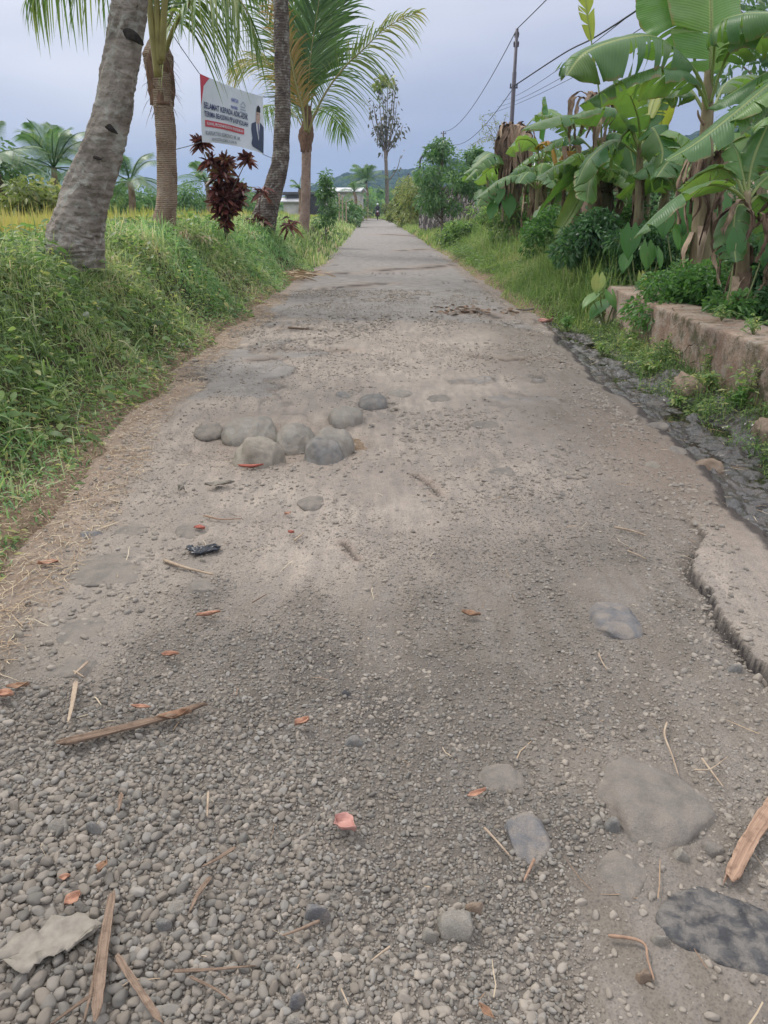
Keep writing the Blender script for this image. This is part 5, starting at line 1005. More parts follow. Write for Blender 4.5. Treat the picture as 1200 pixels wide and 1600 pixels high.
# ------------------------------------------------------------------ banana plants
def banana_leaf(root, P, w, mat='banana', fold=.5, pet=.25, tears=5, tone=.3, name='leaf', roll=0., seed=0, pr=.02, hang=0., side=None):
    rs = np.random.default_rng(seed+int(abs(P[0][0])*100)+len(P)*7); roll = roll+rs.uniform(-.45, .45)*(side is None); n = 72; C_ = spl(P, n); T = nrm(np.gradient(C_, axis=0)); t = np.linspace(0, 1, n)
    up0 = np.array([0, 0, 1.]); S = np.cross(T, up0); bad = np.linalg.norm(S, axis=1) < .25; S[bad] = np.array([1, 0, 0]) if S[~bad].size == 0 else S[~bad].mean(0)
    if side is not None: S = np.repeat(np.array([side], float), n, 0); S = S-T*(S*T).sum(1, keepdims=True)
    S = nrm(S); Nn = nrm(np.cross(S, T)); c, s_ = math.cos(roll), math.sin(roll); S, Nn = S*c+Nn*s_, Nn*c-S*s_
    mb = MB(); tube(mb, C_-Nn*.006, pr*(1-.8*t), 6, np.stack([np.full(n, tone), np.zeros(n), t], 1))
    m = 9; q = np.linspace(0, 1, m)
    for sg in (-1, 1):
        cuts = np.sort(rs.uniform(pet+.06, .97, int(tears*1.7))); bd = np.concatenate([[pet], cuts, [1.]])
        fl = fold*rs.uniform(.75, 1.25)
        for a, b in zip(bd[:-1], bd[1:]):
            k = max(3, int((b-a)*70)); tt = np.linspace(a, b, k); f2 = fl+rs.normal(0, .1 if tears else .02); gap = .035 if tears else 0
            TT = tt[:, None]+0*q[None]; TT = a+(TT-a)+(0.5-(tt-a)/(b-a))[:, None]*gap*q[None]**1.5*((b-a) < .9) + .07*q[None]*(b < 1.01)*np.sin(np.pi*np.clip((TT-pet)/(1-pet), 0, 1))
            TT = np.clip(TT, pet, 1)
            ctr = np.stack([np.interp(TT, t, C_[:, i]) for i in range(3)], -1); SS = np.stack([np.interp(TT, t, S[:, i]) for i in range(3)], -1); NN = np.stack([np.interp(TT, t, Nn[:, i]) for i in range(3)], -1)
            v = np.clip((tt-pet)/(1-pet), 0, 1); wd = w/2*np.sin(np.pi*np.clip(v*.96+.035, 0, 1))**.42*(1+.06*fbm(tt*30, tt*0, seed+3*sg, 2))
            ang = q[None]*f2*1.4+.12*fbm(tt[:, None]*14, q[None]*2, seed+sg, 2)*2; r_ = q[None]*wd[:, None]
            V = ctr+SS*(sg*r_*np.cos(ang))[..., None]-NN*(r_*np.sin(ang)*.9+0)[..., None]+NN*(.22*r_*np.exp(-q[None]*3))[..., None]
            V[..., 2] -= hang*r_
            A = np.stack([np.full(TT.shape, tone)+.15*rs.normal(), q[None]+0*TT, TT], -1); f = grid_faces(k, m); mb.add(V, f if sg > 0 else f[:, ::-1], A.reshape(-1, 3))
    return mb.build(name, M[mat], root)
def stem_part(root, P, rad, mat='bstem', sheaths=8, seed=1):
    C_ = spl(P, 40); mb = MB(); tube(mb, C_, np.interp(np.linspace(0, 1, 40), np.linspace(0, 1, len(rad)), rad), 16, .5, lump=.18, seed=seed); o = mb.build('stem', M[mat], root)
    if sheaths:
        rs = np.random.default_rng(seed); mb = MB()
        for i in range(sheaths):
            k = rs.integers(3, 32); p = C_[k]; a = rs.uniform(0, 6.28); L_ = rs.uniform(.25, .7); r0 = np.interp(k/40, np.linspace(0, 1, len(rad)), rad)
            Q = [p+np.array([math.cos(a)*r0, math.sin(a)*r0, 0]), p+np.array([math.cos(a)*r0*1.5, math.sin(a)*r0*1.5, -L_*.4]), p+np.array([math.cos(a)*r0*1.4, math.sin(a)*r0*1.4, -L_])]; n = 12; q = spl(Q, n); w_ = np.array([-math.sin(a), math.cos(a), 0])
            vv = np.linspace(-1, 1, 5); tt = np.linspace(0, 1, n); V = q[:, None]+w_[None, None]*(vv[None, :, None]*.07*(1-.7*tt)[:, None, None])+np.array([math.cos(a), math.sin(a), 0])*(.03*fbm(vv[None]*2+i, tt[:, None]*4, i, 2)*2)[..., None]
            mb.add(V, grid_faces(n, 5), float(rs.uniform(0, 1)))
        mb.build('dead_sheath', M['dead'], root)
def dead_leaves(root, c, n, L_, w, seed=1, spread=.18):
    rs = np.random.default_rng(seed); n = int(n*2.6); w = w*.5
    for i in range(n):
        a = rs.uniform(0, 6.28); l_ = L_*rs.uniform(.4, 1.15); p = np.array(c)+np.array([math.cos(a)*.05, math.sin(a)*.05, rs.uniform(-.4, .2)*L_*.4])
        ox, oy = math.cos(a)*spread*rs.uniform(.6, 1.4), math.sin(a)*spread*rs.uniform(.6, 1.4)
        Q = spl([p, p+[ox, oy, .08], p+[ox*1.5, oy*1.5, -l_*.45], p+[ox*1.2, oy*1.2, -l_]], 26); tt = np.linspace(0, 1, 26); m = 9; vv = np.linspace(-1, 1, m); wv = np.array([-math.sin(a), math.cos(a), 0]); wd = w*np.sin(np.pi*np.clip(tt*.9+.06, 0, 1))**.6*(1+.5*fbm(tt*9, tt*0+i, seed+i, 2))
        cr = .5*np.abs(vv)[None]*wd[:, None]*np.sin(tt*9+i)[:, None]
        V = Q[:, None]+wv*(vv[None, :]*wd[:, None]*.5*.7)[..., None]+np.array([math.cos(a), math.sin(a), 0])*(cr*.5+.05*fbm(vv[None]*5+i, tt[:, None]*11, i+seed, 3)*2)[..., None]+wv*(.10*fbm(tt*4, tt*0+i, seed+i, 2)[:, None]*2)[..., None]
        mb = MB(); mb.add(V, grid_faces(26, m), float(rs.uniform(0, 1))); mb.build('dead_leaf', M['dead'], root)
def banana(px, Yd, top, label, group='banana plants behind the right verge', base_py=345, rad=(.13, .12, .1, .06), seed=1, **k):
    tp = at(top[0], top[1], Yd); b = at(px, base_py, Yd); b[2] = float(Gd(b[0], b[1]))-.03; t = empty('banana_plant', tuple(b), label, 'banana plant', group); stem_part(t, [b, b*.5+tp*.5+np.array([.02, 0, 0]), tp], rad, seed=seed, **k); return t, b, tp
def ml(px_list, Yd): return on_line(px_list, Yd)
# A: the big plant at right
t, b, tp = banana(1113, 9.6, (1107, 110), 'tallest banana plant with thick stem and huge overhanging leaves', base_py=360, rad=(.18, .155, .13, .1, .075, .045), seed=2, sheaths=16)
banana_leaf(t, ml([(1107, 165, 9.55), (1095, 125, 9.5), (1068, 88, 9.4), (1025, 58, 9.2), (975, 60, 9.0), (915, 82, 8.9), (885, 118, 8.8)], 9), .86, fold=.5, pet=.26, tears=5, seed=1)
banana_leaf(t, ml([(1106, 170, 9.5), (1092, 138, 9.4), (1062, 116, 9.3), (1020, 112, 9.2), (965, 130, 9.1), (905, 165, 9.0)], 9), .66, fold=.4, pet=.22, tears=4, seed=2)
banana_leaf(t, ml([(1108, 150, 9.6), (1110, 95, 9.6), (1111, 20, 9.65), (1106, -60, 9.8), (1090, -140, 10)], 9.6), .95, mat='banana_pale', fold=.12, pet=.18, tears=2, seed=3, side=(1, .05, 0))
banana_leaf(t, ml([(1095, 150, 9.7), (1078, 60, 9.75), (1050, 10, 9.9), (1030, -60, 10)], 9.7), .75, mat='banana_pale', fold=.15, pet=.3, tears=2, seed=33, side=(1, .05, 0))
banana_leaf(t, ml([(1110, 160, 9.5), (1128, 105, 9.4), (1150, 68, 9.2), (1185, 48, 9.0), (1240, 60, 8.7)], 9.4), .66, fold=.45, pet=.3, tears=3, seed=4)
banana_leaf(t, ml([(1110, 165, 9.6), (1115, 90, 9.5), (1122, 40, 9.2), (1160, 22, 8.9), (1225, 20, 8.6)], 9.4), .62, fold=.55, pet=.34, tears=3, seed=5)
banana_leaf(t, ml([(1105, 180, 9.7), (1080, 140, 10), (1055, 122, 10.4), (1010, 128, 10.9), (985, 150, 11.2)], 9.7), .5, fold=.45, pet=.25, tears=4, seed=6)
banana_leaf(t, ml([(1106, 185, 9.7), (1085, 148, 9.9), (1060, 140, 10.2), (1040, 155, 10.5)], 9.7), .4, fold=.8, pet=.3, seed=7)
banana_leaf(t, ml([(1110, 180, 9.7), (1135, 130, 10.2), (1170, 120, 10.8), (1200, 150, 11.2)], 9.7), .45, fold=.5, pet=.2, seed=8)
mb = MB(); tube(mb, spl(ml([(1100, 195), (1092, 182), (1090, 172)], 9.5), 8), np.linspace(.02, .008, 8), 6, .5); mb.build('dead_stub', M['dead'], t); dead_leaves(t, at(1108, 245, 9.6), 5, .9, .12, 3, .12); adopt(t)
# leaves entering from the right edge
t, b, tp = banana(1262, 8.4, (1255, 130), 'banana plant beyond the right edge whose long pale leaves reach in', base_py=380, rad=(.15, .12, .1, .05), seed=5)
banana_leaf(t, ml([(1254, 150, 8.4), (1235, 118, 8.3), (1205, 130, 8.2), (1150, 175, 8.1), (1090, 222, 8.0), (1040, 252, 7.95)], 8.3), .5, fold=.4, pet=.2, tears=3, seed=9, tone=.2)
banana_leaf(t, ml([(1256, 150, 8.6), (1230, 105, 8.7), (1200, 112, 8.8), (1150, 142, 8.9), (1105, 170, 9.0)], 8.6), .42, fold=.38, pet=.22, tears=3, seed=10)
banana_leaf(t, ml([(1256, 160, 8.3), (1225, 140, 8.2), (1190, 150, 8.1), (1140, 190, 8.0)], 8.3), .5, mat='banana_pale', fold=.5, pet=.25, seed=11)
banana_leaf(t, ml([(1256, 160, 8.3), (1280, 60, 8.3), (1320, 20, 8.3)], 8.3), .5, seed=12); adopt(t)
# middle plants
t, b, tp = banana(1003, 12.80, (1000, 225), 'leafy banana plant left of the tallest one with a yellow hanging leaf', rad=(0.103, 0.091, 0.069, 0.040), seed=7, sheaths=4)
for q in ((0, [(1000, 240), (985, 200), (965, 175), (925, 170), (890, 185)], 0.48, 'banana', .55, 3), (1, [(1002, 235), (1012, 190), (1018, 160), (1022, 130)], 0.43, 'banana', .3, 2), (2, [(1002, 240), (1030, 210), (1052, 205), (1085, 225), (1105, 262)], 0.46, 'banana_pale', .33, 3),
          (3, [(1001, 245), (975, 225), (955, 222), (920, 250), (900, 290)], 0.46, 'banana', .33, 3), (4, [(1002, 230), (1015, 180), (1030, 140), (1036, 165), (1032, 205)], 0.30, 'banana_yellow', .25, 0), (5, [(1000, 250), (1010, 215), (1020, 200), (1035, 235), (1030, 270)], 0.43, 'banana', .33, 4),
          (6, [(1000, 240), (990, 205), (975, 210), (958, 245), (950, 285)], 0.46, 'banana', .33, 3), (7, [(1000, 250), (1030, 235), (1060, 232), (1100, 240), (1140, 262)], 0.39, 'banana_pale', .33, 3), (8, [(1000, 235), (998, 190), (985, 150), (970, 130)], 0.39, 'banana', .4, 2)):
    banana_leaf(t, ml([(a, b_, 12.80+(.25*math.sin(q[0]*2.1))*j) for j, (a, b_) in enumerate(q[1])], 12.80), q[2]*1.3, q[3], q[4], pet=.22, tears=q[5], seed=20+q[0])
adopt(t)
t, b, tp = banana(953, 14.80, (938, 215), 'banana plant with brown base sheaths in the middle of the row', rad=(0.188, 0.153, 0.117, 0.059), seed=9, sheaths=14)
for q in ((0, [(938, 232), (920, 190), (890, 180), (850, 188), (818, 202)], 0.49, 'banana', .33, 2), (1, [(940, 235), (955, 195), (960, 160), (958, 120)], 0.49, 'banana', .35, 3), (2, [(936, 245), (905, 215), (880, 215), (845, 235)], 0.47, 'banana', .33, 3), (3, [(940, 240), (970, 205), (1000, 205), (1030, 240)], 0.49, 'banana', .33, 3),
          (4, [(940, 240), (950, 210), (975, 215), (990, 260), (985, 310)], 0.45, 'banana', .33, 4), (5, [(938, 250), (915, 235), (895, 262), (890, 300)], 0.45, 'banana', .33, 4), (6, [(945, 235), (960, 225), (965, 255), (955, 290)], 0.47, 'banana_pale', .33, 3)):
    banana_leaf(t, ml([(a, b_, 14.80-(.25*math.cos(q[0]*1.7))*j) for j, (a, b_) in enumerate(q[1])], 14.80), q[2]*1.3, q[3], q[4], pet=.22, tears=q[5], seed=40+q[0])
banana_leaf(t, ml([(940, 225), (938, 160), (925, 70), (916, 10), (910, -60)], 14.80), 0.28, 'banana_yellow', .3, pet=.52, tears=4, seed=50, side=(1, 0, 0), tone=.2)
dead_leaves(t, at(925, 155, 14.7), 5, 0.88, 0.26, 6, .2); dead_leaves(t, at(950, 290, 14.6), 4, 0.94, 0.35, 8, .15); adopt(t)
t, b, tp = banana(905, 16.00, (896, 240), 'banana plant holding the long diagonal leaf over the verge', rad=(0.149, 0.136, 0.108, 0.054), seed=11, sheaths=8)
banana_leaf(t, ml([(950, 246, 15.73), (925, 258, 14.92), (893, 283, 14.37), (862, 310, 13.97), (838, 338, 13.69)], 15.73), 0.62, fold=.25, pet=.05, tears=0, seed=60, side=(.6, -.1, .7))
banana_leaf(t, ml([(897, 255), (915, 250, 15.59), (915, 285, 15.19), (895, 330, 14.92), (868, 372, 14.64)], 16.00), 0.46, 'banana_pale', .33, pet=.15, tears=2, seed=61, side=(.8, -.3, .3), tone=.6)
banana_leaf(t, ml([(896, 250), (885, 205), (868, 185), (835, 180)], 16.00), 0.49, fold=.38, seed=62); banana_leaf(t, ml([(897, 250), (905, 205), (925, 180), (960, 180)], 16.00), 0.54, fold=.38, seed=63)
banana_leaf(t, ml([(896, 260), (884, 235), (884, 262), (878, 298)], 16.00), 0.46, 'banana_orange', .6, pet=.1, tears=2, seed=64); banana_leaf(t, ml([(897, 262), (903, 238), (884, 240), (872, 250)], 16.14), 0.41, 'banana_orange', .6, pet=.1, tears=2, seed=65)
dead_leaves(t, at(893, 235, 16), 3, 1.08, 0.27, 12, .1); adopt(t)
# withered clump round the pole
t, b, tp = banana(806, 22.00, (802, 200), 'withered banana plant, a column of hanging brown leaves', rad=(0.174, 0.159, 0.130, 0.072), seed=13, sheaths=6)
dead_leaves(t, at(802, 205, 21.9), 11, 1.81, 0.49, 21, .22); dead_leaves(t, at(815, 212, 21.7), 7, 1.59, 0.43, 22, .2)
for q in ((0, [(804, 225), (830, 200), (860, 190), (905, 190), (940, 205)], 0.58, 'banana'), (1, [(802, 225), (785, 245), (765, 240), (738, 262)], 0.72, 'banana'), (2, [(803, 235), (790, 262), (768, 262), (740, 285)], 0.72, 'banana_pale'), (3, [(800, 245), (780, 290), (760, 296), (745, 322)], 0.52, 'banana'), (4, [(806, 225), (840, 225), (860, 240), (870, 270)], 0.58, 'banana'), (5, [(806, 215), (845, 175), (870, 178), (900, 200)], 0.52, 'banana_pale')):
    banana_leaf(t, ml([(a, b_, 22.00-.2*j*(q[0] % 2)) for j, (a, b_) in enumerate(q[1])], 22.00), q[2]*1.3, q[3], .33, pet=.2, tears=4, seed=70+q[0])
adopt(t)
t, b, tp = banana(848, 19.50, (846, 250), 'banana plant between withered clump and the diagonal leaf', rad=(0.139, 0.125, 0.098, 0.056), seed=15)
for q in ((0, [(846, 260), (835, 225), (812, 218), (790, 240)], 0.56, 'banana_pale'), (1, [(846, 262), (860, 225), (880, 220), (900, 245)], 0.56, 'banana'), (2, [(846, 262), (850, 215), (856, 180), (852, 150)], 0.47, 'banana'), (3, [(846, 268), (860, 262), (868, 290), (866, 325)], 0.47, 'banana_pale'), (4, [(846, 270), (830, 262), (822, 290), (826, 320)], 0.47, 'banana'), (5, [(846, 262), (842, 230), (862, 225), (874, 270), (870, 300)], 0.39, 'banana_orange')):
    banana_leaf(t, ml([(a, b_, 19.50-.15*j*(q[0] % 2)) for j, (a, b_) in enumerate(q[1])], 19.50), q[2]*1.3, q[3], .33, pet=.2, tears=4, seed=80+q[0])
dead_leaves(t, at(840, 290, 19.3), 6, 0.97, 0.28, 31, .25); adopt(t)
# young plant low at the right
t, b, tp = banana(1170, 7.9, (1168, 298), 'young banana plant low at the right edge behind the wall', base_py=420, rad=(.09, .085, .06, .035), seed=17, sheaths=10)
for q in ((0, [(1166, 315), (1145, 296), (1112, 288), (1070, 300), (1030, 330), (990, 372)], .32, 'banana', .33), (1, [(1168, 310), (1172, 270), (1182, 235), (1200, 195)], .34, 'banana', .4), (2, [(1167, 315), (1150, 275), (1128, 262), (1098, 270), (1058, 298)], .3, 'banana_pale', .33), (3, [(1170, 310), (1190, 285), (1215, 270), (1240, 290)], .34, 'banana_pale', .33), (4, [(1166, 320), (1150, 325), (1146, 370), (1150, 410)], .3, 'banana', .33), (5, [(1168, 320), (1188, 305), (1205, 330), (1212, 380)], .34, 'banana', .33), (6, [(1168, 310), (1160, 270), (1150, 235), (1135, 215)], .26, 'banana_pale', .4)):
    banana_leaf(t, ml([(a, b_, 7.9-(.12*j if q[0] in (0, 4) else -.05*j)) for j, (a, b_) in enumerate(q[1])], 7.9), q[2]*1.3, q[3], q[4], pet=.24, tears=2, seed=90+q[0])
dead_leaves(t, at(1175, 335, 7.8), 5, .7, .12, 41, .15); adopt(t)
# filler clumps behind, auto generated
for i, (px, Yd, top, lb) in enumerate(((760, 30, (762, 275), 'banana plant at the left end of the row near the stone wall'), (875, 21, (876, 255), 'banana plant in shade behind the diagonal leaf'), (1040, 14.5, (1042, 270), 'low banana plant between the two tallest stems'), (975, 18, (975, 255), 'banana plant in shade behind the middle of the row'), (1195, 12.5, (1190, 235), 'banana plant behind the young one at the right edge'), (925, 14.2, (924, 285), 'low banana plant among the shrubs left of the wall end'), (1062, 12.2, (1064, 292), 'low banana plant directly left of the thick stem'), (842, 18.5, (840, 285), 'low banana plant at the foot of the diagonal leaf'), (1010, 15.5, (1012, 235), 'banana plant half hidden left of the thick stem'), (800, 24, (795, 262), 'banana plant left of the withered clump'))):
    t, b, tp = banana(px, Yd, top, lb, rad=(.1, .09, .07, .04), seed=100+i); rs = random.Random(i)
    for j in range(9):
        a = j*2.4+i; L_ = rs.uniform(1.1, 1.7); el = rs.uniform(.5, 1.2); hx, hy = math.cos(a), math.sin(a)
        Q = [tp-np.array([0, 0, .15])]+[tp+np.array([hx*L_*q*math.cos(el)*1.1, hy*L_*q*math.cos(el)*1.1, L_*(q*math.sin(el)-.75*q*q)]) for q in (.3, .6, 1)]
        banana_leaf(t, Q, .55, ['banana', 'banana', 'banana_pale'][j % 3], .38, pet=.2, tears=4, seed=110+i*9+j)
    adopt(t)

# ------------------------------------------------------------------ taro plants and shrubs behind the wall
def heart(root, c, L_, w, az, tilt, tone, name='leaf'):
    nu, nv = 13, 11; uu, vv = np.meshgrid(np.linspace(0, 1, nu), np.linspace(-1, 1, nv), indexing='ij')
    half = w/2*np.where(uu < .3, .55+.45*np.sin(np.pi*.5*np.clip(uu/.3, 0, 1)), np.cos(np.pi*.5*np.clip((uu-.3)/.7, 0, 1))**1.15)
    x = vv*half; y = uu*L_-.25*L_; y = y-.34*L_*np.sin(np.pi*np.clip(np.abs(vv)*.8, 0, 1))*(1-uu)**2.5; z = .16*np.abs(vv)*half-.2*L_*uu**2+.02*np.sin(vv*9)*uu*.3
    ct, st_ = math.cos(tilt), math.sin(tilt); y2 = y*ct-z*st_; z2 = y*st_+z*ct; ca, sa = math.cos(az), math.sin(az)
    mb = MB(); mb.add(np.stack([x*ca-y2*sa+c[0], x*sa+y2*ca+c[1], z2+c[2]], -1), grid_faces(nu, nv), float(tone)); return mb.build(name, M['taro'], root)
def taro(px, py, Yd, leaves, label, group='taro plants by the wall', base_z=None):
    b = at(px, py, Yd); b[2] = float(Gd(b[0], b[1])) if base_z is None else base_z; t = empty('taro_plant', tuple(b), label, 'taro plant', group)
    for (x_, y_, w_px, az, tilt, tone) in leaves:
        c = at(x_, y_, Yd); sc_ = scale_at(c); heart(t, c, w_px*1.05/sc_, w_px*.8/sc_, az, tilt, tone); mb = MB(); tube(mb, spl([b, (b+c)/2+np.array([(c[0]-b[0])*.1, 0, .05]), c], 10), np.linspace(.014, .006, 10), 6, .5); mb.build('leaf_stalk', M['stem'], t)
    adopt(t)
taro(950, 470, 10.2, [(935, 440, 28, 2.8, -.9, .95), (962, 468, 44, 3.4, -.5, .7), (940, 478, 40, 2.2, -.4, .6), (1003, 438, 26, 3.6, -1.2, 1.), (925, 465, 30, 2.0, -.5, .8)], 'yellowing taro plant at the far end of the low wall')
taro(1010, 425, 10.9, [(1012, 395, 34, 3.2, -1.2, .7), (1030, 400, 28, 3.9, -1.1, .7), (978, 405, 28, 2.4, -1., .5), (985, 372, 40, 2.9, -1.2, .3)], 'taro plant with torn leaves just behind the wall end')
taro(1085, 410, 10.2, [(1072, 330, 46, 3.14, -1.25, .2), (1064, 362, 36, 3.2, -1.3, .6), (1122, 345, 40, 3.4, -1.1, .2), (1105, 372, 34, 2.8, -1.2, .4), (1145, 360, 34, 3.8, -1.2, .2), (1040, 345, 34, 2.6, -1.2, .3), (1130, 320, 36, 3.3, -1.1, .4)], 'large cluster of taro leaves below the tallest banana stem')
taro(1150, 430, 7.6, [(1150, 380, 40, 3.1, -1.3, .3), (1195, 390, 36, 3.5, -1.2, .3)], 'taro plant low at the right edge')
taro(780, 330, 21.5, [(780, 300, 26, 2.8, -1, .5), (795, 318, 30, 3.3, -1, .4), (770, 325, 24, 2.6, -1, .6)], 'taro plant under the withered banana clump')
def shrub(px, py, Yd, rx, h, mat, n, ls, label, seed, lw=None, cl=14):
    b = at(px, py, Yd); b[2] = float(Gd(b[0], b[1])); rs = np.random.default_rng(seed); t = empty('shrub', tuple(b), label, 'shrub', 'shrubs behind the low wall'); mb = MB(); cen = []
    for i in range(cl):
        a = rs.uniform(0, 6.28); q = rs.uniform(.2, 1); r_ = rx*rs.uniform(.1, 1)*math.sqrt(max(0, 1.05-q*q)); c = b+np.array([math.cos(a)*r_, math.sin(a)*r_*.8, h*q]); cen.append(c); tube(mb, spl([b, (b+c)/2+[0, 0, .06], c], 7), np.linspace(.012, .004, 7), 5, .5)
    mb.build('branches', M['bark'], t); mb = MB(); leafcloud(mb, cen, rx*.34, n, ls, lw or ls*.45, flat=.7); mb.build('foliage', M[mat], t); adopt(t)
for i, a in enumerate(((1090, 480, 8.9, .75, .85, 'bright_leaf', 5200, .075, 'bright green small leaved shrub just behind the wall'), (1170, 500, 7.7, .55, .75, 'bright_leaf', 3600, .07, 'bright shrub at the right edge behind the wall'), (1180, 450, 8.8, .7, 1.05, 'dark_leaf', 3600, .09, 'dark shrub at the right edge under the young banana'),
    (920, 415, 12.6, .9, 1.0, 'dark_leaf', 5200, .1, 'dark green shrub at the foot of the middle banana'), (870, 400, 17, 1., .9, 'bright_leaf', 3800, .1, 'green shrub below the diagonal banana leaf'), (1000, 430, 11.6, .7, .8, 'dark_leaf', 3800, .09, 'dark shrub behind the taro at the wall end'),
    (815, 385, 22, 1.1, .9, 'weed', 3200, .11, 'weedy shrub under the withered banana clump'), (1060, 400, 12.5, .9, .7, 'bright_leaf', 3600, .09, 'green shrub behind the large taro cluster'), (765, 370, 28, 1.4, .9, 'weed', 2800, .13, 'weedy shrub right of the stone wall end'), (720, 352, 29, 1.0, .7, 'weed', 1800, .14, 'low shrub at the foot of the leafy tree'),
    (965, 405, 15.5, 1., .9, 'bright_leaf', 3200, .1, 'green shrub left of the large taro cluster'), (1130, 420, 11.5, .9, .7, 'dark_leaf', 3200, .09, 'dark undergrowth shrub right of the large taro cluster'), (1225, 480, 7.6, .6, 1.0, 'dark_leaf', 2400, .08, 'dark shrub cut by the right edge'), (1050, 455, 10.0, .6, .6, 'dark_leaf', 2600, .08, 'dark low shrub between taro and the bright shrub'))):
    shrub(*a, seed=200+i)
def weed_plant(px, py, h, n, label, mat='weed', seed=1, ls=.075, tone=(.4, 1), group='weeds sprouting by the wall', cat='weed', zadd=0.):
    p = P3(px, py); rs = np.random.default_rng(seed); t = empty('weed_plant', (p[0], p[1], p[2]+zadd), label, cat, group); b = np.array([p[0], p[1], p[2]+zadd]); ms = MB(); mb = MB()
    for i in range(n):
        a = rs.uniform(0, 6.28); le = rs.uniform(.1, .75); hh = h*rs.uniform(.5, 1.1); tip = b+np.array([math.cos(a)*math.sin(le), math.sin(a)*math.sin(le), math.cos(le)])*hh; Q = spl([b, (b+tip)/2+[0, 0, .03], tip], 8); tube(ms, Q, np.linspace(.004, .0015, 8), 4, .5)
        k = 9; s_ = rs.uniform(.3, 1, k); pb = np.stack([np.interp(s_, np.linspace(0, 1, 8), Q[:, j]) for j in range(3)], 1); d_ = rdir(k, -.1, .8); ribbons(mb, pb, d_, np.cross(d_, rdir(k, .4, 1)), ls*rs.uniform(.6, 1.2, k), ls*.32, .4, rs.uniform(tone[0], tone[1], k), 'leaf', 3)
    ms.build('stems', M['stem'], t); mb.build('leaves', M[mat], t); adopt(t)
for i, a in enumerate(((1150, 648, .24, 16, 'leafy light green weed at the right above the ditch'), (1110, 610, .16, 10, 'small weed right of the round brown rock'), (1075, 500, .3, 12, 'slender weed rooted against the wall top'), (1010, 590, .2, 14, 'weed tuft where the wall meets the ditch'), (1055, 640, .12, 8, 'tiny weed in the mud below the brown rock'), (1185, 610, .22, 12, 'weed against the wall at the right edge'), (940, 560, .2, 12, 'weed at the far end of the wall foot'), (985, 560, .22, 12, 'weed below the wall end corner'), (1100, 560, .25, 14, 'trailing weed against the middle of the wall'), (885, 520, .25, 12, 'yellowish weed beside the pale pink leaf'))):
    weed_plant(*a, seed=300+i, mat='weed' if i not in (0, 9) else 'bright_leaf')

for i, (wx, wy, h_, n_, lb) in enumerate(((3.35, 5.75, .2, 10, 'weed growing on the wall top at the right edge'), (3.2, 6.5, .22, 14, 'light green weed growing on the middle of the wall top'), (3.3, 7.4, .18, 10, 'small weed on the wall top before the bright shrub'), (3.0, 6.9, .34, 14, 'trailing weed hanging on the wall face'), (3.0, 6.0, .4, 14, 'tall weed leaning on the wall face near the right edge'), (2.98, 7.9, .3, 14, 'bushy weed against the wall face near its far end'), (2.9, 8.8, .35, 16, 'bushy weed at the far corner of the wall'))):
    zt = .46 if wx > 3.1 else .02; P_ = np.array([wx, wy, zt]); rs_w = P_-np.array([0, 0, CAMH]); dep = rs_w[1]*cP-rs_w[2]*sP; u_ = (rs_w[1]*sP+rs_w[2]*cP)/dep
    p_ = P3(600+F*rs_w[0]/dep, 800-F*u_) if zt < .1 else None
    base = Vector((wx, wy, zt)); rs = np.random.default_rng(330+i); t = empty('weed_plant', tuple(base), lb, 'weed', 'weeds sprouting by the wall'); b = np.array(base); ms = MB(); mb = MB()
    for k_ in range(n_):
        a = rs.uniform(0, 6.28); le = rs.uniform(.1, 1.1); hh = h_*rs.uniform(.5, 1.1); tip = b+np.array([math.cos(a)*math.sin(le), math.sin(a)*math.sin(le), math.cos(le)])*hh; Q = spl([b, (b+tip)/2+[0, 0, .05], tip-[0, 0, .03]], 8); tube(ms, Q, np.linspace(.003, .0012, 8), 4, .5)
        s_ = rs.uniform(.2, 1, 8); pb = np.stack([np.interp(s_, np.linspace(0, 1, 8), Q[:, j]) for j in range(3)], 1); d_ = rdir(8, -.3, .7); ribbons(mb, pb, d_, np.cross(d_, rdir(8, .4, 1)), .055*rs.uniform(.5, 1.2, 8), .017, .4, rs.uniform(.3, 1, 8), 'leaf', 3)
    ms.build('stems', M['stem'], t); mb.build('leaves', M['weed'], t); adopt(t)

# ------------------------------------------------------------------ low wall
mb = MB(); ny, nx = 220, 20; yy = np.linspace(3.2, 10.7, ny); sec = [(3.05, -.25), (3.045, -.1), (3.045, 0), (3.045, .07), (3.04, .14), (3.045, .2), (3.045, .26), (3.05, .32), (3.05, .38), (3.048, .43), (3.052, .455), (3.07, .466), (3.2, .468), (3.3, .466), (3.4, .468), (3.52, .465), (3.6, .455), (3.63, .43), (3.64, .2), (3.64, -.25)]
V = np.zeros((ny, nx, 3)); 
for i, (sx, sz) in enumerate(sec):
    V[:, i, 0] = sx+.05*fbm(yy*1.2, yy*0+sz*1.6+sx*1.3, 401, 5, 1.5)+.02*fbm(yy*4, yy*0+sz*4+sx*4, 408, 3, 2); V[:, i, 1] = yy; V[:, i, 2] = sz+.05*fbm(yy*1.1, yy*0+sx*1.2, 405, 5, 1.3)*(sz > .3)
V[-1, :, 1] += .05*np.sin(np.arange(nx)); V[:, :, 0] += .035*np.clip((yy-9.0), 0, 2)[:, None]
mb.add(V, grid_faces(ny, nx)[:, ::-1], .5); e0 = np.arange(nx)+(ny-1)*nx; mb.L.append(e0); mb.T.append(np.array([nx])); mb.L.append(np.arange(nx)[::-1]); mb.T.append(np.array([nx]))
w_ = tag(mb.build('low_wall', M['plaster'], smooth=True), 'low broad plastered wall with crumbling pinkish face beside the ditch', 'wall')

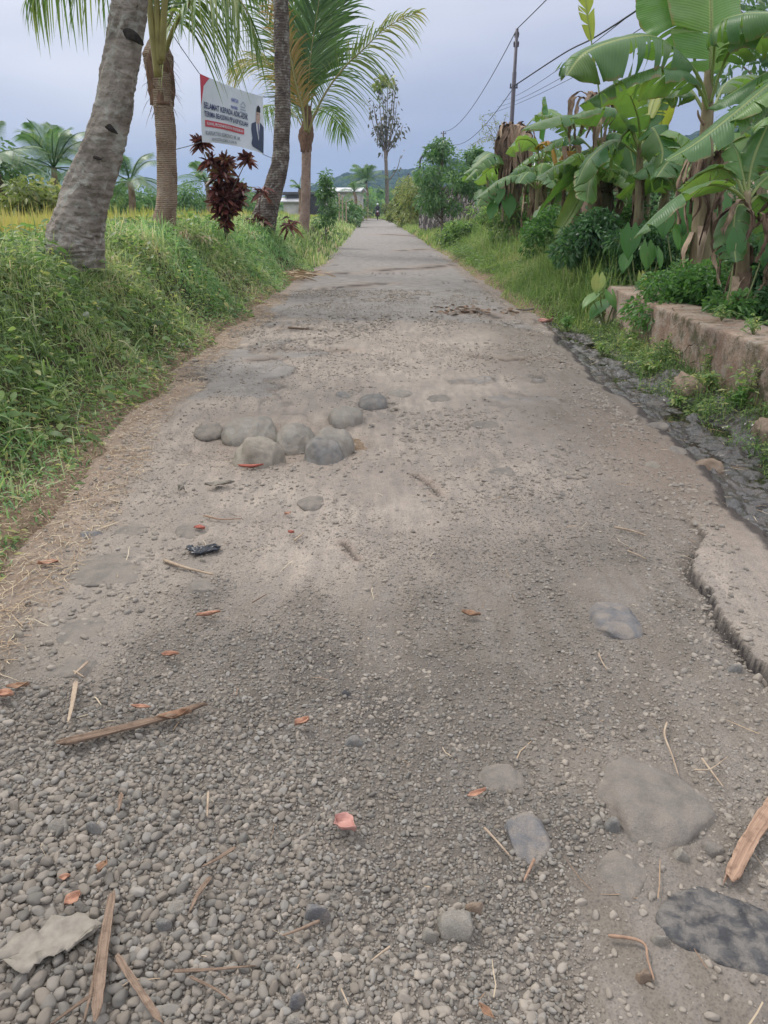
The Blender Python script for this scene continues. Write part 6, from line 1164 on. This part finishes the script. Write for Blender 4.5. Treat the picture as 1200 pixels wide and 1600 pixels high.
# ------------------------------------------------------------------ banner
TL, TR, BL, BR = at(311.7, 115, 14.1), at(411.6, 150.7, 16.8), at(314, 222, 14.1), at(410.5, 240.6, 16.8)
def bp(u, v, off=0.):
    u = np.asarray(u, float); v = np.asarray(v, float)
    p = (TL*((1-u)*(1-v))[..., None]+TR*(u*(1-v))[..., None]+BL*((1-u)*v)[..., None]+BR*(u*v)[..., None])
    p[..., 2] += -.03*np.sin(np.pi*u)*(1-v)+.05*np.sin(np.pi*u)*v
    nn = np.cross(TR-TL, BL-TL); nn /= np.linalg.norm(nn); 
    if nn[1] > 0: nn = -nn
    wv = .022*(np.sin(u*5.5+v*2)+.5*np.sin(u*11+v*5+1))*(.4+v)
    return p+nn*(wv+off)[..., None] if np.ndim(wv) else p+nn*(wv+off)
bt = empty('banner', tuple(bp(0., 0.)), 'white printed banner with a suited man, strung between two palms', 'banner')
g_u, g_v = np.meshgrid(np.linspace(0, 1, 60), np.linspace(0, 1, 34), indexing='ij'); mb = MB(); mb.add(bp(g_u, g_v), grid_faces(60, 34), .5); mb.build('cloth', M['cloth'], bt)
def patch(poly, mat, name, off=.006, n=14):
    poly = np.array(poly, float); c = poly.mean(0); k = len(poly); rings = []
    dense = np.concatenate([np.linspace(poly[i], poly[(i+1) % k], 6, endpoint=False) for i in range(k)]); m = len(dense)
    for q in np.linspace(0, 1, 6)[1:]: rings.append(c+(dense-c)*q)
    pts = np.concatenate([[c]]+rings); mb = MB(); f = [(0, 1+j, 1+(j+1) % m) for j in range(m)]
    for r_ in range(4):
        for j in range(m): a = 1+r_*m+j; b = 1+r_*m+(j+1) % m; f.append((a, a+m, b+m, b))
    mb.add(bp(pts[:, 0], pts[:, 1], off), f, .5); return mb.build(name, M[mat], bt)
def btext(s, u0, u1, vc, hgt, mat, name='slogan', off=.011, bold=.015):
    cu = bpy.data.curves.new('lettering', 'FONT'); cu.body = s; cu.size = 1; cu.offset = bold; cu.resolution_u = 3
    o = bpy.data.objects.new('lettering', cu); COL.objects.link(o); bpy.context.view_layer.update()
    me = bpy.data.meshes.new_from_object(o.evaluated_get(bpy.context.evaluated_depsgraph_get())); bpy.data.objects.remove(o)
    n = len(me.vertices); co = np.zeros(n*3); me.vertices.foreach_get('co', co); co = co.reshape(-1, 3); lo, hi = co.min(0), co.max(0)
    uu = u0+(co[:, 0]-lo[0])/(hi[0]-lo[0])*(u1-u0); vv = vc+hgt/2-(co[:, 1]-lo[1])/(hi[1]-lo[1])*hgt
    me.vertices.foreach_set('co', bp(uu, vv, off).ravel()); me.update(); me.materials.append(M[mat]); ob = bpy.data.objects.new(name, me); COL.objects.link(ob); ob.parent = bt; return ob
patch([(0, 0), (.12, 0.01), (.075, .07), (.03, .15), (.012, .27), (0, .45)], 'ink_red', 'red_corner')
btext('KARTUN', .44, .55, .215, .065, 'ink_blue', 'logo'); btext('merdeka', .43, .545, .33, .065, 'ink_blue', 'logo')
for a, b in (((.6, .26), (.645, .19)), ((.645, .19), (.69, .26))):
    d_ = np.array(b)-np.array(a); nn = np.array([-d_[1], d_[0]]); nn = nn/np.linalg.norm(nn)*.006; patch([np.array(a)+nn, np.array(b)+nn, np.array(b)-nn, np.array(a)-nn], 'ink_greyblue', 'logo')
for v_, u1 in ((.285, .68), (.33, .7), (.375, .73)): patch([(.6, v_-.008), (u1, v_-.008), (u1, v_+.008), (.6, v_+.008)], 'ink_greyblue', 'logo')
btext('SELAMAT KEPADA ADIK-ADIK', .035, .74, .435, .095, 'ink_navy'); btext('TERIMA BEASISWA PIP & KIP KULIAH', .04, .74, .56, .085, 'ink_navy')
patch([(.05, .655), (.68, .655), (.68, .755), (.05, .755)], 'ink_red', 'red_bar'); btext('KAWAL PROGRAM BEASISWA PENDIDIKAN', .07, .66, .705, .05, 'ink_white')
btext('KARIATYO SUMONO, M. M.', .05, .62, .855, .075, 'ink_grey', bold=.02); btext('ANGGOTA KOMISI X DPR RI', .13, .56, .94, .05, 'ink_grey')
patch([(.79, .62), (.80, .52), (.865, .47), (.93, .46), (.995, .53), (.998, .99), (.80, .93), (.78, .88), (.80, .78)], 'ink_suit', 'printed_suit')
patch([(.865, .47), (.93, .46), (.915, .62), (.90, .8), (.872, .62)], 'ink_white', 'printed_shirt', .009); patch([(.885, .5), (.912, .5), (.91, .66), (.898, .74), (.888, .64)], 'ink_tie', 'printed_tie', .012)
patch([(.868, .5), (.868, .40), (.878, .28), (.93, .28), (.938, .38), (.925, .45), (.92, .5)], 'ink_skin', 'printed_face', .012)
patch([(.878, .295), (.886, .20), (.912, .175), (.94, .21), (.94, .295)], 'ink_black', 'printed_cap', .014)
for u_ in (.89, .917): patch([(u_-.006, .33), (u_+.006, .33), (u_+.006, .338), (u_-.006, .338)], 'ink_black', 'printed_eye', .015)
patch([(.895, .42), (.917, .42), (.915, .428), (.897, .428)], 'ink_red', 'printed_mouth', .015)
adopt(bt)
def line(pts, r_, mat, label, name, cat, sag=0., group=None, n=24):
    P = np.array(pts, float); 
    if len(P) == 2: t_ = np.linspace(0, 1, n)[:, None]; Q = P[0]*(1-t_)+P[1]*t_; Q[:, 2] -= sag*4*(t_*(1-t_))[:, 0]
    else: Q = spl(P, n)
    mb = MB(); tube(mb, Q-Q[0], r_, 5, .5); o = mb.build(name, M[mat]); o.location = Q[0]; return tag(o, label, cat, group)
line([at(255, 32, 12.8), TL], .006, 'rope', 'rope from the ringed palm to the top left of the banner', 'rope', 'rope', .01, 'banner ropes')
line([BR, at(430, 248, 18.7)], .006, 'rope', 'rope from the lower right of the banner to the mottled trunk', 'rope', 'rope', .01, 'banner ropes')
line([TR, at(432, 152, 18.8)], .006, 'rope', 'rope from the upper right of the banner to the mottled trunk', 'rope', 'rope', .01, 'banner ropes')
line([BL, at(262, 236, 12.9)], .006, 'rope', 'rope from the lower left of the banner to the ringed palm', 'rope', 'rope', .01, 'banner ropes')

# ------------------------------------------------------------------ utility poles, cables, lamp post
def pole(px, top_py, Yd, r_, label, arms):
    tp = at(px, top_py, Yd); b = tp.copy(); b[2] = float(Gd(b[0], b[1])); t = empty('utility_pole', tuple(b), label, 'utility pole', 'steel utility poles'); h = tp[2]-b[2]
    mb = MB(); tube(mb, [b, b+[0, 0, h*.45], b+[0, 0, h*.452], b+[0, 0, h*.8], b+[0, 0, h*.802], tp], [r_, r_, r_*.85, r_*.82, r_*.66, r_*.6], 14, .5); mb.build('shaft', M['metal'], t)
    for q, w_ in arms:
        mb = MB(); c = b+[0, 0, h-q]; box(mb, c, (w_, .045, .05)); 
        for s_ in (-1, 1): tube(mb, [c+[s_*w_*.4, 0, .03], c+[s_*w_*.4, 0, .1], c+[s_*w_*.4, 0, .16]], [.022, .03, .012], 8, .5)
        mb.build('crossarm', M['metal'], t)
    adopt(t); return tp, b
p1, _ = pole(808, 45, 32, .095, 'tall dark steel utility pole rising above the withered banana clump', ((.25, .16), (.55, .2), (1.9, .3))); p2, _ = pole(693, 205, 74, .11, 'distant utility pole rising behind the leafy tree', ((.2, .5), (.6, .5)))
off = np.array([6.2, -9., p1[2]+.3])
CB = 'overhead cables on the right'
line([p1, off], .016, 'cable', 'cable rising from the near pole top towards the camera', 'overhead_cable', 'cable', .35, CB); line([p1, p2], .016, 'cable', 'cable sloping down from the near pole top to the distant pole', 'overhead_cable', 'cable', .9, CB)
line([p1-[0, 0, 1.9], p2-[0, 0, .6]], .014, 'cable', 'lower cable between the near and the distant pole', 'overhead_cable', 'cable', 1.1, CB)
line([p1-[0, 0, 1.85], at(880, 84, 27), at(930, 58, 23), at(1018, 0, 18), at(1100, -70, 14)], .022, 'cable', 'thick cable swinging right from the near pole over the bananas', 'overhead_cable', 'cable', 0, CB, 40)
for a, b_, lb in (((835, 118), (985, 0), 'thin upper cable above the thick one'), ((842, 125), (1035, 0), 'faint cable below the thick one'), ((835, 135), (1075, 0), 'lowest faint cable behind the tallest banana')):
    q0 = at(a[0], a[1], 46); q1 = at(b_[0], b_[1], 22); d_ = q1-q0; line([q0-d_*1.2, q1+d_*.6], .012, 'cable', lb, 'overhead_cable', 'cable', .5, CB, 40)
b = at(656, 330, 70); b[2] = float(Gd(b[0], b[1])); t = empty('lamp_post', tuple(b), 'dark bent lamp post between the hedge and the leafy tree', 'lamp post'); mb = MB(); tube(mb, spl([b, at(656, 262, 70), at(657, 250, 70), at(660, 244, 70), at(666, 240, 70)], 20), .09, 8, .5); mb.build('shaft', M['metal'], t)
mb = MB(); box(mb, at(669, 239, 70), (.7, .3, .16), 0); mb.build('lamp_head', M['metal'], t); adopt(t)
b = at(638, 330, 100); b[2] = .1; line([b, at(638, 271, 100)], .12, 'metal', 'short distant pole above the yellow green hedge', 'utility_pole', 'utility pole')

# ------------------------------------------------------------------ far walls and houses
mb = MB(); a0 = at(655, 330, 46); a1 = at(762, 330, 36); n = 60; t_ = np.linspace(0, 1, n); zz = float(Gd(a0[0], a0[1])); topz = at(700, 291, 41)[2]; V = np.zeros((n, 4, 3))
for i, (o_, z_) in enumerate(((0, zz-.3), (0, topz), (.35, topz), (.35, zz-.3))): V[:, i] = a0*(1-t_)[:, None]+a1*t_[:, None]; V[:, i, 1] += o_; V[:, i, 2] = z_+(.1*fbm(t_*30, t_*0+i, 9, 3) if z_ > 1 else 0)
V[:, :, 1] += .08*fbm(t_[:, None]*60, np.arange(4)[None]*.5, 12, 2)
mb.add(V, grid_faces(n, 4), .5); mb.L += [np.arange(4), np.arange(4)[::-1]+(n-1)*4]; mb.T += [np.array([4]), np.array([4])]; tag(mb.build('stone_wall', M['stonewall'], smooth=False), 'dark dry stone wall behind the leafy tree on the right', 'wall')
def house(name, c, w, dp, h, rh, wmat, rmat, label, rz=0., windows=(), flat=False, cat='house'):
    t = empty(name, tuple(c), label, cat); cs, sn = math.cos(rz), math.sin(rz)
    def tr(v): v = np.array(v, float); return np.stack([v[:, 0]*cs-v[:, 1]*sn+c[0], v[:, 0]*sn+v[:, 1]*cs+c[1], v[:, 2]+c[2]], 1)
    x, y = w/2, dp/2; mb = MB(); v = [(-x, -y, -.5), (x, -y, -.5), (x, y, -.5), (-x, y, -.5), (-x, -y, h), (x, -y, h), (x, y, h), (-x, y, h)]; fs = [(0, 1, 5, 4), (1, 2, 6, 5), (2, 3, 7, 6), (3, 0, 4, 7)]
    if not flat: v += [(-x, 0, h+rh), (x, 0, h+rh)]; fs += [(4, 7, 8), (5, 9, 6)]
    else: fs += [(4, 5, 6, 7)]
    mb.add(tr(v), fs, .5); mb.build('wall', M[wmat], t, smooth=False)
    X_, Y_ = x+.4, y+.4; mb = MB(); k = rh*.4/max(y, .1) if not flat else 0
    if not flat:
        v = [(-X_, -Y_, h-k), (X_, -Y_, h-k), (X_, 0, h+rh+.02), (-X_, 0, h+rh+.02), (-X_, Y_, h-k), (X_, Y_, h-k)]; v += [(a, b, z+.12) for a, b, z in v]
        fs = [(0, 3, 2, 1), (3, 4, 5, 2), (6, 7, 8, 9), (9, 8, 11, 10), (0, 1, 7, 6), (4, 10, 11, 5), (0, 6, 9, 3), (3, 9, 10, 4), (1, 2, 8, 7), (2, 5, 11, 8)]
    else:
        v = [(-X_, -Y_, h+.02), (X_, -Y_, h+.02), (X_, Y_, h+.02), (-X_, Y_, h+.02), (-X_, -Y_, h+.15+rh), (X_, -Y_, h+.15+rh), (X_, Y_, h+.15), (-X_, Y_, h+.15)]; fs = [(0, 3, 2, 1), (4, 5, 6, 7), (0, 1, 5, 4), (1, 2, 6, 5), (2, 3, 7, 6), (3, 0, 4, 7)]
    mb.add(tr(v), fs, .5); mb.build('roof', M[rmat], t, smooth=False)
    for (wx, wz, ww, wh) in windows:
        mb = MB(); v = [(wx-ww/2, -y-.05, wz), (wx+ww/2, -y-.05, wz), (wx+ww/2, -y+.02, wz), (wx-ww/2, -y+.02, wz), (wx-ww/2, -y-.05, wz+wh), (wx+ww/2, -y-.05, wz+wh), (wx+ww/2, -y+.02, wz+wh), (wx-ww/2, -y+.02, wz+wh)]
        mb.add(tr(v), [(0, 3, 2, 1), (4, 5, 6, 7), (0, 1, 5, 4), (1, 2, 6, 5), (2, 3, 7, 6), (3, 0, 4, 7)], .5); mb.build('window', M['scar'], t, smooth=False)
    adopt(t)
c = at(495, 316, 95); c[2] = .4; hz = at(495, 305, 95)[2]; house('shed', c, 7.2, 6, hz-.4, .15, 'wall_grey', 'wall_grey', 'long low dark grey shed beyond the rice field', .15, (), True, 'shed')
c = at(462, 318, 92); c[2] = .4; house('hut', c, 2.6, 2, at(462, 313, 92)[2]-.5, .25, 'wall_white', 'roof_white', 'tiny pale roofed hut left of the pinkish trunk', 0, (), False, 'hut')
c = at(538, 318, 88); c[2] = .3; hz = at(538, 300, 88)[2]; house('ruined_house', c, 3.6, 5, hz-.3, .3, 'wall_white', 'roof_white', 'white unfinished house with dark openings left of the distant small palm', -.1, ((-1.1, .8, .5, .9), (.0, .6, .7, 1.2), (1.1, .9, .5, .8)), False)
c = at(1130, 318, 50); c[2] = .2; ez = at(1130, 285, 50)[2]; house('tiled_house', c, 7.5, 7, ez-.2-.9, 1.7, 'wall_brick', 'roof_red', 'house with faded red tiled roof behind the tallest banana', .5, ((-1.5, .9, .9, .9), (1.5, .9, .9, .9)))
c = at(930, 316, 46); c[2] = .2; ez = at(930, 262, 46)[2]; house('brick_house', c, 7.5, 6, ez-.2-.3, .7, 'wall_brick', 'roof_white', 'salmon walled house with pale roof glimpsed through the banana leaves', 0., ((-2, .9, .9, 1), (2.1, .9, .9, 1)))
for i, (x_, y0, h_) in enumerate(((530, 340, 302), (535, 340, 306), (541, 338, 314), (553, 336, 322), (568, 335, 322), (575, 334, 324))):
    yd_ = (52, 55, 58, 68, 96, 100)[i]; b = at(x_, 338, yd_); b[2] = float(Gd(b[0], b[1])); line([b, at(x_, h_, yd_)], .05, 'twig', ['tallest bamboo stake left of the road bend', 'second bamboo stake beside the tallest', 'third leaning bamboo stake', 'short stake before the white house', 'short stake near the distant small palm', 'last stake by the road bend'][i], 'bamboo_stake', 'stake', 0, 'bamboo stakes left of the road')

# ------------------------------------------------------------------ motorbike and rider far down the road
b = at(590, 344, 92); b[2] = float(Z(b[0], b[1])); mt = empty('motorbike', tuple(b), 'small motorbike seen head on far down the road', 'motorbike')
def wheel(y_):
    mb = MB(); a = np.linspace(0, 2*math.pi, 25)[:-1]; P = np.stack([0*a, np.cos(a)*.25, np.sin(a)*.25+.29], 1)+b+[0, y_, 0]; th = np.linspace(0, 2*math.pi, 9)[:-1]; V = P[:, None]+np.stack([np.cos(th)[None]*.05+0*a[:, None], np.sin(th)[None]*.05*np.cos(a)[:, None], np.sin(th)[None]*.05*np.sin(a)[:, None]], -1)
    i = np.arange(24)[:, None]*8; j = np.arange(8)[None]; i2 = ((np.arange(24)+1) % 24)[:, None]*8; f = np.stack([i+j, i+(j+1) % 8, i2+(j+1) % 8, i2+j], -1).reshape(-1, 4); mb.add(V, f, .5); w = mb.build('wheel', M['tyre'], mt)
    mb = MB(); 
    for a_ in range(6): tube(mb, [b+[0, y_, .29], b+[0, y_+.23*math.cos(a_*1.047), .29+.23*math.sin(a_*1.047)]], .01, 5, .5)
    mb.build('rim', M['metal'], w)
wheel(-.6); wheel(.6)
mb = MB(); tube(mb, [b+[0, -.62, .5], b+[0, -.5, .75], b+[0, -.42, 1.0]], [.07, .14, .06], 8, .5); tube(mb, [b+[0, -.5, .6], b+[0, -.2, .42], b+[0, .2, .5], b+[0, .75, .72]], [.1, .12, .15, .08], 8, .5); mb.build('fairing', M['fairing'], mt)
mb = MB(); tube(mb, [b+[0, -.05, .76], b+[0, .3, .8], b+[0, .7, .84]], [.1, .14, .1], 8, .5); mb.build('seat', M['tyre'], mt); mb = MB(); tube(mb, [b+[-.34, -.32, 1.02], b+[0, -.42, .98], b+[.34, -.32, 1.02]], .02, 6, .5); mb.build('handlebar', M['metal'], mt)
mb = MB(); v, f = ico(2); mb.add(v*[.08, .05, .08]+b+[0, -.56, .88], f, .5); mb.build('headlight', M['ink_white'], mt); adopt(mt)
def person(b):
    J = {'pel': (0, .15, .92), 'ch': (0, .08, 1.25), 'ne': (0, .05, 1.45), 'he': (0, .02, 1.6), 'ls': (-.18, .07, 1.4), 'le': (-.3, -.1, 1.18), 'lh': (-.32, -.3, 1.06), 'rs': (.18, .07, 1.4), 're': (.3, -.1, 1.18), 'rh': (.32, -.3, 1.06), 'lk': (-.2, -.3, .78), 'lf': (-.17, -.15, .36), 'rk': (.2, -.3, .78), 'rf': (.17, -.15, .36), 'lt': (-.17, -.28, .33), 'rt': (.17, -.28, .33)}
    E = [('pel', 'ch'), ('ch', 'ne'), ('ne', 'he'), ('ch', 'ls'), ('ls', 'le'), ('le', 'lh'), ('ch', 'rs'), ('rs', 're'), ('re', 'rh'), ('pel', 'lk'), ('lk', 'lf'), ('lf', 'lt'), ('pel', 'rk'), ('rk', 'rf'), ('rf', 'rt')]
    rad = dict(pel=.15, ch=.16, ne=.065, he=.105, ls=.085, rs=.085, le=.055, re=.055, lh=.04, rh=.04, lk=.085, rk=.085, lf=.055, rf=.055, lt=.045, rt=.045); ks = list(J)
    me = bpy.data.meshes.new('person'); me.from_pydata([J[k] for k in ks], [(ks.index(a), ks.index(c)) for a, c in E], []); o = bpy.data.objects.new('person', me); COL.objects.link(o); o.location = b
    sk = o.modifiers.new('skin', 'SKIN')
    for i, k in enumerate(ks):
        if me.skin_vertices: me.skin_vertices[0].data[i].radius = (rad[k], rad[k])
    if me.skin_vertices: me.skin_vertices[0].data[0].use_root = True
    o.modifiers.new('sub', 'SUBSURF').levels = 1; me.materials.append(M['shirt']); tag(o, 'rider in dark jacket sitting on the far motorbike', 'person')
    mb = MB(); v, f = ico(2); mb.add(v*[.13, .14, .12]+[0, .03, 1.66], f, .5); h = mb.build('helmet', M['ink_white'], o); mb = MB(); tube(mb, [(-.03, .12, .93), (-.2, -.28, .8), (-.18, -.15, .4)], [.12, .1, .07], 8, .5); tube(mb, [(.03, .12, .93), (.2, -.28, .8), (.18, -.15, .4)], [.12, .1, .07], 8, .5); mb.build('trousers', M['trouser'], o)
person(tuple(b))

# ------------------------------------------------------------------ hills and air
def hill(name, D, pxs, pys, depth, seed):
    az = np.linspace((pxs[0]-600)/F/cP, (pxs[-1]-600)/F/cP, 420); px_ = np.linspace(pxs[0], pxs[-1], 420); py_ = np.interp(px_, pxs, pys)
    top = CAMH+np.array([ray(600, q)[2]/ray(600, q)[1] for q in py_])*D; nr = 60; q = np.linspace(0, 1, nr)
    X = (az*D)[None, :]*(1+.0*q[:, None]); Yy = D-depth*(1-q[:, None])+0*X; Zz = -4+(top[None]+4)*(1-(1-q[:, None])**1.6)
    Zz = Zz+(14*fbm(X, Yy, seed, 4, .012)+5*np.abs(fbm(X, Yy, seed+5, 3, .06))*2)*q[:, None]**.5; X = X+6*fbm(X, Yy, seed+7, 2, .03)
    back = np.stack([X[-1], Yy[-1]+depth*.8, X[-1]*0-4], -1)[None]; V = np.concatenate([np.stack([X, Yy, Zz], -1), back]); mb = MB(); mb.add(V, grid_faces(nr+1, 420), np.clip(.5+fbm(V[..., 0], V[..., 1], seed+9, 3, .08), 0, 1).ravel())
    # tree canopy lumps along the slope
    n = 6000; a = rng.random(n); b_ = rng.uniform(.25, 1, n); i = (a*419).astype(int); j = (b_*(nr-1)).astype(int); p = np.stack([X[j, i], Yy[j, i], Zz[j, i]], 1); v, f = ico(1); s_ = rng.uniform(2, 5.5, n)*D/900
    Vv = p[:, None]+lump3(v, 3, .4)[None]*s_[:, None, None]*[1, 1, .8]; mb.add(Vv.reshape(-1, 3), (f[None]+(np.arange(n)*len(v))[:, None, None]).reshape(-1, 3), np.repeat(rng.random(n), len(v))); tag(mb.build(name, M['hill']), kind='structure')
hill('hills', 1100, [500, 520, 545, 560, 600, 645, 680, 750, 830, 900], [330, 298, 283, 279, 277, 270, 262, 262, 270, 270], 420, 3)
hill('mountain', 760, [880, 960, 1040, 1085, 1110, 1150, 1200, 1300, 1500], [275, 232, 200, 188, 190, 172, 150, 120, 90], 330, 8)
# distant tree belt along the horizon
mb = MB(); n = 2600; a = rng.uniform(-.75, .75, n); D = rng.uniform(140, 420, n); cen = np.stack([np.sin(a)*D, np.cos(a)*D, rng.uniform(.2, 1, n)*D*.014*(.5+vnoise(a*30, a*0, 5))], 1)
nl_ = 30; k = np.repeat(np.arange(n), nl_); dv = rdir(len(k)); p = cen[k]+dv*rng.uniform(.3, 1, len(k))[:, None]*np.array([3., 3., 2.])*(D[k]/250)[:, None]**.3; d_ = rdir(len(k)); ribbons(mb, p, d_, np.cross(d_, rdir(len(k))), 1.5, 1.1, .3, rng.random(len(k)), 'leaf', 2)
tag(mb.build('distant_woods', M['tree_leaf']), 'far belt of hazy trees along the horizon', 'woods', kind='stuff')
hz_ = Mat('haze'); hm = hz_.m; hz_.t.nodes.remove(hz_.b); v = hz_.n('ShaderNodeVolumePrincipled'); v.inputs['Density'].default_value = .00034; v.inputs['Color'].default_value = (.4, .54, .85, 1); v.inputs['Anisotropy'].default_value = .2; hz_.l(v.outputs[0], hz_.out.inputs['Volume'])
mb = MB(); box(mb, (0, 1400, 60), (6400, 3800, 136)); o = mb.build('haze', hm, smooth=False); o['kind'] = 'stuff'
